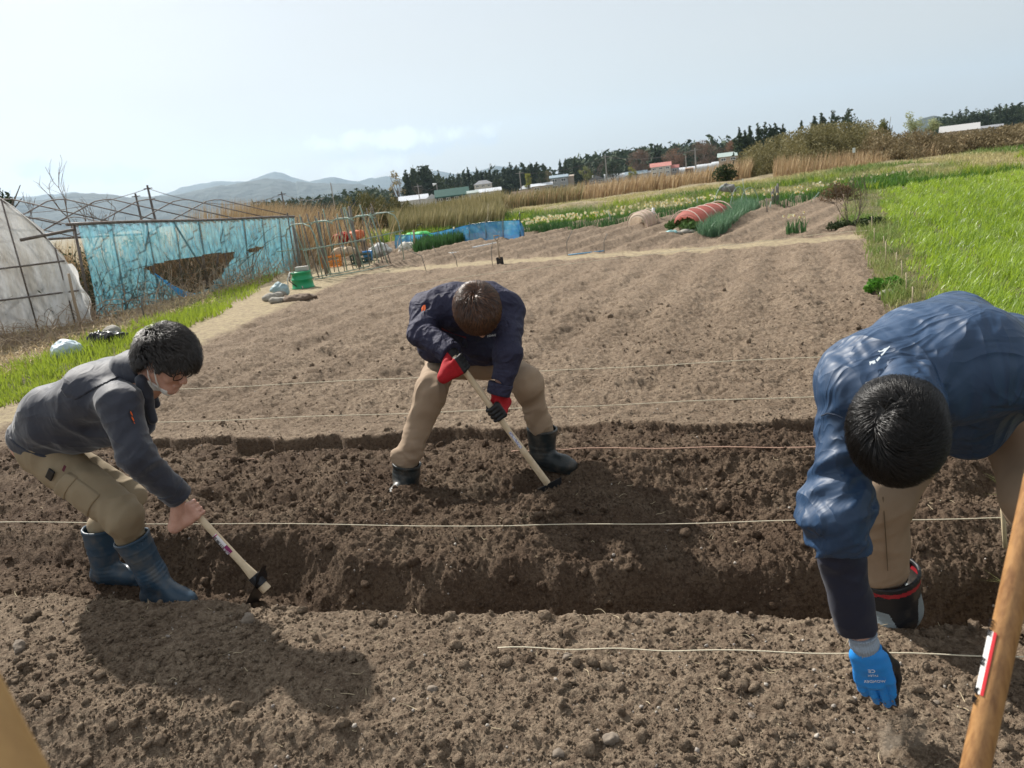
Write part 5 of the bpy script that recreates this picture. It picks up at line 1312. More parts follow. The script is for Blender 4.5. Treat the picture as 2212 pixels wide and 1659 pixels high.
def mis3(rng, n):
    y = 15 + 11 * rng.random(n); x = np.interp(y, [15, 25], [-8.6, -7.3]) - 1.2 - 1.6 * rng.random(n); return x, y
reed_field('reeds_behind_net', int(7000 * QN), mis3, .8, 1.5, M_reed, 75, 0.022)
xx, yy, rr_ = rad_sample(int(2600 * QN), 24, 38, -20, 40, 1.0, 119)
kk_ = (yy > garden_back(xx) + .3) & (yy < garden_back(xx) + 5.5) & (fbm2(xx * .8, yy * .8, 119, 3) > .12); xx, yy = xx[kk_], yy[kk_]
xx = np.repeat(xx, 16) + np.random.default_rng(8).normal(0, .16, len(xx) * 16); yy = np.repeat(yy, 16) + np.random.default_rng(9).normal(0, .16, len(yy) * 16)
blades('meadow_tufts', xx, yy, .30 + .14 * np.random.default_rng(4).random(len(xx)), .028, M_grass, .7, 120, droop=1.0, segs=2)
# ---- leafy masses: clumps of small leaf faces
def leaf_cloud(name, C_, Rv, n, size, matl, parent=None, seed=0, flat=1.0, hole=0.35, tintf=None, kind=None, up=0.0):
    """C_ (k,3) clump centres, Rv (k,3) clump radii; n leaves in all, as small bent quads"""
    rng = np.random.default_rng(seed); C_ = np.asarray(C_, float); Rv = np.asarray(Rv, float)
    w = (Rv.prod(1)) ** (2 / 3); w /= w.sum(); ci = rng.choice(len(C_), n, p=w)
    u = rng.normal(size=(n, 3)); u /= np.linalg.norm(u, axis=1)[:, None]; rr_ = rng.random(n) ** 0.45
    P = C_[ci] + u * rr_[:, None] * Rv[ci]
    if hole: P = P[vn3(P / (size * 7), seed) > hole]; 
    n = len(P)
    a = rng.normal(size=(n, 3)); a /= np.linalg.norm(a, axis=1)[:, None]; a[:, 2] = a[:, 2] * (1 - up) + up
    b = np.cross(a, rng.normal(size=(n, 3))); b /= np.linalg.norm(b, axis=1)[:, None] + 1e-9
    s = size * rng.uniform(0.5, 1.4, n)[:, None]
    V = np.stack([P - a * s, P + b * s * 0.45 * flat, P + a * s, P - b * s * 0.45 * flat], 1)
    tn = rng.random(n) * 0.5 + 0.5 * vn3(P / (size * 9 + .2), seed + 3) if tintf is None else tintf(P, rng)
    ob = np_mesh(name, V.reshape(-1, 3), np.arange(4 * n).reshape(-1, 4), matl, parent, attrs={'tint': np.repeat(tn, 4)})
    if kind: tag(ob, kind=kind)
    return ob
def leafmat(name, a, b, tr=0.2): return mat(name, a, 0.8, col2=b, attr='tint', trans=tr, spec=0.2)
M_cedar = leafmat('haze_lightened_cedar_needles', (0.028, 0.048, 0.030), (0.085, 0.115, 0.058), 0.08)  # needle colours lightened to stand in for haze over the far trees
M_pale = leafmat('young_pale_leaf', (0.20, 0.16, 0.075), (0.36, 0.30, 0.14), 0.3)
M_yel = leafmat('young_yellow_leaf', (0.19, 0.21, 0.035), (0.36, 0.36, 0.07), 0.3)
M_brn = leafmat('brown_budding_twigs', (0.135, 0.090, 0.064), (0.24, 0.165, 0.12), 0.15)
M_org = leafmat('reddish_bud', (0.20, 0.085, 0.045), (0.30, 0.14, 0.08), 0.2)
M_dkg = leafmat('dark_leaf', (0.022, 0.040, 0.016), (0.065, 0.090, 0.035), 0.1)
M_olv = leafmat('olive_leaf', (0.10, 0.12, 0.045), (0.20, 0.20, 0.08), 0.25)
def conifer(name, base, h, w, label, group, matl=None, seed=0, n=500):
    rng = np.random.default_rng(seed); root = empty(name, base, label=label, cat='tree', group=group)
    mb = MB(); mb.tube([(0, 0, -0.5), (0, 0, h * .5), (0, 0, h * .97)], [h * .02, h * .013, .03], 6); mb.build('trunk', M_bark, root)
    C_, R_v = [], []
    k = max(7, int(h * 1.1))
    for i in range(k):
        t = (i + .5) / k; zz = h * (0.10 + 0.88 * t); r_ = w / 2 * 2.3 * (1 - t) ** 0.80 * rng.uniform(.8, 1.15)
        for j in range(4):
            a = rng.uniform(0, 6.28); o = r_ * rng.uniform(.15, .70); C_.append((math.cos(a) * o, math.sin(a) * o, zz - o * .2)); R_v.append((r_ * .52 + .05, r_ * .52 + .05, h / k * .75))
    leaf_cloud('crown', C_, R_v, int(n * 1.6), h * 0.034, matl or M_cedar, root, seed, hole=0.22)
    return root
def broadleaf(name, base, h, w, label, group, matl, seed=0, n=600, leaf=0.03, hole=.42, crown0=0.28, branches=7, lobes=12):
    rng = np.random.default_rng(seed); root = empty(name, base, label=label, cat='tree', group=group)
    mb = MB(); top = h * 0.55
    mb.tube([(0, 0, -.5), (0.02 * h, 0, h * .25), (0, 0.02 * h, top)], [h * .028, h * .022, h * .012], 6)
    for i in range(branches):
        a = rng.uniform(0, 6.28); z0 = h * rng.uniform(.18, .5); o = w / 2 * rng.uniform(.5, .85); z1 = z0 + (h - z0) * rng.uniform(.55, .9)
        p1 = (math.cos(a) * o * .45, math.sin(a) * o * .45, z0 + (z1 - z0) * .45); p2 = (math.cos(a) * o, math.sin(a) * o, z1)
        mb.tube([(0, 0, z0), p1, p2], [h * .012, h * .008, h * .003], 5)
        for _ in range(3):
            b = a + rng.uniform(-.9, .9); q = rng.uniform(.2, .4) * w / 2; mb.tube([p1, (p1[0] + math.cos(b) * q, p1[1] + math.sin(b) * q, p1[2] + q)], [h * .005, h * .002], 4)
    mb.build('trunk', M_bark, root)
    C_, R_v = [], []
    for i in range(lobes):
        a = rng.uniform(0, 6.28); t = rng.uniform(0, 1); zz = h * (crown0 + (0.90 - crown0) * t); o = w / 2 * math.sqrt(max(0.05, 1 - (2 * t - .85) ** 2)) * rng.uniform(.25, .72)
        C_.append((math.cos(a) * o, math.sin(a) * o, zz)); R_v.append((w * rng.uniform(.15, .26),) * 2 + (h * rng.uniform(.09, .15),))
    leaf_cloud('crown', C_, R_v, n, h * leaf, matl, root, seed, hole=hole)
    return root
def bare_tree(name, base, h, w, label, seed=0, group=None, depth=5, leafm=None, nleaf=0, stems=1, up=.55, r0=.02, parts=('trunk', 'branches')):
    rng = np.random.default_rng(seed); root = empty(name, base, label=label, cat='tree' if h > 2.2 else 'shrub', group=group)
    mt = MB(); mbn = MB(); tips = []
    def grow(p, d, L, r, k):
        p = np.array(p); pts = [p]; q = p.copy(); dd = d.copy()
        for _ in range(3):
            dd = nv(dd + rng.normal(0, .16, 3) + np.array([0, 0, .07])); q = q + dd * L / 3; pts.append(q.copy())
        (mt if k == depth else mbn).tube(pts, [r, r * .88, r * .78, r * .66], 6 if k == depth else (4 if k > 2 else 3), cap=False)
        tips.append(q)
        if k <= 1: return
        for i in range(rng.integers(2, 5)):
            a = rng.uniform(0, 6.28); s = rng.uniform(.45, 1.0); nd = nv(dd * (1 - .0) + s * np.array([math.cos(a), math.sin(a), up * rng.uniform(-.2, 1.0)]) * (w / h) * 1.5)
            grow(pts[rng.integers(1, 4)], nd, L * rng.uniform(.55, .85), r * .60, k - 1)
    for s in range(stems):
        a = rng.uniform(0, 6.28); o = 0.0 if stems == 1 else rng.uniform(0, .04) * h
        grow((math.cos(a) * o, math.sin(a) * o, -.05), nv(np.array([math.cos(a) * (.0 if stems == 1 else .35), math.sin(a) * (.0 if stems == 1 else .35), 1])), h * .36, h * r0, depth)
    mt.build(parts[0], M_bark, root); mbn.build(parts[1], M_twig, root)
    if nleaf:
        T = np.array(tips); leaf_cloud('leaves', T, np.full((len(T), 3), h * .045), nleaf, h * .012, leafm, root, seed, hole=0)
    return root
# ================================================================== PLACES READ OFF THE PHOTOGRAPH
def zz2(ox, oy, s): return lambda x, y: (ox + s * x, oy + s * y)
ZQ = zz2(0, 329.2, .2481); ZR = zz2(0, 356.6, .3141); ZT = zz2(658.3, 438.9, .1240); ZS = zz2(603.5, 329.2, .2727); ZU = zz2(1152, 274.3, .2728); ZV = zz2(1591, 192, .2976); ZH = zz2(822.9, 351.1, .1736); ZK = zz2(1152, 296.2, .1984); ZX = zz2(1700.7, 822.9, .5037)
def onground(px, py):
    """where the ray through a pixel meets the terrain"""
    d = ray(px, py); t = 1.0; step = 0.5; last = 1.0
    for _ in range(4000):
        p = CAM + d * t
        if p[2] < gz(p[0], p[1]): break
        last = t; t += max(0.05, 0.01 * t)
        if t > 400: return None
    a, b = last, t
    for _ in range(14):
        m = (a + b) / 2; p = CAM + d * m
        if p[2] < gz(p[0], p[1]): b = m
        else: a = m
    return CAM + d * b
def far(px, py, dist):
    d = ray(px, py); return CAM + d * (dist / math.hypot(d[0], d[1]))
PXM = lambda dist: dist / F_PX           # metres per display pixel at a distance
ORD = ['first', 'second', 'third', 'fourth', 'fifth', 'sixth', 'seventh', 'eighth', 'ninth', 'tenth', 'eleventh', 'twelfth', 'thirteenth', 'fourteenth', 'fifteenth', 'sixteenth', 'seventeenth', 'eighteenth', 'nineteenth', 'twentieth']

# ---------------- strings and stakes
M_twine = mat('pale_twine', (0.66, 0.60, 0.46), 0.8)
M_twinep = mat('pinkish_twine', (0.62, 0.40, 0.30), 0.8)
M_bamboo = mat('weathered_bamboo', (0.50, 0.42, 0.27), 0.7, col2=(0.36, 0.30, 0.20), nscale=20)
def string(pts, r, label, m=None, lift=0.012):
    P = []
    for (px, py, dz) in pts:
        g = G(px, py, dz); P.append(g)
    Q = []
    for i in range(len(P) - 1):
        n = 14
        for j in range(n + (i == len(P) - 2)): Q.append(P[i] + (P[i + 1] - P[i]) * j / n)
    Q = [q + np.array([0, 0, 0.004 * math.sin(i * .9)]) for i, q in enumerate(Q)]
    mb = MB(); mb.tube(Q, r, 5); return tag(mb.build('string', m or M_twine, None, True), label, 'string', 'strings stretched across the field')
string([(1075, 1399, .035), (1500, 1405, .045), (2260, 1418, .05)], .0021, 'nearest string, crossing the loose soil behind the blue glove')
string([(-30, 1128, .10), (1100, 1136, .10), (2170, 1118, .12), (2190, 1126, .08)], .0022, 'string just beyond the trench, ending at a tall cane on the right')
string([(1105, 975, .05), (1240, 969, .08), (1765, 965, .09), (1900, 962, .05)], .0032, 'pinkish string over the dark dug soil behind the middle hoe', M_twinep)
string([(480, 993, .005), (585, 992, .005)], .002, 'short end of pinkish string surfacing from dug soil near the left man', M_twinep)
string([(200, 918, .05), (1000, 888, .05), (1880, 851, .06)], .0034, 'string crossing the field right behind the undug rim')
string([(200, 850, .05), (1100, 806, .05), (1935, 762, .06)], .0036, 'string crossing the field at knee height behind the middle man')
string([(800, 624, .06), (1206, 573, .06), (1755, 508, .06), (1880, 497, .06)], .0040, 'farthest string, running beside the straw covered cross path')
stk = [(963, 1010, 45), (980, 1055, 110), (997, 1130, 100), (1068, 1170, 85), (1080, 1275, 140), (1158, 1310, 105), (1197, 1400, 130), (1228, 1510, 150), (1272, 1600, 140)]
names = ['farthest thin cane of the row between soil and grain'] + [ORD[i] + ' thin cane from the far end of the row between soil and grain' for i in range(1, 8)] + ['nearest cane of the row, just behind the blue windbreaker']
for i, (x, y, h) in enumerate(stk):
    px, py = ZV(x, y); b = onground(px, py); H = h * .2976 * PXM(math.hypot(b[0], b[1])) * 1.06
    mb = MB(); mb.tube([b - Z3 * .08, b + Z3 * H * .5 + np.array([.006, 0, 0]), b + np.array([.004 * (i % 3 - 1), 0, H])], [.0075, .007, .006], 6)
    tag(mb.build('cane', M_bamboo, None, True), names[i], 'cane', 'canes holding the strings')
b = onground(2178, 1185); t_ = D(2163, 1062, b[1])
mb = MB(); mb.tube([b - Z3 * .1, t_], [.009, .007], 6); tag(mb.build('cane', M_bamboo, None, True), 'split cane on the right with a string tied to it, beside the brown handle', 'cane', 'canes holding the strings')
for (x, y, h, lb) in ((1836, 800, 40, 'short thin twig standing in bare soil left of the windbreaker'), (1838, 768, 30, None)):
    if lb:
        b = onground(x, y); mb = MB(); mb.tube([b - Z3 * .05, b + Z3 * .28], [.004, .003], 5); tag(mb.build('cane', M_bamboo), lb, 'cane', 'canes holding the strings')

# ---------------- handles of the nearest tools
M_oak = mat('brown_varnished_wood', (0.40, 0.215, 0.085), 0.42, col2=(0.22, 0.105, 0.040), nscale=12, stretch=(9, 9, .6), ndetail=8, nlo=.40, nhi=.68, bump=.2, bscale=30, bdist=.002, spec=.5)
P_ = lambda px, py, d: CAM + ray(px, py) * d
a, b = ZX(810, 1640), ZX(935, 1070); A_ = P_(*a, .97); B_ = P_(*b, .97); ax = nv(B_ - A_)
Lo = A_ - ax * (A_[2] - 0.02) / ax[2] * 1.0; Hi = B_ + ax * .55
h3 = empty('hoe', Lo, label='thick brown varnished handle with red and white sticker at the right edge', cat='tool')
mb = MB(); pts = [Lo + (Hi - Lo) * i / 12 for i in range(13)]; rs = [.0195, .0195, .019, .0185, .018, .0172, .0168, .0165, .0165, .0165, .0165, .0168, .017]
mb.tube(pts, [r_ * (1 + .02 * math.sin(i * 2.1)) for i, r_ in enumerate(rs)], 20); parts_to(h3, mb.build('handle', M_oak, None, True))
tc_ = nv(CAM - A_); sd3 = nv(np.cross(ax, tc_)); 
if sd3 @ RGT > 0: sd3 = -sd3
s0 = P_(*ZX(838, 1345), .97); s1 = P_(*ZX(890, 1075), .97)
def wrap(c0, c1, a0, a1, r, name, m_):
    mb = MB(); n = 8
    c0 = Lo + ax * float((c0 - Lo) @ ax); c1 = Lo + ax * float((c1 - Lo) @ ax); tcp = nv(tc_ - (tc_ @ ax) * ax); sp = nv(np.cross(ax, tcp)); sp = sp if sp @ RGT < 0 else -sp
    for c in (c0, c1):
        for i in range(n + 1):
            an_ = a0 + (a1 - a0) * i / n; mb.v.append(tuple(c + (sp * math.cos(an_) + tcp * math.sin(an_)) * r))
    for i in range(n): mb.f.append((i, i + 1, n + 2 + i, n + 1 + i))
    return parts_to(h3, mb.build(name, m_, None, True)), (c0 + c1) / 2 + (sp * math.cos((a0 + a1) / 2) + tcp * math.sin((a0 + a1) / 2)) * (r + .0006), sp * math.cos((a0 + a1) / 2 + 1.57) + tcp * math.sin((a0 + a1) / 2 + 1.57)
w_, wc, wt_ = wrap(s0, s1, .15, .85, .0178, 'sticker', mat('white_paper', (.74, .74, .74), .5))
r_o, rcn, rt_ = wrap(s0, s1, .85, 1.12, .0178, 'red_band', mat('red_paper', (.55, .03, .04), .5))
for tx_, of in (('\u91d1\u67c4', .045), ('\u92fc', .0), ('\u8fb2\u5177', -.045)):
    parts_to(h3, text_obj('sticker_text', tx_, .012, M_dark, None, wc + ax * of, ax, -wt_))
# pale blurred handle in the lower left corner
A_ = P_(-90, 1480, .40); B_ = P_(20, 1700, .40); ax = nv(A_ - B_)
h4 = MB(); Lo = B_ - ax * .9; h4.tube([Lo, B_, A_, A_ + ax * .3], [.019, .019, .018, .017], 16)
tag(h4.build('tool_handle', mat('pale_yellow_wood', (0.50, 0.30, 0.12), .5, col2=(0.40, .23, .09), nscale=9, stretch=(5, 5, .8)), None, True), 'blurred pale wooden tool handle in the lower left corner', 'tool')

# ---------------- grains and dust thrown up by the glove
rg_ = np.random.default_rng(77); gc_ = J(1945, 1560, 1.86); ng = 420
gp_ = gc_ + rg_.normal(0, 1, (ng, 3)) * np.array([.030, .022, .045]) + np.outer(rg_.random(ng), np.array([.035, 0, -.06])); gp_ = gp_[gp_[:, 2] > ground_z(gp_[:, 0], gp_[:, 1]) - .002]
tag(scatter_lumps('falling_soil', gp_, .0008 + .0022 * rg_.random(len(gp_)) ** 2, gm, None, mask=True, low=True), kind='stuff')
mb = MB(); dp = J(1950, 1585, 1.84)
dm = bpy.data.materials.new('dust'); dm.use_nodes = True; n_, l_ = dm.node_tree.nodes, dm.node_tree.links; n_.clear()
o_ = n_.new('ShaderNodeOutputMaterial'); v_ = n_.new('ShaderNodeVolumePrincipled'); v_.inputs['Color'].default_value = (.85, .72, .58, 1); v_.inputs['Anisotropy'].default_value = .2
t_ = n_.new('ShaderNodeTexCoord'); z_ = n_.new('ShaderNodeTexNoise'); z_.inputs['Scale'].default_value = 22; z_.inputs['Detail'].default_value = 3; l_.new(t_.outputs['Object'], z_.inputs['Vector'])
le_ = n_.new('ShaderNodeVectorMath'); le_.operation = 'LENGTH'; l_.new(t_.outputs['Object'], le_.inputs[0])
m1 = n_.new('ShaderNodeMapRange'); m1.inputs[1].default_value = .02; m1.inputs[2].default_value = .085; m1.inputs[3].default_value = 1; m1.inputs[4].default_value = 0; l_.new(le_.outputs['Value'], m1.inputs[0])
m2 = n_.new('ShaderNodeMapRange'); m2.inputs[1].default_value = .47; m2.inputs[2].default_value = .70; m2.inputs[3].default_value = 0; m2.inputs[4].default_value = 55; l_.new(z_.outputs['Fac'], m2.inputs[0])
mu = n_.new('ShaderNodeMath'); mu.operation = 'MULTIPLY'; l_.new(m1.outputs[0], mu.inputs[0]); l_.new(m2.outputs[0], mu.inputs[1]); l_.new(mu.outputs[0], v_.inputs['Density']); l_.new(v_.outputs[0], o_.inputs['Volume'])
pr = [(.001, -.085)] + [(.085 * math.sin(math.pi * i / 10), -.085 * math.cos(math.pi * i / 10)) for i in range(1, 10)] + [(.001, .085)]
mb.lathe(pr, 16); du = mb.build('dust_puff', dm); du.location = tuple(dp); du.scale = (.85, .6, 1.15); du.rotation_euler = (0, .5, 0); tag(du, kind='stuff')
# ================================================================== GREENHOUSE, NET, GARDEN THINGS
M_pipe = mat('galvanised_pipe', (0.22, 0.20, 0.19), 0.6, col2=(0.13, 0.10, 0.085), nscale=8, metal=.4)
M_gpole = mat('green_plastic_pole', (0.20, 0.33, 0.28), 0.55, col2=(0.30, 0.36, 0.30), nscale=6)
M_oldpost = mat('weathered_grey_wood', (0.22, 0.21, 0.19), 0.9, col2=(0.13, 0.12, 0.11), nscale=9)
def sheet_mat(name, col, op, rough=.4, trans=.5, dirt=None, bump=.3, bs=3, folds=(1, 1, 1)):
    m = bpy.data.materials.new(name); m.use_nodes = True; n, l = m.node_tree.nodes, m.node_tree.links; n.clear()
    o = n.new('ShaderNodeOutputMaterial'); p = n.new('ShaderNodeBsdfPrincipled'); p.inputs['Roughness'].default_value = rough
    t = n.new('ShaderNodeBsdfTranslucent'); tr = n.new('ShaderNodeBsdfTransparent'); m1 = n.new('ShaderNodeMixShader'); m2 = n.new('ShaderNodeMixShader')
    tc = n.new('ShaderNodeTexCoord'); mp = n.new('ShaderNodeMapping'); mp.inputs['Scale'].default_value = folds; l.new(tc.outputs['Object'], mp.inputs['Vector'])
    z = n.new('ShaderNodeTexNoise'); z.inputs['Scale'].default_value = bs; z.inputs['Detail'].default_value = 7; z.inputs['Roughness'].default_value = .65; l.new(mp.outputs[0], z.inputs['Vector'])
    mx = n.new('ShaderNodeMixRGB'); mx.inputs[1].default_value = (*col, 1); mx.inputs[2].default_value = (*(dirt or col), 1)
    mr = n.new('ShaderNodeMapRange'); mr.inputs[1].default_value = .4; mr.inputs[2].default_value = .65; l.new(z.outputs['Fac'], mr.inputs[0]); l.new(mr.outputs[0], mx.inputs[0])
    l.new(mx.outputs[0], p.inputs['Base Color']); l.new(mx.outputs[0], t.inputs['Color'])
    b = n.new('ShaderNodeBump'); b.inputs['Strength'].default_value = bump; b.inputs['Distance'].default_value = .05; l.new(z.outputs['Fac'], b.inputs['Height']); l.new(b.outputs[0], p.inputs['Normal'])
    m1.inputs[0].default_value = trans; l.new(p.outputs[0], m1.inputs[1]); l.new(t.outputs[0], m1.inputs[2])
    mo = n.new('ShaderNodeMapRange'); mo.inputs[1].default_value = .35; mo.inputs[2].default_value = .7; mo.inputs[3].default_value = op[0]; mo.inputs[4].default_value = op[1]
    z2 = n.new('ShaderNodeTexNoise'); z2.inputs['Scale'].default_value = bs * 1.7; z2.inputs['Detail'].default_value = 5; l.new(mp.outputs[0], z2.inputs['Vector']); l.new(z2.outputs['Fac'], mo.inputs[0])
    l.new(mo.outputs[0], m2.inputs[0]); l.new(tr.outputs[0], m2.inputs[1]); l.new(m1.outputs[0], m2.inputs[2]); l.new(m2.outputs[0], o.inputs['Surface'])
    return m
M_film = sheet_mat('dusty_greenhouse_film', (0.90, 0.91, 0.92), (.60, .98), .32, .40, (0.74, 0.72, 0.68), .6, 1.6, (3.5, 3.5, .6))
M_net = sheet_mat('blue_mesh_net', (0.15, 0.42, 0.54), (.36, .76), .6, .55, (0.26, 0.54, 0.60), .3, 4, (2.5, 2.5, .8))
M_net2 = sheet_mat('bright_blue_net', (0.045, 0.25, 0.58), (.72, .95), .6, .4, (0.12, 0.42, 0.66), .3, 5)
def place(o, base): return parts_to(o[0], o[1]) if False else None
def at_root(root, o): return parts_to(root, o)

# greenhouse: end wall faces us
gb_ = G(192, 697); gy = gb_[1]
root = empty('greenhouse', (gb_[0] - 2.7, gy, 0), label='greenhouse tunnel covered in dusty white plastic film at the left edge', cat='greenhouse')
axd = nv(np.array([-0.80, 1.0, 0])); xd = nv(np.array([1.0, 0.12, 0]))
WG = 3.2
def arch(u, dep, off=0.0):
    """u -1..1 across, dep metres back"""
    a = 1 - abs(u); K_ = [0, .1, .2, .3, .42, .52, .6, .74, .87, 1]; o_ = np.interp(a, K_, [0, .02, .07, .18, .41, .70, .92, 1.5, 2.3, 3.2]); z = np.interp(a, K_, [0, .45, .87, 1.28, 1.75, 2.14, 2.38, 2.85, 3.15, 3.25])
    x = math.copysign(WG - o_, u)
    return gb_ - xd * WG + xd * (x * (1 + off)) + axd * dep + Z3 * (z * (1 + off))
# film over the arch, with loose wavy edge at the mouth
V, Fq = [], []; nu, nd = 48, 26
for j in range(nd):
    for i in range(nu + 1):
        u = -1 + 2 * i / nu; dep = 13 * j / (nd - 1) + (0.10 * math.sin(i * 1.3) if j == 0 else 0); q = arch(u, dep, .012 + .004 * math.sin(i * 2.2 + j)); 
        V.append(q)
for j in range(nd - 1):
    for i in range(nu): a = j * (nu + 1) + i; Fq.append((a, a + 1, a + nu + 2, a + nu + 1))
at_root(root, np_mesh('roof_film', np.array(V), np.array(Fq), M_film, None, True))
V, Fq, mm = [], [], 26
for i in range(nu + 1):
    u = -1 + 2 * i / nu; t = arch(u, 0)
    for k in range(mm + 1):
        f = k / mm; q = np.array([t[0], t[1], 0]) + Z3 * t[2] * f
        s = (u * WG); fold = .035 * math.sin(s * 9 + 2 * math.sin(f * 3)) * (0.3 + abs(.55 - f)) + .02 * math.sin(s * 23 + f * 5)
        q = q - axd * (0.03 + fold); V.append(q)
for i in range(nu):
    for k in range(mm): a = i * (mm + 1) + k; Fq.append((a, a + mm + 1, a + mm + 2, a + 1))
at_root(root, np_mesh('end_film', np.array(V), np.array(Fq), M_film, None, True))
# film flap blown out beside the end wall
V, Fq = [], []
for k in range(15):
    f = k / 14; z = 1.12 * (1 - f); wv = .05 + .07 * math.sin(f * 3.0) + .03 * math.sin(f * 13)
    for i in range(7):
        g = i / 6; V.append(gb_ + xd * (-.55 + (0.55 + wv) * g - .10 * (1 - f)) + Z3 * z - axd * (.10 + .05 * math.sin(g * 8 + f * 9)))
for k in range(14):
    for i in range(6): a = k * 7 + i; Fq.append((a, a + 1, a + 8, a + 7))
at_root(root, np_mesh('loose_film', np.array(V), np.array(Fq), M_film, None, True))
for i, u in enumerate((-.72, -.45, -.12, .16, .40, .66)):
    t = arch(u, 0); mb = MB(); mb.tube([np.array([t[0], t[1], 0]) - axd * .10, t - axd * .10], .014, 6); at_root(root, mb.build('post', M_pipe, None, True))
for zz_ in (.62, 1.18):
    hw = WG - float(np.interp(zz_, [0, .87, 1.28, 1.75], [0, .07, .18, .41])); mb = MB(); mb.tube([gb_ - xd * (WG + hw) + Z3 * zz_ - axd * .11, gb_ - xd * (WG - hw) + Z3 * zz_ - axd * .11], .018, 6); at_root(root, mb.build('rail', M_pipe, None, True))
for dep in (0, 2.6, 5.2, 7.8, 10.4, 13):
    mb = MB(); mb.tube([arch(-1 + 2 * i / 24, dep) for i in range(25)], .016, 6, cap=False); at_root(root, mb.build('hoop', M_pipe, None, True))

# net house frame
A0 = G(206, 690); top0 = D(165, 484, A0[1]); B0 = G(648, 583, -.05); top1 = D(636, 468, B0[1])
root = empty('net_house', A0, label='rusty pipe frame shed hung with a torn light blue net beside the greenhouse', cat='net house')
def NP(f, h):      # f along, h 0..1 up
    lo = A0 + (B0 - A0) * f; hi = top0 + (top1 - top0) * f; return lo + (hi - lo) * h
def netf(px, py):
    """pixel -> (f,h) on the net's plane"""
    n_ = np.cross(B0 - A0, top0 - A0); d = ray(px, py); t = ((A0 - CAM) @ n_) / (d @ n_); p = CAM + d * t
    e = B0 - A0; f = float((p - A0)[:2] @ e[:2] / (e[:2] @ e[:2])); lo = A0 + e * f; hi = top0 + (top1 - top0) * f; return f, float((p - lo)[2] / (hi - lo)[2])
hole = [netf(*ZR(x, y)) for x, y in ((965, 705), (1090, 668), (1230, 640), (1420, 612), (1615, 588), (1560, 690), (1500, 770), (1430, 850), (1330, 880), (1230, 860), (1130, 800), (1040, 745))]
hole2 = [netf(*ZR(x, y)) for x, y in ((1680, 582), (1740, 562), (1800, 556), (1785, 585), (1740, 598), (1700, 595))]
def inside(p, poly):
    r = False; j = len(poly) - 1
    for i in range(len(poly)):
        xi, yi = poly[i]; xj, yj = poly[j]
        if (yi > p[1]) != (yj > p[1]) and p[0] < (xj - xi) * (p[1] - yi) / (yj - yi) + xi: r = not r
        j = i
    return r
nf, nh = 300, 60; V, Fq = [], []
for i in range(nf + 1):
    for k in range(nh + 1):
        f = -.0 + i / nf; h = k / nh * .985; q = NP(f, h); y_ = .05 * math.sin(f * 95 + 1.5 * math.sin(h * 4)) * (1 - h) + .03 * math.sin(f * 210 + h * 3); V.append(q + np.array([y_ + .02, 0, 0]))
for i in range(nf):
    for k in range(nh):
        c = ((i + .5) / nf, (k + .5) / nh)
        if inside(c, hole) or inside(c, hole2): continue
        a = i * (nh + 1) + k; Fq.append((a, a + nh + 1, a + nh + 2, a + 1))
at_root(root, np_mesh('net', np.array(V), np.array(Fq), M_net, None, True))
# torn flap bunched along the lower rim of the hole
V, Fq = [], []; pa = [ZR(1030, 745), ZR(1100, 790), ZR(1160, 830), ZR(1240, 865), ZR(1330, 880)]
for i, (px, py) in enumerate(pa):
    f, h = netf(px, py); q = NP(f, h)
    for k in range(6): V.append(q + np.array([.08 + .10 * k / 5, 0, -.02 - .05 * k * (.4 + .2 * i) + .03 * math.sin(k * 2 + i)]))
for i in range(len(pa) - 1):
    for k in range(5): a = i * 6 + k; Fq.append((a, a + 1, a + 7, a + 6))
at_root(root, np_mesh('torn_flap', np.array(V), np.array(Fq), mat('folded_blue_net', (.03, .30, .62), .6, trans=.3), None, True))
mb = MB(); mb.tube([NP(f, 1.0) + Z3 * .01 * math.sin(f * 9) for f in np.linspace(-.03, 1, 20)], .030, 8); at_root(root, mb.build('top_rail', M_pipe, None, True))
mb = MB(); ex = nv(top0 - top1); mb.tube([top0 - Z3 * .10 + ex * .1, top0 - Z3 * .22 + ex * .9 - np.array([.3, 0, 0])], .028, 8); at_root(root, mb.build('side_rail', M_pipe, None, True))
fr_ = [0, .12, .25, .36, .47, .58, .69, .8, .9, 1.0]
for i, f in enumerate(fr_):
    mb = MB(); mb.tube([NP(f, -.05) - np.array([.06, 0, 0]), NP(f, 1.0) - np.array([.05, 0, 0])], .026 if i % 2 == 0 else .018, 7); at_root(root, mb.build('post', M_pipe, None, True))
for f0, f1 in ((.25, .19), (.36, .47), (.58, .52)):
    mb = MB(); mb.tube([NP(f0, .98) - np.array([.04, 0, 0]), NP(f1, .25) - np.array([.04, 0, 0])], .022, 6); at_root(root, mb.build('brace', M_pipe, None, True))
for k, (f, sh_) in enumerate([(f, s) for f in np.linspace(-.22, 1.0, 8) for s in (0, 1)]):
    q = NP(f, 1.0); W4 = 4.2; o = q - np.array([W4 * sh_, -.5 * sh_, 0]); rise = 0.70
    pts = [o, o + np.array([-W4 * .25, .05, rise * .52]), o + np.array([-W4 * .46, .09, rise * .97]), o + np.array([-W4 * .5, .1, rise]), o + np.array([-W4 * .56, .11, rise * .98]), o + np.array([-W4 * .78, .15, rise * .5]), o + np.array([-W4, .2, 0])]
    mb = MB(); mb.tube(pts, .014, 6); at_root(root, mb.build('roof_pipe', M_pipe, None, True))
mb = MB(); mb.tube([NP(f, 1.0) + np.array([-4.2, .5, 0]) for f in (-.2, 1)], .03, 6); at_root(root, mb.build('valley_rail', M_pipe, None, True))

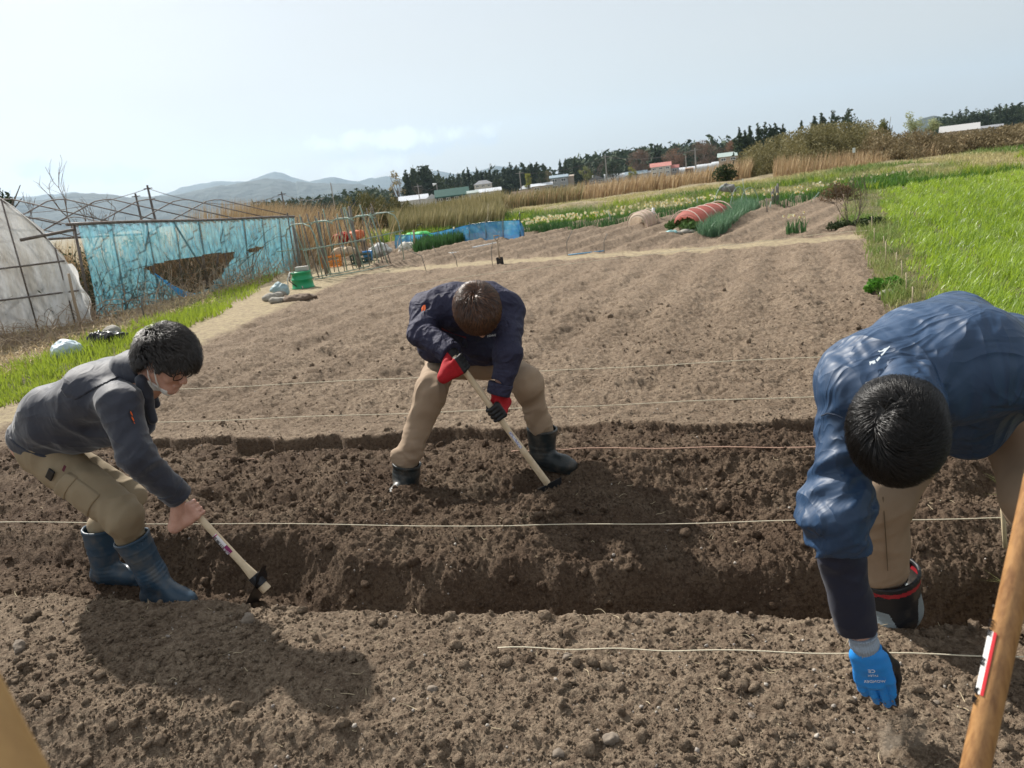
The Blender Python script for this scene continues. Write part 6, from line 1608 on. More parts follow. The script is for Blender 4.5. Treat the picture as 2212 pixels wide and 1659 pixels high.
# brambles and dead stems round the net
def brush(name, n, area, h0, h1, seed, m_, r=.006, curl=.5):
    rng = np.random.default_rng(seed); mb = MB()
    for i in range(n):
        x, y = area(rng); z = gz(x, y); H = rng.uniform(h0, h1); d = nv(np.array([rng.normal(0, .45), rng.normal(0, .45), 1])); p = np.array([x, y, z - .03]); pts = [p.copy()]
        for k in range(5):
            d = nv(d + rng.normal(0, .22, 3) * curl * 2 - np.array([0, 0, .12 * curl * k])); p = p + d * H / 5; p[2] = max(p[2], gz(p[0], p[1]) + .01); pts.append(p.copy())
        q = r * rng.uniform(.5, 1.4); mb.tube(pts, [q, q * .9, q * .8, q * .6, q * .5, q * .3], 4, cap=False)
        if rng.random() < .5:
            s = pts[3]; e = s + nv(rng.normal(0, 1, 3) + np.array([0, 0, .4])) * H * .3; mb.tube([s, e], [q * .5, q * .25], 3, cap=False)
    return tag(mb.build(name, m_, None, False), kind='stuff')
M_stem = mat('dry_brown_stem', (0.24, 0.17, 0.12), .9, col2=(0.42, 0.34, 0.25), nscale=1.3)
M_stemd = mat('dark_bramble', (0.10, 0.075, 0.06), .9, col2=(0.06, 0.07, 0.03), nscale=1.5)
def nb(off0, off1, f0=0, f1=1):
    return lambda rng: (lambda q, o: (q[0] + o, q[1]))(NP(rng.uniform(f0, f1), 0), rng.uniform(off0, off1))
brush('bramble_thicket', int(520 * QN), nb(-2.6, .05, 0, .75), .9, 1.9, 301, M_stemd, .009)
brush('dead_stems', int(420 * QN), nb(-.5, 1.4, -.15, 1.0), .3, 1.1, 302, M_stem, .008)
brush('dead_stalks_behind_hole', int(330 * QN), nb(-2.4, -.4, .3, 1.0), .7, 1.5, 305, M_reed, .010, .2)
def hp_a(rng): return G(0, 0, 0)[0] * 0 - 8.9 + rng.normal(0, .9), 12.4 + rng.normal(0, .45)
brush('dead_bine_heap', int(650 * QN), hp_a, .25, .8, 303, M_stem, .006, 1.3)
def fl(rng): y = rng.uniform(9.5, 17); return float(grass_edge_x(np.array([y]))[0]) - rng.uniform(.9, 3.0), y
brush('fallen_twigs', int(260 * QN), fl, .2, .7, 304, M_stem, .007, 1.1)
leaf_cloud('bramble_leaves', [NP(f, .4) + np.array([-.6, 0, 0]) for f in (0, .06, .12, .2)], [(.6, .6, .7)] * 4, int(1500 * QN), .035, M_dkg, None, 77, kind='stuff', hole=.4)
# short posts standing in the litter
for (px, py, h, lb) in ((178, 712, 1.0, 'brown broken stake leaning by the corner of the greenhouse'), (314, 690, .42, 'thin dark stake sticking out of the grass behind the left man')):
    b = onground(px, py); mb = MB(); mb.tube([b - Z3 * .1, b + Z3 * h * .5 + np.array([-.01, 0, 0]), b + Z3 * h + np.array([.02, 0, 0])], [.028, .026, .022] if h > .6 else .012, 7); tag(mb.build('stake', M_stem if h > .6 else M_oldpost, None, True), lb, 'stake')

# ---- bags lying in the grass
def lump(name, c, rad, R, m_, label, cat, seed=0, amp=.15, res=.012, sc=6, parent=None):
    o = sdf_obj(name, [el(c, rad, R, k=.01)], res, m_, parent, lambda p: -amp * min(rad) * fbm3(p * sc, seed, 4) * 2 - .3 * amp * min(rad) * ridge(p, sc * 1.5, seed + 3, 2))
    if label: tag(o, label, cat)
    return o
M_wbag = mat('pale_plastic_bag', (.58, .66, .70), .45, col2=(.40, .52, .60), nscale=9, bump=.8, bscale=12, bdist=.03)
M_kbag = mat('black_plastic_bag', (.012, .012, .014), .3, bump=.8, bscale=10, bdist=.03)
M_rock = mat('grey_stone', (.24, .225, .20), .9, col2=(.34, .32, .28), nscale=9, bump=.5, bscale=25, bdist=.02)
b = onground(149, 775); lump('plastic_bag', b + Z3 * .10, (.19, .15, .14), None, M_wbag, 'crumpled whitish plastic bag lying in bright grass behind the left man', 'bag', 5, .3)
b = onground(232, 745); lump('plastic_bag', b + Z3 * .08, (.30, .14, .11), None, M_kbag, 'black plastic bag spread on the grass beside a rounded stone', 'bag', 6, .45)
b = onground(247, 735); lump('stone', b + Z3 * .13, (.14, .12, .10), None, M_rock, 'rounded pale stone holding down the black bag', 'stone', 7, .15)
# ---- green tub with a block on it, hose
b = onground(656, 622); s = 45 * PXM(math.hypot(b[0], b[1])) / 2
tub = empty('tub', b, label='green plastic tub upside down on the path edge, carrying a grey block', cat='tub')
mb = MB(); mb.lathe([(s * 1.02, 0), (s * 1.04, s * .1), (s * .98, s * .12), (s * .92, s * .75), (s * .98, s * .78), (s * .97, s * .9), (s * .88, s * .92), (s * .84, s * 1.35), (s * .90, s * 1.38), (s * .89, s * 1.5), (s * .80, s * 1.55)], 32)
mb.build('barrel', mat('green_plastic', (.01, .26, .10), .35, col2=(.015, .30, .13), nscale=4), tub, True)
mb = MB(); mb.box((b[0] + .04, b[1], b[2] + s * 1.55 + .05), (.26, .14, .09)); tag(mb.build('concrete_block', mat('pale_concrete', (.42, .41, .38), .9, bump=.4, bscale=40), None, bevel=.008), 'grey concrete block resting on the green tub', 'block')
mb = MB(); hx_ = b + np.array([-s * .9, -s * .6, 0]); mb.tube([hx_ + np.array([-.05, -.1, 0.0]), hx_ + np.array([-.04, -.08, .22]), hx_ + np.array([.02, -.02, .36]), hx_ + np.array([.14, 0, .36]), hx_ + np.array([.22, -.03, .12]), hx_ + np.array([.25, -.1, .02])], .013, 7); tag(mb.build('hose', mat('pale_hose', (.55, .55, .50), .5), None, True), 'short pale hose looped against the green tub', 'hose')
mb = MB(); mb.tube([b + np.array([-s * .9, -.05, s * 1.6]), b + np.array([-s * .8, -.3, .2]), b + np.array([-s * .2, -.35, .08])], .012, 6); tag(mb.build('cable', M_dark, None, True), 'black cable hanging from the green tub to the ground', 'cable')
# stones and a sack by the tub
for i, (px, py, r_, lb) in enumerate(((585, 650, .15, 'flat grey stone at the lower end of the pile left of the green tub'), (598, 655, .12, 'dark rounded stone in front of the pile left of the green tub'), (606, 641, .13, 'pale stone in the middle of the pile left of the green tub'), (597, 645, .14, 'grey stone near the top of the pile left of the green tub'), (612, 652, .09, 'smallest stone, on bare soil left of the green tub'), (604, 624, .12, 'brownish stone behind the blue grey sack'))):
    b = onground(px, py); lump('stone', b + Z3 * r_ * .4, (r_, r_ * .8, r_ * .55), None, M_rock, lb, 'stone', 20 + i, .25); bpy.context.scene.objects
b = onground(608, 640); lump('sack', b + Z3 * .14, (.17, .12, .12), None, mat('blue_grey_sack', (.22, .34, .38), .6, col2=(.34, .44, .46), nscale=10), 'blue grey sack bulging between stones and green tub', 'sack', 31, .35)
b = onground(640, 648); lump('soil_mound', b + Z3 * .02, (.36, .26, .09), None, mat('dark_crumbly_soil', (.15, .11, .08), .95, bump=.8, bscale=30, bdist=.02), 'low mound of dark soil in front of the green tub', 'mound', 33, .3)

# ---- trellis frame of green poles
a = G(697, 603); bq = G(874, 568); e = nv(bq - a); L = float(np.linalg.norm(bq - a)); w = nv(np.array([-e[1], e[0], 0])) * 1.25
TH = float(D(700, 478, a[1])[2]); root = empty('trellis', a, label='long trellis frame of green poles and hoops over leaning sticks', cat='trellis')
for i in range(5):
    o = a + e * (L * i / 4); pts = [o, o + Z3 * TH * .78, o + Z3 * TH * .93 + w * .10, o + Z3 * TH + w * .32, o + Z3 * TH + w * .68, o + Z3 * TH * .93 + w * .9, o + Z3 * TH * .78 + w, o + w]
    if i in (1, 2, 3): pts = pts[2:-2]
    mb = MB(); mb.tube(pts, .014, 6); parts_to(root, mb.build('hoop', M_gpole, None, True))
for q0, q1 in ((a + Z3 * TH + w * .3 - e * .2, bq + Z3 * TH + w * .3 + e * .2), (a + Z3 * TH * .55 - e * .35, bq + Z3 * TH * .62 + e * .1), (a + Z3 * TH * .55 + w - e * .3, bq + Z3 * TH * .5 + w - e * .8), (a + Z3 * .03 - e * .2, bq + Z3 * .03), (a + w * .4 + Z3 * .03, bq + w * .5 + Z3 * .03 - e * .5)):
    mb = MB(); mb.tube([q0, (q0 + q1) / 2 - Z3 * .02, q1], .013, 6); parts_to(root, mb.build('long_pole', M_gpole, None, True))
rng = np.random.default_rng(5)
for i in range(30):
    f = (i + rng.uniform(-.3, .3)) / 29; s_ = rng.choice([.35, .65, .9]); o = a + e * L * f + w * s_; top = o + Z3 * TH * rng.uniform(1.02, 1.22) + e * rng.uniform(-.28, -.05) + w * (0.5 - s_) * .5
    mb = MB(); mb.tube([o, (o + top) / 2 + rng.normal(0, .01, 3), top], rng.uniform(.012, .017), 5); parts_to(root, mb.build('stick', M_oldpost if i % 3 else M_gpole, None, True))
for f, s_, h in ((.10, 1.0, 1.05), (.42, 1.1, .95), (.80, 1.0, 1.2)):
    o = a + e * L * f + w * s_; mb = MB(); mb.tube([o - Z3 * .1, o + Z3 * TH * h], [.045, .035], 7); parts_to(root, mb.build('post', M_oldpost, None, True))
# crates and bags behind the trellis
def crate(name, c, d, m_, label, rz=0.0):
    mb = MB(); w_, de, h = d; t = .018
    for sx in (-1, 1):
        for sy in (-1, 1): mb.box((sx * (w_ / 2 - t), sy * (de / 2 - t), h / 2), (t * 2, t * 2, h))
    for zc, hh in ((.06 * h / .3, .035), (h * .5, .03), (h - .02, .035)):
        for sx in (-1, 1): mb.box((sx * (w_ / 2 - t * .4), 0, zc), (t * .7, de - .075, hh)); mb.box((0, sx * (de / 2 - t * .4), zc), (w_ - .075, t * .7, hh))
    for k in (-1, 0, 1):
        mb.box((k * w_ * .24, -(de / 2 - t * .5), h * .36), (.03, t * .5, h * .5)); mb.box((k * w_ * .24, (de / 2 - t * .5), h * .36), (.03, t * .5, h * .5))
    mb.box((0, 0, .012), (w_ - .08, de - .08, .012))
    o = mb.build(name, m_, None, bevel=.003); o.location = tuple(c); o.rotation_euler = (0, 0, rz); return tag(o, label, 'crate')
M_ocr = mat('orange_plastic', (.62, .23, .03), .5)
b = onground(718, 577); crate('crate', b, (.52, .38, .30), M_ocr, 'orange plastic crate on the ground behind the left end of the trellis', .1)
lump('sack', b + np.array([.30, .45, .33]), (.34, .18, .12), None, mat('beige_sack', (.46, .36, .25), .8), 'beige sack lying behind the orange crate', 'sack', 41, .3)
b2 = onground(752, 560); mb = MB()
tb = empty('table', b2 + np.array([0, .5, 0]), label='dark low bench behind the trellis carrying a red cover', cat='bench')
mb.box((0, 0, .46), (1.0, .5, .04)); mb.build('bench_top', M_oldpost, tb)
for sx in (-1, 1):
    for sy in (-1, 1): mb = MB(); mb.box((sx * .44, sy * .2, .22), (.05, .05, .44)); mb.build('leg', M_oldpost, tb)
lump('tarp_bundle', b2 + np.array([-.16, .5, .63]), (.24, .2, .17), None, mat('red_cloth', (.42, .03, .02), .7), 'red bundle on the bench behind the trellis, left half', 'bundle', 42, .3)
lump('tarp_bundle', b2 + np.array([.26, .5, .66]), (.26, .2, .15), None, mat('orange_red_cloth', (.60, .16, .07), .7), 'orange bundle on the bench behind the trellis, right half', 'bundle', 43, .3)
lump('sack', b2 + np.array([-.1, .2, .2]), (.16, .14, .2), None, mat('pale_blue_bag', (.35, .46, .60), .6), 'pale blue bag under the bench behind the trellis', 'bag', 44, .3)
b3 = onground(793, 566); mb = MB(); mb.lathe([(.12, 0), (.14, .26), (.145, .28), (.13, .28), (.11, .02)], 18); o = mb.build('bucket', mat('blue_plastic', (.03, .22, .55), .4), None, True); o.location = tuple(b3 + np.array([0, .3, 0])); tag(o, 'small blue bucket behind the middle of the trellis', 'bucket')
lump('sack', onground(803, 562) + np.array([.15, .7, .18]), (.34, .2, .2), None, mat('white_sack', (.60, .60, .58), .7, col2=(.40, .42, .42), nscale=8), 'white sacks heaped behind the right half of the trellis', 'sack', 45, .35)
b3 = onground(775, 575); crate('crate', b3 + np.array([0, .5, 0]), (.5, .36, .28), mat('dark_green_plastic', (.02, .05, .035), .5), 'dark green crate between the beige sack and blue bucket')
b3 = onground(683, 571); mb = MB(); mb.tube([b3, b3 + np.array([.0, 0, .6])], .012, 6); tag(mb.build('cane', M_gpole, None, True), 'short green garden cane right of the green tub', 'cane')
b3 = onground(690, 568); mb = MB(); mb.box(b3 + Z3 * .03, (.45, .10, .03)); tag(mb.build('plank', M_white), 'white board lying in grass left of the orange crate', 'board')

# ---- low blue net round the leek bed
pts_b = [ZS(x, y) for x, y in ((915, 790), (1040, 783), (1140, 765), (1255, 745), (1375, 728), (1505, 716), (1635, 712), (1770, 706), (1905, 692), (1935, 690))]
tops = [ZS(x, y) for x, y in ((915, 655), (1040, 652), (1140, 650), (1255, 628), (1375, 600), (1505, 570), (1635, 552), (1770, 542), (1905, 535), (1938, 600))]
B_ = [onground(*q) for q in pts_b]; T_ = [D(t[0], t[1], b[1]) for t, b in zip(tops, B_)]
root = empty('net_fence', B_[0], label='low bright blue net fence behind the leek bed', cat='fence')
V, Fq = [], []; nn = 60; kk = 8; ii = np.linspace(0, len(B_) - 1, nn + 1)
for t in ii:
    i0 = int(min(math.floor(t), len(B_) - 2)); f = t - i0; lo = B_[i0] * (1 - f) + B_[i0 + 1] * f; hi = T_[i0] * (1 - f) + T_[i0 + 1] * f
    for k in range(kk + 1): V.append(lo + (hi - lo) * k / kk + np.array([0, .05 * math.sin(t * 7 + k) * math.sin(k / kk * 3.1), 0]))
for i in range(nn):
    for k in range(kk): q = i * (kk + 1) + k; Fq.append((q, q + kk + 1, q + kk + 2, q + 1))
parts_to(root, np_mesh('net', np.array(V), np.array(Fq), M_net2, None, True))
for i in range(0, len(B_), 1):
    d = (T_[i] - B_[i]); mb = MB(); mb.tube([B_[i] - Z3 * .1, B_[i] + d * (1.12 if i != 8 else 1.4)], .014, 6); parts_to(root, mb.build('post', M_dark if i in (4, 8) else M_oldpost, None, True))
mb = MB(); mb.tube(T_[:9], .007, 5); parts_to(root, mb.build('top_string', M_dark, None, True))
for (x, y0, y1, lb) in ((1100, 700, 572, 'black hooked rod behind the left part of the low blue net'), (1910, 600, 482, 'black hooked rod at the right end of the low blue net')):
    p0 = onground(*ZS(x, y0)) if x < 1500 else B_[8]; h = float(D(*ZS(x, y1), p0[1])[2]) - p0[2]; p0 = p0 + np.array([0, .12, 0])
    mb = MB(); mb.tube([p0, p0 + Z3 * h * .85, p0 + Z3 * h + np.array([.08, 0, 0]), p0 + Z3 * h + np.array([.24, 0, .02])], .010, 6); tag(mb.build('hooked_rod', M_dark, None, True), lb, 'rod')
p0 = B_[6] + np.array([.02, .25, 0]); tp = D(*ZS(1655, 410), p0[1]); mb = MB(); mb.tube([p0, tp], .010, 6); tag(mb.build('cane', M_bamboo, None, True), 'tall pale cane rising above the low blue net', 'cane')
b = onground(*ZS(1112, 760)); b = b + np.array([0, -.15, 0]); root = empty('storage_box', b, label='grey lidded box in front of the low blue net', cat='box')
mb = MB(); mb.box((0, 0, .17), (.62, .36, .34)); mb.build('box_body', mat('grey_plastic', (.24, .22, .21), .6), root, bevel=.02)
mb = MB(); mb.box((0, 0, .365), (.66, .40, .05)); mb.build('lid', mat('light_grey_plastic', (.34, .33, .32), .6), root, bevel=.01)
for sx in (-.2, .2): mb = MB(); mb.box((sx, -.205, .33), (.07, .02, .08)); mb.build('latch', M_white, root)
V = []; n1, n2 = 16, 10
for i in range(n1 + 1):
    for k in range(n2 + 1):
        x = -.48 + .96 * i / n1; y = -.24 + .48 * k / n2; z = .43 + .05 * vn2(np.array([x * 7.]), np.array([y * 7.]), 3)[0] * 2 - max(0, abs(x) - .30) * .55 - max(0, abs(y) - .19) * .8; V.append(b + np.array([x, y, z]))
Fq = [(i * (n2 + 1) + k, (i + 1) * (n2 + 1) + k, (i + 1) * (n2 + 1) + k + 1, i * (n2 + 1) + k + 1) for i in range(n1) for k in range(n2)]
tag(np_mesh('cloth', np.array(V), np.array(Fq), mat('bright_green_sheet', (.10, .62, .16), .5, trans=.3, tcol=(.2, .8, .3)), None, True), 'bright green sheet spread over the grey box', 'sheet')
b = onground(*ZS(1078, 800)); mb = MB(); tp = D(*ZS(1063, 615), b[1]); mb.tube([b, tp], .028, 7); tag(mb.build('post', M_stem, None, True), 'brown wooden post standing in front of the grey box', 'post')
lump('sack', onground(*ZS(1030, 792)) + Z3 * .12, (.30, .2, .17), None, mat('cream_sack', (.55, .53, .47), .8, bump=.4, bscale=12), 'cream sack slumped at the left foot of the grey box', 'sack', 51, .3)
# leeks
def rect_pts(corners, n, seed):
    rng = np.random.default_rng(seed); c = [onground(*q) for q in corners]; u = rng.random(n); v = rng.random(n)
    P = (np.outer((1 - u) * (1 - v), c[0]) + np.outer(u * (1 - v), c[1]) + np.outer(u * v, c[2]) + np.outer((1 - u) * v, c[3])); return P[:, 0], P[:, 1]
x, y = rect_pts([ZS(1070, 812), ZS(1470, 722), ZS(1455, 706), ZS(1070, 775)], 1500, 61)
tag(blades('leek_bed', x, y, .30 + .22 * np.random.default_rng(1).random(len(x)), .030, M_leek, .35, 62, droop=1.0, kind=None), kind='stuff')
# white pipes on the soil
for i, (p, q, lb) in enumerate(((ZS(1290, 820), ZS(1440, 805), 'short white pipe on the soil before the leeks'), (ZS(1380, 800), ZS(1730, 728), 'long white pipes lying beyond the furrows by the spade'))):
    A_ = onground(*p) + Z3 * .05; Bq = onground(*q) + Z3 * .05; mb = MB(); mb.tube([A_, Bq], .022, 6); mb.tube([A_ + np.array([.1, .12, 0]), Bq + np.array([-.5, .1, 0])], .022, 6) if i else None
    tag(mb.build('pipe', M_white, None, True), lb, 'pipe')
# spade stuck in the soil
b = onground(1081, 571); tp = D(1072, 509, b[1]); ax = nv(tp - b); L = float(np.linalg.norm(tp - b)); sd_ = nv(np.cross(ax, NDIR)); root = empty('spade', b, label='spade with a D handle stuck upright in the furrowed soil', cat='spade')
mb = MB(); mb.tube([b + ax * .12, b + ax * (L - .10)], .016, 8); parts_to(root, mb.build('shaft', M_stem, None, True))
mb = MB(); mb.tube([b + ax * (L - .11), b + ax * (L - .06) + sd_ * .045, b + ax * L + sd_ * .06, b + ax * L - sd_ * .06, b + ax * (L - .06) - sd_ * .045, b + ax * (L - .11)], .012, 7); parts_to(root, mb.build('grip', M_stem, None, True))
mb = MB(); mb.box(b + ax * .04, (.15, .006, .22), Matrix([list(r) for r in np.stack([sd_, nv(np.cross(ax, sd_)), ax], 1)])); parts_to(root, mb.build('blade', M_steel))
for i, (p, h, bend, lb) in enumerate(((ZS(1688, 898), .50, .04, 'thin bent rod standing left of the spade'), (ZS(1410, 905), .32, -.05, 'thin rod in the furrows left of the bent rod'), (ZS(1245, 830), .30, -.04, 'thin rod at the near edge of the leek bed'), (ZS(1165, 940), .55, -.28, 'slanting twig in the soil right of the trellis'), (ZU(268, 1025), .52, .10, 'curved rod at the left end of the blue pole'), (ZU(562, 1000), .40, .06, 'curved rod at the right end of the blue pole'))):
    b = onground(*p); mb = MB(); mb.tube([b - Z3 * .05, b + Z3 * h * .6 + np.array([bend * .2, 0, 0]), b + Z3 * h + np.array([bend * 1.6, 0, 0])], .008, 5); tag(mb.build('rod', M_oldpost, None, True), lb, 'rod')
A_ = onground(*ZU(278, 1024)) + Z3 * .03; Bq = onground(*ZU(560, 992)) + Z3 * .03; mb = MB(); mb.tube([A_, Bq], .014, 6); tag(mb.build('pole', mat('light_blue_pole', (.12, .36, .60), .4), None, True), 'light blue pole lying on the soil beyond the cross path', 'pole')

# ---- tunnels
def tunnel(name, pL, pR, back, h, m_, label, nh=5, clip=1.0):
    A_ = onground(*pL); Bq = onground(*pR); wv = (Bq - A_) / 2; c0 = (A_ + Bq) / 2; root = empty(name, c0, label=label, cat='tunnel'); V, Fq = [], []; nu, nd = 20, 24
    bv = np.asarray(back, float)
    for j in range(nd + 1):
        for i in range(nu + 1):
            a = math.pi * i / nu; s_ = 1 + .012 * math.sin(j * 2.4 + i); f = j / nd; en = math.sqrt(min(1, f / .10)) if f < .1 else math.sqrt(min(1, (1 - f) / .10)) if f > .9 else 1; en = .75 + .25 * en
            V.append(c0 + bv * f - wv * math.cos(a) * en + Z3 * h * math.sin(a) ** .8 * s_ * en)
    for j in range(nd):
        for i in range(nu): q = j * (nu + 1) + i; Fq.append((q, q + 1, q + nu + 2, q + nu + 1))
    parts_to(root, np_mesh('cover', np.array(V), np.array(Fq), m_, None, True))
    for k in range(nh):
        f = k / (nh - 1); mb = MB(); mb.tube([c0 + bv * f - wv * math.cos(math.pi * i / 16) * 1.02 + Z3 * (h * 1.03) * math.sin(math.pi * i / 16) ** .8 for i in range(17)], .012, 5, cap=False); parts_to(root, mb.build('hoop', mat('pale_hoop', (.55, .42, .36), .6) if k == 0 else bpy.data.materials['pale_hoop'], None, True))
    return root
tunnel('row_tunnel', ZU(745, 803), ZU(905, 800), np.array([.55, 1.1, 0]), .42, sheet_mat('beige_fleece', (.52, .42, .32), (.85, 1), .7, .35), 'low tunnel under beige fleece at the edge of the daffodils', 4)
tunnel('row_tunnel', ZU(1085, 828), ZU(1340, 830), np.array([1.5, 2.3, 0]), .50, sheet_mat('red_net_cover', (.48, .13, .10), (.75, .95), .7, .35, (.40, .10, .08)), 'low tunnel under red net beside the onion rows', 5)
x, y = rect_pts([ZU(1085, 842), ZU(1290, 836), ZU(1280, 800), ZU(1100, 805)], 130, 64)
pl = leaf_cloud('leafy_crop', np.stack([x, y, gzs(x, y) + .14], 1)[:26], [(.16, .16, .13)] * 26, 1500, .055, leafmat('cabbage_leaf', (.03, .075, .02), (.12, .20, .06)), None, 65, hole=0)
tag(pl, 'dark leafy greens growing out of the front of the red tunnel', 'vegetables')
for i, (q, r_, lb) in enumerate(((ZU(1135, 858), .13, 'leftmost stone before the red tunnel'), (ZU(1205, 845), .15, 'widest flat stone before the red tunnel'), (ZU(1262, 840), .10, 'small stone at the foot of the onions before the red tunnel'))):
    b = onground(*q); lump('stone', b + Z3 * .04, (r_, r_ * .8, r_ * .45), None, M_rock, lb, 'stone', 70 + i, .2)
b = onground(*ZU(1038, 862)); mb = MB(); mb.box(b + Z3 * .05, (.21, .1, .10)); tag(mb.build('brick', mat('pale_brick', (.42, .33, .25), .9), None, bevel=.006), 'pale brick on the soil left of the red tunnel', 'brick')
b = onground(*ZU(1088, 866)); lump('cloth', b + Z3 * .05, (.14, .1, .1), None, mat('pale_cyan_cloth', (.32, .55, .55), .7), 'pale cyan rag beside the brick', 'rag', 75, .3)
# onions
x, y = rect_pts([ZU(1290, 895), ZU(1470, 872), ZU(1795, 655), ZU(1640, 640)], int(7000 * QN), 66)
r_ = (x * .45 + y * -.9); k = np.abs(np.sin((x * 0.80 - y * 0.60) * math.pi / .30)) > .35; x, y = x[k], y[k]
tag(blades('onion_rows', x, y, .24 + .20 * np.random.default_rng(2).random(len(x)), .016, M_blue, .40, 67, droop=.5, kind=None), kind='stuff')
# hoops over the onions
for i, (p, q, h, lb) in enumerate(((ZU(1425, 730), ZU(1600, 690), .85, 'nearest green hoop over the onion rows'), (ZU(1560, 690), ZU(1700, 665), .75, 'middle green hoop over the onion rows'), (ZU(1640, 660), ZU(1790, 640), .65, 'farthest green hoop over the onion rows'))):
    A_ = onground(*p); Bq = onground(*q); mb = MB(); mb.tube([A_ * (1 + math.cos(math.pi * j / 14)) / 2 + Bq * (1 - math.cos(math.pi * j / 14)) / 2 + Z3 * h * math.sin(math.pi * j / 14) for j in range(15)], .012, 6); tag(mb.build('hoop', M_gpole, None, True), lb, 'hoop', 'hoops over the onions')
b = onground(*ZU(1545, 640)); lump('net_bundle', b + Z3 * .62, (.26, .2, .15), None, mat('grey_net', (.22, .22, .21), .9, bump=.8, bscale=40), 'grey net bundle heaped on the hoops over the onions', 'bundle', 80, .4)
# grey post with wires, white post, canes
b = onground(*ZU(1922, 640)); tp = D(*ZU(1912, 450), b[1]); root = empty('post', b, label='rough grey post bundle at the far corner of the soil plot', cat='post')
for i in range(4):
    o = np.array([.05 * (i - 1.5), .03 * (i % 2), 0]); mb = MB(); mb.tube([b + o - Z3 * .05, b + (tp - b) * (.7 + .1 * i) + o * 1.4], .028, 6); parts_to(root, mb.build('pole', M_oldpost, None, True))
for i, (p, q, m_, r_, lb) in enumerate(((ZU(942, 760), ZU(950, 640), M_white, .045, 'white painted post among the daffodils'), (ZU(628, 792), ZU(593, 655), M_gpole, .016, 'leaning pale cane left of the beige tunnel'), (ZU(1302, 640), ZU(1298, 560), M_gpole, .02, 'upright grey cane above the red tunnel'), (ZU(1675, 575), ZU(1658, 410), M_gpole, .012, 'tall thin green cane behind the onion rows'), (ZU(1852, 685), ZU(1846, 560), M_oldpost, .014, 'dark stick left of the grey post bundle'), (ZU(1868, 665), ZU(1882, 590), M_gpole, .014, 'slanting light stick beside the grey post bundle'), (ZV(525, 830), ZV(600, 750), M_gpole, .014, 'pale hoop end leaning out over the daffodils by the brown bush'))):
    b = onground(*p); tp = D(*q, b[1]); mb = MB(); mb.tube([b - Z3 * .05, tp], r_, 7); tag(mb.build('cane' if i else 'post', m_, None, True), lb, 'cane' if i else 'post')

# ---- daffodils
M_df = mat('cream_petal', (.72, .70, .42), .6, col2=(.80, .78, .62), attr='tint', trans=.3); M_dy = mat('yellow_trumpet', (.72, .52, .08), .6)
def daffs(q, w_, d_, nl, nf, label, seed, hh=.38, fs=.05):
    b = onground(*q) if not isinstance(q, np.ndarray) else q; rng = np.random.default_rng(seed); root = empty('daffodil_clump', b, label=label, cat='daffodils', group='daffodil clumps round the garden')
    x = b[0] + rng.normal(0, w_ / 2.4, nl); y = b[1] + rng.normal(0, d_ / 2.4, nl)
    parts_to(root, blades('leaves', x, y, hh * rng.uniform(.6, 1.0, nl), .022, M_leek, .35, seed, kind=None))
    for i in range(nf):
        fx, fy = b[0] + rng.normal(0, w_ / 2.2), b[1] + rng.normal(0, d_ / 2.2); z = gz(fx, fy) + hh * rng.uniform(.85, 1.2); fc = nv(np.array([rng.normal(0, .7), -1 + rng.normal(0, .5), rng.normal(0.0, .35)])); s1 = nv(np.cross(fc, Z3)); s2 = np.cross(s1, fc); c = np.array([fx, fy, z])
        V = [c + fc * .01] + [c + (s1 * math.cos(k * math.pi / 6) + s2 * math.sin(k * math.pi / 6)) * (fs if k % 2 == 0 else fs * .42) - fc * .006 for k in range(12)]
        F3 = [(0, 1 + k, 1 + (k + 1) % 12) for k in range(12)]
        V += [c + fc * (.008 + fs * .5 * e) + (s1 * math.cos(k * math.pi / 3) + s2 * math.sin(k * math.pi / 3)) * fs * (.26 + .10 * e) for e in (0, 1) for k in range(6)]
        F4 = [(13 + k, 13 + (k + 1) % 6, 19 + (k + 1) % 6, 19 + k) for k in range(6)]
        parts_to(root, np_mesh('flower', np.array(V), [np.array(F3), np.array(F4)], [M_df, M_dy], None, False, attrs={'tint': np.full(len(V), rng.random())}, mi=[0] * 12 + [1] * 6))
DF = [(ZU(30, 845), 1.2, .5, 260, 34, 'long dense bank of daffodils at the right end of the blue net'), (ZU(130, 835), 1.1, .5, 240, 36, 'thick daffodils over dark leaves left of the thin red twigs'), (ZU(215, 815), .8, .4, 160, 26, 'daffodils at the left edge of the bright grass below the mown hay'), (ZU(395, 815), .7, .4, 110, 20, 'loose daffodils with a dry brown stem among them'), (ZU(650, 785), .8, .4, 90, 12, 'sparse white daffodils between leaning cane and beige tunnel'), (ZU(570, 800), .5, .4, 80, 5, 'few daffodils left of the leaning pale cane'),
      (ZU(835, 720), 1.3, .5, 90, 16, 'row of daffodils above the beige tunnel'), (ZU(985, 730), 1.0, .5, 90, 16, 'daffodils behind the white painted post'), (ZU(1135, 690), 1.1, .6, 160, 26, 'tall white daffodils left of the red tunnel top'), (ZU(1355, 680), 1.1, .5, 110, 16, 'daffodils above the right part of the red tunnel'), (ZU(1560, 640), 1.2, .5, 90, 12, 'daffodils seen through the hoops over the onions'), (ZU(1720, 615), 1.5, .5, 110, 18, 'daffodils beyond the far end of the onion rows'), (ZU(1940, 640), .8, .5, 90, 9, 'daffodils round the grey post bundle'), (ZU(2080, 600), 1.0, .5, 130, 9, 'daffodils right of the grey post bundle'),
      (ZV(432, 1045), .34, .25, 60, 9, 'single daffodil clump standing alone on bare soil'), (ZV(640, 800), .9, .5, 130, 16, 'daffodils left of the brown bush'), (ZV(950, 720), 1.6, .6, 120, 14, 'pale daffodils in the grey green grass near the grain'), (ZS(790, 725), .6, .3, 60, 8, 'daffodils seen through the trellis'), (ZS(1430, 640) , .9, .3, 50, 10, 'daffodils shining in front of the low blue net')]
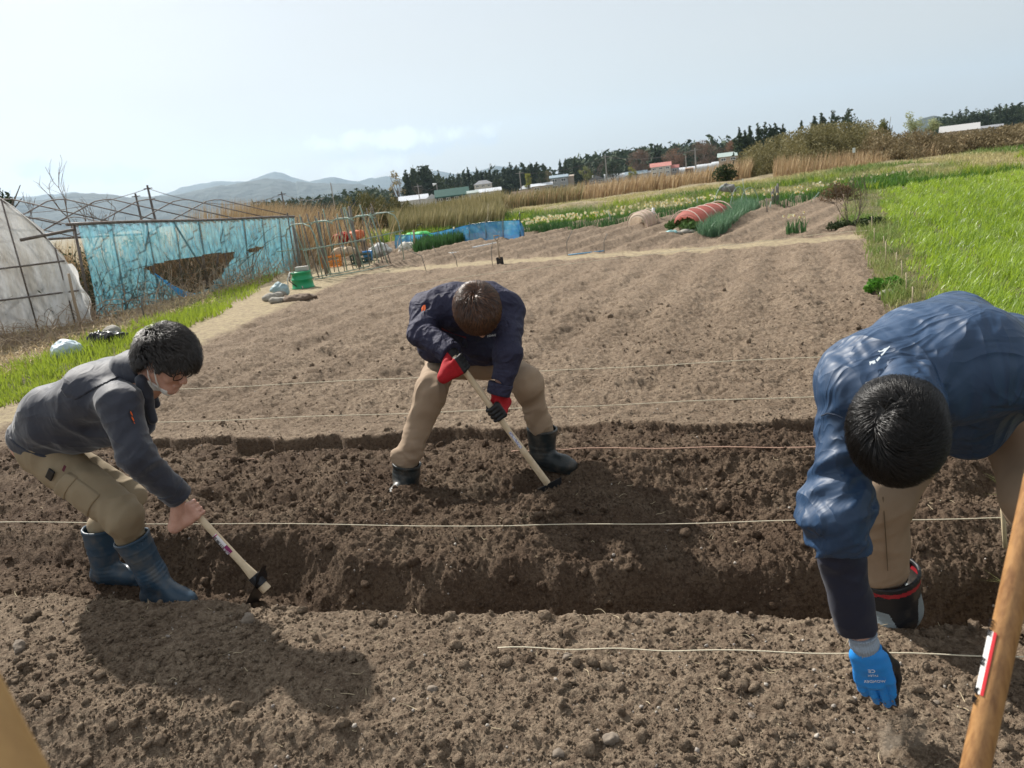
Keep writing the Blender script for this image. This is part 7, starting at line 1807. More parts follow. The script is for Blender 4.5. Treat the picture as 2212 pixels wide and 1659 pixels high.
for i, (q, w_, d_, nl, nf, lb) in enumerate(DF):
    if 'in front of the low' in lb: q = B_[4] + np.array([.3, .1, .3])
    fs = .036 if 'alone' in lb else .056; daffs(q, w_, d_, nl, nf, lb, 400 + i, .34 if 'alone' in lb else .42, fs)

# ---- half-buried stones in the dug soil near the camera
M_peb = mat('dusty_stone', (.15, .12, .095), .95, col2=(.21, .175, .14), nscale=20, bump=.6, bscale=60, bdist=.006)
for i, (px, py, r_, lb) in enumerate(((535, 1340, .030, 'flat grey stone half buried in the shadow of the left man'), (45, 1400, .032, 'brown stone at the left edge of the near bank'), (1228, 1420, .020, 'small stone on the near bank below the nearest string'), (1440, 1152, .020, 'pale stone just behind the trench string near its middle'), (935, 1492, .022, 'reddish half buried stone on the near bank, left of centre'), (1320, 1600, .022, 'pale chipped stone at the bottom centre of the near bank'), (1625, 1550, .013, 'pale pebble left of the blue glove'), (2022, 1520, .012, 'white pebble between the blue glove and the brown handle'), (1207, 1630, .020, 'dark stone near the bottom edge, right of centre'))):
    b = onground(px, py); lump('stone', b + Z3 * r_ * .25, (r_, r_ * .75, r_ * .55), frame(np.array([math.cos(i), math.sin(i), 0]), Z3), M_peb, lb, 'stone', 600 + i, .5, .0032, 30)

# ---- shrubs
b = onground(*ZV(842, 1003)); sh1 = bare_tree('shrub', b, 1.55, .62, 'upright leafless shrub with a white tag at the corner of the grain', 501, depth=3, stems=7, up=1.6, r0=.005, parts=('stems', 'twigs'))
mb = MB(); q = np.array([.0, -.05, 1.45]); mb.box(q, (.05, .004, .09)); mb.build('tag', M_white, sh1)
tag(leaf_cloud('low_evergreen', [b + np.array([dx, dy, .06]) for dx, dy in ((-.35, 0), (-.12, .1), (.15, -.05), (.36, .1), (.5, .05))], [(.17, .18, .09)] * 5, 1500, .03, M_dkg, None, 502, hole=.2), 'low dark evergreen mat round the foot of the leafless shrub', 'ground shrub')
b = onground(*ZV(1070, 1475)); tag(leaf_cloud('leafy_plant', [b + np.array([dx, dy, .06 + .04 * (k % 2)]) for k, (dx, dy) in enumerate(((-.14, 0), (-.05, .08), (.05, -.05), (.13, .05), (.0, .0), (-.09, -.07), (.17, .0)))], [(.085, .08, .06)] * 7, 1100, .026, leafmat('strawberry_leaf', (.035, .115, .012), (.10, .26, .03), .3), None, 503, hole=.1, flat=1.5, up=.5), 'low bushy green plant at the soil edge left of the canes', 'plant')
b = onground(*ZV(1092, 1500)); lump('stone', b + Z3 * .03, (.075, .06, .04), None, M_rock, 'pale stone beside the low bushy green plant', 'stone', 504, .2)
b = onground(*ZV(760, 815)); tag(leaf_cloud('brown_bush', [b + np.array([dx, .1, z_]) for dx, z_ in ((-.35, .22), (-.1, .36), (.2, .34), (.42, .2), (.05, .18))], [(.28, .25, .22)] * 5, 1600, .035, leafmat('russet_twigs', (.13, .08, .045), (.22, .15, .08)), None, 505, hole=.35), 'rounded reddish brown bush between daffodils and grain', 'bush')
# ================================================================== THICKETS, TREES, HOUSES, MOUNTAINS
def dome(name, px0, px1, topf, dist, depth, base, n, size, matl, seed, label=None, cat=None, hole=.38, kind=None, lob=9, up=0.55):
    """a thicket between two picture columns; topf gives the picture height of its top"""
    rng = np.random.default_rng(seed); C_, R_v = [], []
    for i in range(lob):
        px = px0 + (px1 - px0) * (i + rng.uniform(.2, .8)) / lob; dd = dist + rng.uniform(-.5, .5) * depth; g = far(px, topf(px), dd); zt = g[2]; zb = base
        h = zt - zb; w = (px1 - px0) / lob * PXM(dd) * .85
        C_.append((g[0], g[1], zb + h * .50)); R_v.append((w, depth * .30, h * .52))
        C_.append((g[0] + rng.normal(0, w * .4), g[1] - depth * .2, zb + h * .32)); R_v.append((w * .9, depth * .3, h * .36))
    o = leaf_cloud(name, C_, R_v, n, size, matl, None, seed, hole=hole, kind=kind, up=up, flat=.6)
    if label: tag(o, label, cat)
    return o
ip = lambda pts: (lambda x: float(np.interp(x, [p[0] for p in pts], [p[1] for p in pts])))
# bamboo grass thicket right: tops read off the picture
V_ = lambda *p: [ZV(*q) for q in p]
tops = ip(V_((0, 470), (150, 380), (300, 330), (440, 290), (560, 250), (700, 235), (830, 240), (950, 228), (1030, 290), (1150, 330), (1300, 290), (1500, 320), (1650, 300), (1800, 290), (1950, 260), (2090, 240), (2300, 220)))
dome('bamboo_thicket', 1600, 1700, tops, 52, 6, -.3, int(26000 * QN), .085, M_bam, 601, kind='stuff', lob=7, hole=.2)
dome('bamboo_thicket', 1690, 1905, tops, 49, 7, -.1, int(75000 * QN), .085, M_bam, 602, kind='stuff', lob=16, hole=.2)
dome('bamboo_thicket', 1890, 2250, tops, 46, 6, .1, int(60000 * QN), .085, leafmat('brown_thicket', (.13, .10, .05), (.30, .24, .14), .2), 603, kind='stuff', lob=18, hole=.25)
def rr(rng, n): y = 37 + 6 * rng.random(n); return y * (0.37 + .75 * rng.random(n)), y
reed_field('reeds_before_thicket', int(14000 * QN), rr, .35, 1.0, M_reed, 611, .03)
# big bush left of the reeds
bushtop = ip([ZS(*q) for q in ((440, 440), (500, 370), (580, 330), (650, 310), (740, 330), (850, 350), (950, 360), (1040, 400))])
tag(dome('bush', 725, 890, bushtop, 36, 3.0, -.2, int(30000 * QN), .075, leafmat('olive_bamboo', (.055, .058, .020), (.20, .185, .08), .2), 621, hole=.33, lob=9), 'large dark olive bush behind the trellis, taller than the reeds', 'bush')
tag(dome('bush', ZS(1480, 0)[0], ZS(1560, 0)[0], ip([ZS(1480, 380), ZS(1560, 370)]), 60, 2, -1, int(1200 * QN), .11, M_olv, 622, lob=2), 'small shrub among reeds before the white buildings', 'shrub')
b = far(*ZU(1525, 420), 43); tag(leaf_cloud('shrub', [(b[0], b[1], b[2] + .35)], [(.7, .5, .5)], 900, .08, M_dkg, None, 623, hole=.3), 'small dark shrub standing in the reeds below the terrace', 'shrub')

# near left: evergreen in the corner and leafless trees behind the greenhouse
g = far(-8, 470, 31); br = broadleaf('evergreen_tree', (g[0] - .2, g[1], -.4), 4.6, 3.0, 'dark evergreen tree cut by the left edge of the picture', None, M_dkg, 631, 5000, .022, .33)
for i, (px, top, w, lb) in enumerate(((60, 385, 3.4, 'tangled leafless tree right of the dark evergreen'), (118, 378, 3.0, 'tall spiky leafless tree behind the greenhouse ridge'), (190, 420, 3.0, 'lower leafless tree behind the first pipe gables'))):
    g = far(px, top, 30 + i); bare_tree('bare_tree', (g[0], g[1], -.4), g[2] + .6, w, lb, 640 + i, 'leafless trees behind the greenhouse', depth=5, r0=.013, up=1.0)
g = far(297, 452, 34); tag(leaf_cloud('shrub', [(g[0], g[1], .9)], [(1.0, .7, .55)], 1200, .07, M_olv, None, 645, hole=.3), 'rounded green yellow shrub behind the pipe gables', 'shrub')

# ---------------- utility poles and wires
M_pole = mat('dark_pole', (.09, .075, .07), .8); M_cpole = mat('concrete_pole', (.30, .29, .28), .8)
def upole(pt, pb, dist, label, arms=2, m=None, lamp=False, r=.15):
    """pole from picture top pt down through pb to the ground"""
    T = far(pt[0], pt[1], dist); root = empty('utility_pole', (T[0], T[1], -3.2), label=label, cat='utility pole', group='utility poles'); H = T[2] + 3.2
    mb = MB(); mb.tube([(0, 0, 0), (0, 0, H)], [r, r * .7], 7); mb.build('pole', m or M_pole, root)
    for k in range(arms): mb = MB(); mb.box((0, 0, H - .5 - k * 1.6), (dist * .011 if k else dist * .010, .12, .14)); mb.build('crossarm', m or M_pole, root)
    if lamp: mb = MB(); mb.tube([(-.9, 0, H - .2), (0, 0, H)], [.35, .1], 8); mb.build('lamp', M_white, root)
    return T
p1 = upole(ZR(1012, 138), None, 130, 'tallest double armed utility pole behind the pipe gables', 2, r=.22)
p0 = upole(ZR(930, 195), None, 150, 'shorter utility pole just left of the tallest one', 1, r=.24)
p2 = upole(ZR(1935, 183), None, 165, 'utility pole standing above the right end of the blue net', 1, r=.2)
p3 = upole(ZS(405, 240), None, 120, 'slim pole left of the large olive bush', 0, M_cpole, r=.10)
p4 = upole(ZH(455, 270), None, 190, 'grey pole with crossarms before the leafless tree at the cedars', 1, M_cpole)
p5 = upole(ZH(690, 262), None, 190, 'lamp pole at the left end of the green roof', 0, M_cpole, True)
p6 = upole(ZH(1722, 110), None, 230, 'utility pole before the yellow green tree', 1, M_cpole, r=.2)
p7 = upole(ZU(240, 365), None, 260, 'pole in front of the blue grey two storey building', 0, M_cpole, r=.2)
p8 = upole(ZU(568, 222), None, 240, 'tall utility pole left of the pine tree', 1, M_cpole, r=.24)
p9 = upole(ZU(1205, 222), None, 240, 'lamp pole right of the red roofed house', 0, M_cpole, r=.2)
p10 = upole(ZU(1279, 168), None, 225, 'utility pole before the long white greenhouses', 1, M_cpole, r=.24)
p11 = far(-120, 452, 170)
def wire(a, b, sag, label, r=.045):
    a = np.asarray(a, float); b = np.asarray(b, float); mb = MB(); mb.tube([a + (b - a) * i / 16 - Z3 * sag * 4 * (i / 16) * (1 - i / 16) for i in range(17)], r, 4); tag(mb.build('power_line', M_pole), label, 'power line', 'overhead wires')
wire(p1 - Z3 * .5, p2 - Z3 * .5, 2.2, 'overhead wire from the tallest pole to the pole above the blue net')
wire(p11, p1 - Z3 * .5, 2.0, 'overhead wire running left from the tallest pole')
wire(p2 - Z3 * .4, far(700, 428, 150), .8, 'overhead wire running right from the pole above the blue net')
wire(p4 - Z3 * .6, p5 - Z3 * .8, .8, 'overhead wire between the crossarm pole and the lamp pole at the green roof')
wire(p8 - Z3 * .5, p10 - Z3 * .5, 1.4, 'overhead wire over the red roofed house', .05)
wire(p6 - Z3 * .5, p8 - Z3 * .5, 1.5, 'overhead wire over the blue grey two storey building', .05)
# distant pylon
T = far(*ZH(1361, 12), 900); root = empty('pylon', (T[0], T[1], 0), label='tiny lattice pylon on the skyline between the cedars', cat='pylon')
for s_ in (-1, 1): mb = MB(); mb.tube([(s_ * 3, 0, -3), (s_ * .4, 0, T[2])], .35, 4); mb.build('leg', M_cpole, root)
mb = MB(); mb.box((0, 0, T[2] - 6), (9, .4, .4)); mb.build('crossarm', M_cpole, root)

# ---------------- houses
M_wwall = mat('white_wall', (.62, .61, .58), .8, col2=(.50, .49, .46), nscale=.6); M_bwall = mat('beige_wall', (.44, .37, .31), .8, col2=(.36, .30, .25), nscale=.6); M_gwall = mat('grey_blue_wall', (.34, .37, .40), .8, col2=(.28, .30, .33), nscale=.6)
M_wroof = mat('pale_metal_roof', (.62, .66, .70), .4, col2=(.52, .55, .60), nscale=.8); M_groof = mat('grey_tile_roof', (.20, .21, .23), .6, col2=(.27, .28, .30), nscale=1.2, bump=.5, bscale=3); M_rroof = mat('red_pink_roof', (.46, .17, .15), .6, col2=(.52, .24, .20), nscale=1)
M_dgroof = mat('dark_green_metal', (.012, .075, .058), .5, col2=(.020, .095, .075), nscale=2); M_broof = mat('blue_grey_roof', (.22, .29, .34), .5); M_brnroof = mat('brown_rubble_roof', (.38, .28, .22), .9, col2=(.24, .17, .13), nscale=1.5)
M_win = mat('window_glass', (.05, .065, .08), .15, spec=.8); M_vinyl = mat('white_vinyl', (.74, .77, .80), .4, col2=(.60, .64, .68), nscale=.5, trans=.2)
def house(name, x0, x1, yb, ytop, dist, label, wall, roof, storeys=1, depth=.7, rooff=.35, kind='gable', wins=3, ybr=None, cat='house', over=.05, yaw=0.0, eave=None):
    """x0..x1 picture columns, yb picture height of the foot at x0, ytop height of the ridge (middle)"""
    if ybr is None: ybr = yb - 0.1193 * (x1 - x0)
    A_ = far(x0, yb, dist); Bq = far(x1, ybr, dist); zb = min(A_[2], Bq[2]); c = (A_ + Bq) / 2; T = far((x0 + x1) / 2, ytop, dist); W_ = float(np.linalg.norm((Bq - A_)[:2])); H = T[2] - zb; D_ = W_ * depth
    rz = math.atan2(Bq[1] - A_[1], Bq[0] - A_[0]) + yaw; root = empty(name, (c[0], c[1], zb), rz, label=label, cat=cat); hw = H * (1 - rooff); ex = 2.5
    mb = MB(); mb.box((0, D_ / 2, (hw - ex) / 2), (W_, D_, hw + ex)); mb.build('wall', wall, root)
    o = W_ * over; mb = MB()
    if kind == 'gable':       # ridge along the front
        mb.add([(-W_ / 2 - o, -o, hw), (W_ / 2 + o, -o, hw), (W_ / 2 + o, D_ + o, hw), (-W_ / 2 - o, D_ + o, hw), (-W_ / 2 - o, D_ / 2, H), (W_ / 2 + o, D_ / 2, H)], [(0, 1, 5, 4), (2, 3, 4, 5), (0, 4, 3), (1, 2, 5), (3, 2, 1, 0)])
    elif kind == 'hip': mb.add([(-W_ / 2 - o, -o, hw), (W_ / 2 + o, -o, hw), (W_ / 2 + o, D_ + o, hw), (-W_ / 2 - o, D_ + o, hw), (-W_ * .22, D_ / 2, H), (W_ * .22, D_ / 2, H)], [(0, 1, 5, 4), (2, 3, 4, 5), (0, 4, 3), (1, 2, 5), (3, 2, 1, 0)])
    elif kind == 'front': mb.add([(-W_ / 2 - o, -o, hw), (W_ / 2 + o, -o, hw), (W_ / 2 + o, D_ + o, hw), (-W_ / 2 - o, D_ + o, hw), (0, -o, H), (0, D_ + o, H)], [(0, 4, 5, 3), (1, 2, 5, 4), (0, 1, 4), (2, 3, 5), (3, 2, 1, 0)])
    elif kind == 'shed': mb.add([(-W_ / 2 - o, -o, hw), (W_ / 2 + o, -o, hw), (W_ / 2 + o, D_ + o, H), (-W_ / 2 - o, D_ + o, H), (-W_ / 2 - o, -o, hw - .3), (W_ / 2 + o, -o, hw - .3), (W_ / 2 + o, D_ + o, H - .3), (-W_ / 2 - o, D_ + o, H - .3)], [(0, 1, 2, 3), (7, 6, 5, 4), (0, 4, 5, 1), (2, 6, 7, 3), (1, 5, 6, 2), (3, 7, 4, 0)])
    elif kind == 'tunnel':
        n = 10; vs = [(-W_ / 2 if e == 0 else W_ / 2, D_ / 2 - math.cos(math.pi * i / n) * (D_ / 2 + o), hw + (H - hw) * math.sin(math.pi * i / n)) for e in (0, 1) for i in range(n + 1)]
        mb.add(vs, [(i, i + 1, n + 2 + i, n + 1 + i) for i in range(n)] + [tuple(range(n, -1, -1)), tuple(range(n + 1, 2 * n + 2))])
    mb.build('roof', roof, root)
    for s in range(storeys):
        hs = hw / storeys; zc = hs * (s + .55)
        for k in range(wins):
            xc = -W_ / 2 + W_ * (k + .5) / wins; ww = W_ / wins * .5; wh = hs * .42; mb = MB(); mb.box((xc, -.02, zc), (ww, .12, wh)); wo = mb.build('window', M_win, root)
            mb = MB(); fr = .10
            for sx in (-1, 0, 1): mb.box((xc + sx * ww / 2, -.06, zc), (fr, .12, wh + fr))
            for sz in (-1, 1): mb.box((xc, -.065, zc + sz * wh / 2), (ww + fr, .12, fr))
            mb.build('frame', M_white, wo)
    return root
H_ = ZH; K_ = ZK
def hs(name, f, x0, yb, x1, ybr, ytop, *a, **k):
    q0 = f(x0, yb); q1 = f(x1, ybr); return house(name, q0[0], q1[0], q0[1], f(0, ytop)[1], *a, ybr=q1[1], **k)
hs('warehouse', H_, 240, 500, 585, 470, 405, 190, 'long low building with a white roof at the foot of the cedars', M_wwall, M_wroof, wins=0, cat='building', rooff=.7)
hs('house', H_, 560, 500, 730, 480, 388, 185, 'small white gabled building left of the green roof', M_wwall, M_wroof, wins=0, kind='front', rooff=.6)
hs('warehouse', H_, 700, 520, 1095, 470, 318, 180, 'warehouse with a dark green sloping roof and open dark front', mat('dark_shed_front', (.035, .035, .04), .8, col2=(.10, .09, .08), nscale=.7), M_dgroof, wins=4, kind='shed', rooff=.5, depth=.25, cat='building')
hs('building_wing', H_, 1088, 505, 1225, 480, 345, 178, 'plain white walled block at the right end of the green roof', M_wwall, mat('grey_green_roof', (.30, .36, .34), .6), wins=0, rooff=.2, kind='shed', cat='building')
hs('house', H_, 1165, 330, 1385, 300, 220, 240, 'two storey house with a grey tiled hip roof above the green roof', M_wwall, M_groof, kind='hip', wins=3, rooff=.5)
hs('house', H_, 1200, 480, 1500, 440, 318, 200, 'low white building with a pale roof behind leafless branches', M_wwall, M_wroof, wins=3, rooff=.3)
hs('house', H_, 1535, 268, 1622, 258, 226, 280, 'small white roof among dark trees', M_wwall, M_wroof, wins=0, rooff=.8, kind='hip')
hs('house', H_, 1730, 380, 1895, 350, 283, 240, 'small white roofed shed left of the beige house', M_bwall, M_wroof, wins=0, rooff=.5, kind='hip')
hs('house', H_, 1652, 470, 1880, 430, 350, 215, 'low roof covered in brown rubble', M_bwall, M_brnroof, wins=0, rooff=.8)
hs('house', K_, -12, 610, 208, 570, 498, 235, 'beige house with one dark window and white metal roof', M_bwall, M_wroof, wins=2, rooff=.3)
hs('house', K_, 196, 590, 385, 550, 408, 250, 'two storey blue grey building with a flat blue grey roof', M_gwall, M_broof, storeys=2, wins=2, kind='shed', rooff=.16, cat='building')
hs('house', K_, 378, 545, 450, 530, 408, 252, 'narrow beige block joined to the blue grey building', M_bwall, M_bwall, wins=0, kind='shed', rooff=.1, cat='building')
hs('vinyl_house', K_, 448, 510, 660, 480, 430, 262, 'white vinyl greenhouse left of the grey gabled house', M_vinyl, M_vinyl, wins=0, kind='tunnel', rooff=.8, cat='greenhouse')
hs('house', K_, 605, 510, 776, 490, 418, 255, 'grey gabled house with a brown gable edge', M_gwall, M_groof, wins=2, kind='front', rooff=.5)
hs('vinyl_house', K_, 772, 470, 905, 450, 396, 262, 'white vinyl greenhouse right of the grey gabled house', M_vinyl, M_vinyl, wins=0, kind='tunnel', rooff=.8, cat='greenhouse')
hs('vinyl_house', K_, 895, 460, 1020, 440, 392, 265, 'second white vinyl greenhouse right of the grey gabled house', M_vinyl, M_vinyl, wins=0, kind='tunnel', rooff=.8, cat='greenhouse')
hs('house', K_, 1010, 450, 1238, 425, 368, 250, 'long low building with a blue grey roof left of the red roof', M_wwall, M_broof, wins=0, rooff=.5, cat='building')
hs('house', K_, 1236, 425, 1300, 415, 365, 252, 'small white annex left of the red roofed house', M_wwall, M_wroof, wins=0, rooff=.3)
hs('house', K_, 1285, 425, 1500, 392, 275, 245, 'white two storey house with a pinkish red roof', M_wwall, M_rroof, storeys=2, wins=3, rooff=.32)
hs('house', K_, 1495, 392, 1588, 378, 300, 247, 'lower wing with a pinkish red roof on the right of the two storey house', M_gwall, M_rroof, wins=1, rooff=.4)
hs('vinyl_house', K_, 1588, 385, 1790, 350, 322, 245, 'long white vinyl greenhouse between the two poles', M_vinyl, M_vinyl, wins=0, kind='tunnel', rooff=.75, cat='greenhouse')
hs('vinyl_house', K_, 1780, 352, 1960, 322, 292, 238, 'white vinyl greenhouse below the brown round trees', M_vinyl, M_vinyl, wins=0, kind='tunnel', rooff=.75, cat='greenhouse')
hs('vinyl_house', K_, 1940, 330, 2130, 290, 262, 225, 'white vinyl greenhouse ending at the brown walled house', M_vinyl, M_vinyl, wins=0, kind='tunnel', rooff=.75, cat='greenhouse')
hs('shed', K_, 1655, 372, 1742, 362, 330, 200, 'small brown shed in front of the long white greenhouse', mat('brown_boards', (.16, .12, .09), .9), M_brnroof, wins=0, rooff=.3, cat='shed')
hs('house', K_, 2020, 285, 2330, 235, 158, 190, 'brown walled house with a pale green grey roof beside the thicket', M_bwall, mat('pale_green_roof', (.34, .42, .40), .6), wins=3, rooff=.42)
hs('house', ZV, 1480, 350, 1755, 318, 258, 90, 'pale grey roof showing over the thicket at the far right', M_bwall, mat('pale_grey_roof', (.42, .42, .42), .7), wins=0, rooff=.6)
hs('house', ZV, 1760, 300, 1930, 280, 262, 130, 'dim low roof right of the pale grey roof at the far right', M_gwall, M_groof, wins=0, rooff=.6)

# ---------------- individual trees
CG = 'cedars behind the houses'
def tr(kind, f, xc, ytop, wpx, dist, label, matl=None, seed=0, base=-3, **k):
    T = far(*f(xc, ytop), dist); w = wpx * (f(1, 0)[0] - f(0, 0)[0]) * PXM(dist); h = T[2] - base
    if kind == 'c': return conifer('cedar_tree', (T[0], T[1], base), h, w, label, k.pop('group', CG), matl, seed, **k)
    if kind == 'b': return broadleaf('broadleaf_tree', (T[0], T[1], base), h, w, label, k.pop('group', None), matl, seed, **k)
    return bare_tree('bare_tree', (T[0], T[1], base), h, w, label, seed, k.pop('group', None), **k)
M_haze_tree = None
tr('b', H_, 160, 78, 235, 205, 'pale budding tree left of the tall dark cedars', M_pale, 700, n=2200, leaf=.022, hole=.45, lobes=16)
tr('c', H_, 300, 85, 150, 215, 'dark cedar directly right of the pale budding tree', None, 701, n=2400)
tr('c', H_, 390, 5, 170, 218, 'tall narrow cedar left of the broadest one', None, 702, n=2400)
tr('c', H_, 515, -8, 430, 222, 'broadest and tallest cedar of the whole skyline', None, 703, n=5200)
tr('x', H_, 470, 110, 230, 205, 'leafless tree standing before the broadest cedar', None, 704, depth=5, r0=.012)
cs = [(705, 100, 95), (745, 150, 80), (805, 140, 70), (850, 155, 75), (900, 140, 65), (945, 130, 70), (985, 150, 60), (1025, 85, 90), (1075, 55, 75), (1125, 110, 80), (1185, 60, 85), (1245, 65, 70), (1300, 85, 90), (1345, 75, 80), (1400, 95, 90), (1440, 80, 90)]
for i, (x, y, w) in enumerate(cs): tr('c', H_, x, y, w, 260 + (i * 7) % 20, ORD[i] + ' cedar from the left in the row right of the broadest cedar', None, 710 + i, n=1100)
for i, (x, y, w, lb) in enumerate(((1520, 50, 150, 'dark cedar left of the pair behind the yellow green tree'), (1600, -5, 190, 'tall cedar at the middle above the small white roof'), (1680, 20, 130, 'cedar just right of the tall middle one'), (1770, 10, 150, 'cedar above the yellow green tree'), (1850, -30, 150, 'pointed cedar right above the yellow green tree'), (1930, -15, 140, 'cedar left of the last high cedar'), (2010, 5, 160, 'last high cedar before the gap in the skyline'))): tr('c', H_, x, y, w, 270, lb, None, 740 + i, n=2000)
tr('b', H_, 1815, 118, 150, 240, 'bright yellow green tree behind the low white roofs', M_yel, 750, n=1500, leaf=.03)
tr('b', H_, 1990, 110, 200, 238, 'dark rounded tree above the beige house', M_dkg, 751, n=2200, leaf=.03, hole=.3)
tr('b', H_, 2080, 80, 200, 262, 'brownish olive tree behind the dark rounded tree', leafmat('dull_olive', (.12, .11, .06), (.20, .18, .10)), 752, n=1500)
tr('b', K_, 235, 385, 110, 268, 'reddish budding tree behind the blue grey building', M_org, 753, n=900)
for i, (x, y, w, lb) in enumerate(((285, 240, 60, 'narrow cedar above the blue grey building'), (350, 250, 120, 'dark cedar clump over the narrow beige block'), (440, 220, 100, 'pointed dark cedar left of the fresh green tree'), (490, 225, 90, 'cedar behind the fresh green tree'), (1320, 90, 60, 'slim dark cedar between two brown round trees'), (1365, 80, 80, 'darker cedar beside the slim one between brown trees'), (1690, 235, 60, 'small cedar behind the lamp pole'), (1730, 230, 60, 'small cedar between the lamp pole and the utility pole'))): tr('c', K_, x, y, w, 262, lb, None, 760 + i, n=1400)
tr('b', K_, 555, 268, 190, 255, 'fresh light green tree behind the white vinyl greenhouse', leafmat('fresh_leaf', (.16, .18, .06), (.27, .28, .10), .3), 770, n=2600, leaf=.022)
tr('x', K_, 650, 190, 200, 258, 'leafless tree right of the fresh green tree', None, 771, depth=5, r0=.012)
tr('b', K_, 850, 248, 290, 248, 'spreading dark pine tree behind the vinyl greenhouses', M_cedar, 772, n=3600, leaf=.03, hole=.45)
tr('b', K_, 1060, 308, 130, 250, 'small yellow green tree left of the red roofed house', M_yel, 773, n=900)
BR = 'brown round trees before the forest'
for i, (x, y, w, lb) in enumerate(((1155, 118, 290, 'leftmost brown round tree, above the long blue grey roof'), (1520, 92, 300, 'reddest brown round tree, behind the lamp pole'), (1840, 35, 370, 'widest brown round tree, above the vinyl greenhouses'), (2170, 10, 250, 'brown orange tree above the brown walled house'))): tr('b', K_, x, y, w * 1.1, 255, lb, (M_brn, leafmat('rust_twigs', (.19, .11, .07), (.28, .175, .115)), M_brn, leafmat('orange_twigs', (.17, .09, .05), (.25, .15, .09)))[i], 780 + i, n=5200, leaf=.016, hole=.36, lobes=22, branches=14, group=BR)
# skyline trees over the right thicket
for i, (x, y, w, lb) in enumerate(((20, 280, 45, 'small cedar at the left end of the group over the thicket'), (60, 305, 30, 'tiniest cedar of the group over the thicket'), (97, 272, 40, 'pointed cedar second in the group over the thicket'), (150, 255, 60, 'cedar in the middle of the group over the thicket'), (200, 245, 75, 'broad cedar in the group over the thicket'), (243, 258, 35, 'thin cedar right of the broad one over the thicket'), (285, 245, 60, 'bushy cedar near the right end of the group over the thicket'), (335, 255, 35, 'last cedar of the group over the thicket'), (470, 235, 45, 'low dark tree starting the second group over the thicket'), (562, 198, 45, 'pointed dark tree left of the second group'), (620, 175, 45, 'slender dark tree in the second group'), (700, 155, 100, 'broad dark cedar in the second group'), (815, 145, 110, 'tallest dark cedar of the second group, standing apart'))): tr('c', ZV, x, y, w * 1.9, 150, lb, None, 800 + i, n=1800, base=-2, group='cedars rising over the thicket')
tr('b', ZV, 1090, 168, 110, 62, 'olive evergreen left of the sparse pale willow', M_olv, 820, n=2600, base=-.5, leaf=.02)
tr('x', ZV, 1255, 62, 620, 60, 'sparse willow with pale green buds above the thicket', None, 821, base=-.5, depth=6, r0=.011, leafm=leafmat('pale_bud', (.26, .30, .15), (.42, .45, .26), .3), nleaf=4500)
for i, (x, y, w) in enumerate([(1560, 210, 50), (1590, 180, 60), (1625, 150, 60), (1668, 128, 70), (1710, 160, 60), (1748, 135, 60), (1790, 155, 60), (1830, 150, 70), (1875, 125, 70), (1915, 100, 80), (1965, 115, 70), (2000, 98, 60), (2040, 115, 60), (2075, 95, 60)]):
    tr('c', ZV, x, y, w * 1.5, 330, ORD[i] + ' cedar from the left of the dark wood at the far right', None, 830 + i, n=1000, base=-2, group='cedars of the wood at the far right')
# mass of the wooded ridge behind the village and the far-off wood on the left plain
def wood(name, pts, d0, d1, n, seed, base, hmin, hmax, matl):
    """pts: picture skyline; small conifer-like cones of leaf faces"""
    rng = np.random.default_rng(seed); V = []; xs = [p[0] for p in pts]; ys = [p[1] for p in pts]; Cs, Rs = [], []
    for i in range(n):
        px = rng.uniform(xs[0], xs[-1]); f = rng.random() ** 1.0; d = d1 + (d0 - d1) * f; zt = far(px, np.interp(px, xs, ys) + rng.uniform(-3, 3), d1)[2]
        zg = base + (zt - hmax - base) * (1 - f); g = far(px, 400, d); h = rng.uniform(hmin, hmax); r_ = h * .27
        for k in range(4): t = k / 4; Cs.append((g[0], g[1], zg + h * (.25 + .7 * t))); Rs.append((r_ * (1.1 - t), r_ * (1.1 - t), h * .16))
    return leaf_cloud(name, Cs, Rs, n * 26, hmax * .085, matl, None, seed, hole=0, kind='stuff', up=.3)
wood('wooded_ridge', [K_(360, 240), K_(500, 215), K_(640, 185), K_(720, 165), K_(830, 130), K_(960, 125), K_(1100, 95), K_(1280, 95), K_(1420, 90), K_(1560, 70), K_(1700, 80), K_(1800, 90), K_(2000, 80), K_(2100, 50), K_(2212, 10), K_(2400, -30)], 275, 420, int(1500 * QN), 901, -2, 8, 13, M_cedar)
wood('wooded_rise', [H_(650, 190), H_(900, 190), H_(1200, 150), H_(1500, 120), H_(1800, 80), H_(2200, 100)], 275, 330, int(420 * QN), 902, -2, 8, 12, M_cedar)
wood('distant_wood', [ZR(1700, 262), ZR(1900, 250), ZR(2000, 230), ZR(2183, 240), ZS(180, 340), ZS(300, 350), ZS(380, 330), ZS(460, 350), ZS(560, 300), ZS(700, 250), ZS(900, 330)], 230, 420, int(900 * QN), 903, -3, 6, 10, M_cedar)
wood('far_right_wood', [ZV(1430, 215), ZV(1550, 205), ZV(1700, 150), ZV(1900, 120), ZV(2100, 110), ZV(2300, 90)], 340, 420, int(350 * QN), 904, -2, 8, 12, M_cedar)

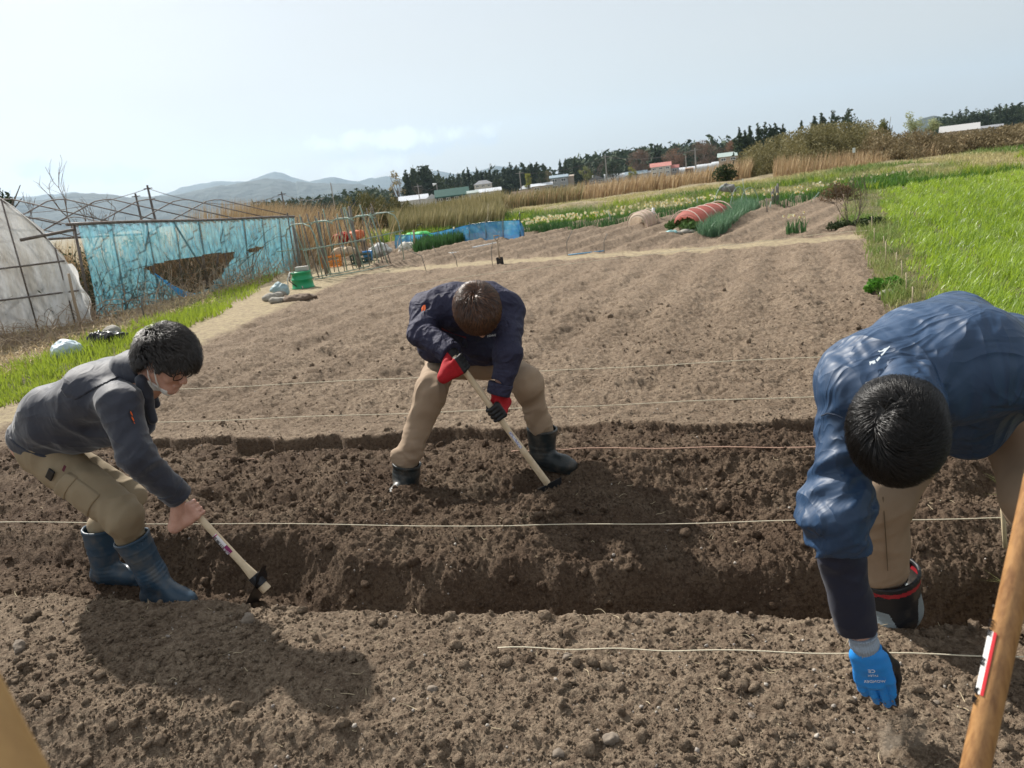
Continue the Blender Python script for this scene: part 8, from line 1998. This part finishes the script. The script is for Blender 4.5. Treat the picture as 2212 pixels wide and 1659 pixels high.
# ---------------- hills
def hill(name, pts, dist, depth, mcol, seed, amp):
    xs = [p[0] for p in pts]; ys = [p[1] for p in pts]; nx, nd = 420, 40; V = np.zeros((nx + 1, nd + 1, 3))
    for i in range(nx + 1):
        px = xs[0] + (xs[-1] - xs[0]) * i / nx; py = np.interp(px, xs, ys)
        for k in range(nd + 1):
            f = (k / nd) * 2 - 1; d = dist + depth * f; T = far(px, py, dist); g = far(px, py, d); V[i, k] = (g[0], g[1], (T[2] + 60) * math.cos(f * math.pi / 2) ** 1.1 - 60)
    n_ = fbm2(V[..., 0] / (dist * .05), V[..., 1] / (dist * .05), seed, 6, .55); w_ = np.sin(np.linspace(0, math.pi, nd + 1))[None] ** .5; V[..., 2] += n_ * amp * w_ * (0.35 + .65 * np.abs(np.linspace(-1, 1, nd + 1))[None])
    idx = np.arange((nx + 1) * (nd + 1)).reshape(nx + 1, nd + 1); Fq = np.stack([idx[:-1, :-1], idx[1:, :-1], idx[1:, 1:], idx[:-1, 1:]], -1).reshape(-1, 4)
    return tag(np_mesh(name, V.reshape(-1, 3), Fq, mcol, smooth=True), kind='structure')
M_hill = mat('wooded_hillside', (.022, .040, .038), .95, col2=(.045, .060, .054), nscale=.012, bump=.8, bscale=.03, bdist=12)
hill('far_mountains', [ZR(0, 215), ZR(250, 215), ZR(440, 188), ZR(520, 180), ZR(620, 205), ZR(900, 245), ZR(1150, 190), ZR(1250, 150), ZR(1400, 122), ZR(1530, 100), ZR(1700, 110), ZR(1760, 85), ZR(1890, 50), ZR(1950, 62), ZR(2000, 85), ZR(2120, 118), ZS(0, 165), ZS(60, 185), ZS(150, 215), ZS(240, 240), ZS(320, 228), ZS(430, 215), ZS(560, 240), ZS(640, 245), ZS(700, 220), ZS(800, 198), ZS(860, 190), ZS(1000, 235), ZS(1130, 190), ZS(1230, 160), ZS(1330, 170), ZS(1420, 185), ZS(1600, 150), ZS(1720, 122), ZS(1850, 140), ZS(2100, 130)], 5200, 900, M_hill, 5, 70)
hill('near_hills', [ZR(-200, 270), ZR(300, 250), ZR(500, 210), ZR(620, 205), ZR(760, 205), ZR(900, 218), ZR(1100, 212), ZR(1250, 195), ZR(1400, 165), ZR(1560, 152), ZR(1700, 118), ZR(1850, 112), ZR(2040, 130), ZR(2183, 150), ZS(80, 235), ZS(200, 238), ZS(330, 242), ZS(480, 245), ZS(640, 250), ZS(700, 265), ZS(900, 300), ZS(1000, 330)], 2900, 700, M_hill, 9, 45)
hill('right_hill', [ZV(1250, 250), ZV(1350, 215), ZV(1430, 200), ZV(1520, 205), ZV(1640, 215), ZV(1900, 190), ZV(2200, 160), ZV(2500, 150)], 1300, 250, M_hill, 13, 10)

# ---------------- haze
hz = bpy.data.materials.new('haze_air'); hz.use_nodes = True; n_, l_ = hz.node_tree.nodes, hz.node_tree.links; n_.clear()
o_ = n_.new('ShaderNodeOutputMaterial'); v_ = n_.new('ShaderNodeVolumePrincipled'); v_.inputs['Color'].default_value = (.58, .78, 1.0, 1); v_.inputs['Density'].default_value = HAZE; v_.inputs['Anisotropy'].default_value = .35
l_.new(v_.outputs[0], o_.inputs['Volume'])
mb = MB(); mb.box((0, 0, 260), (15400, 15400, 640)); tag(mb.build('haze', hz), kind='stuff')
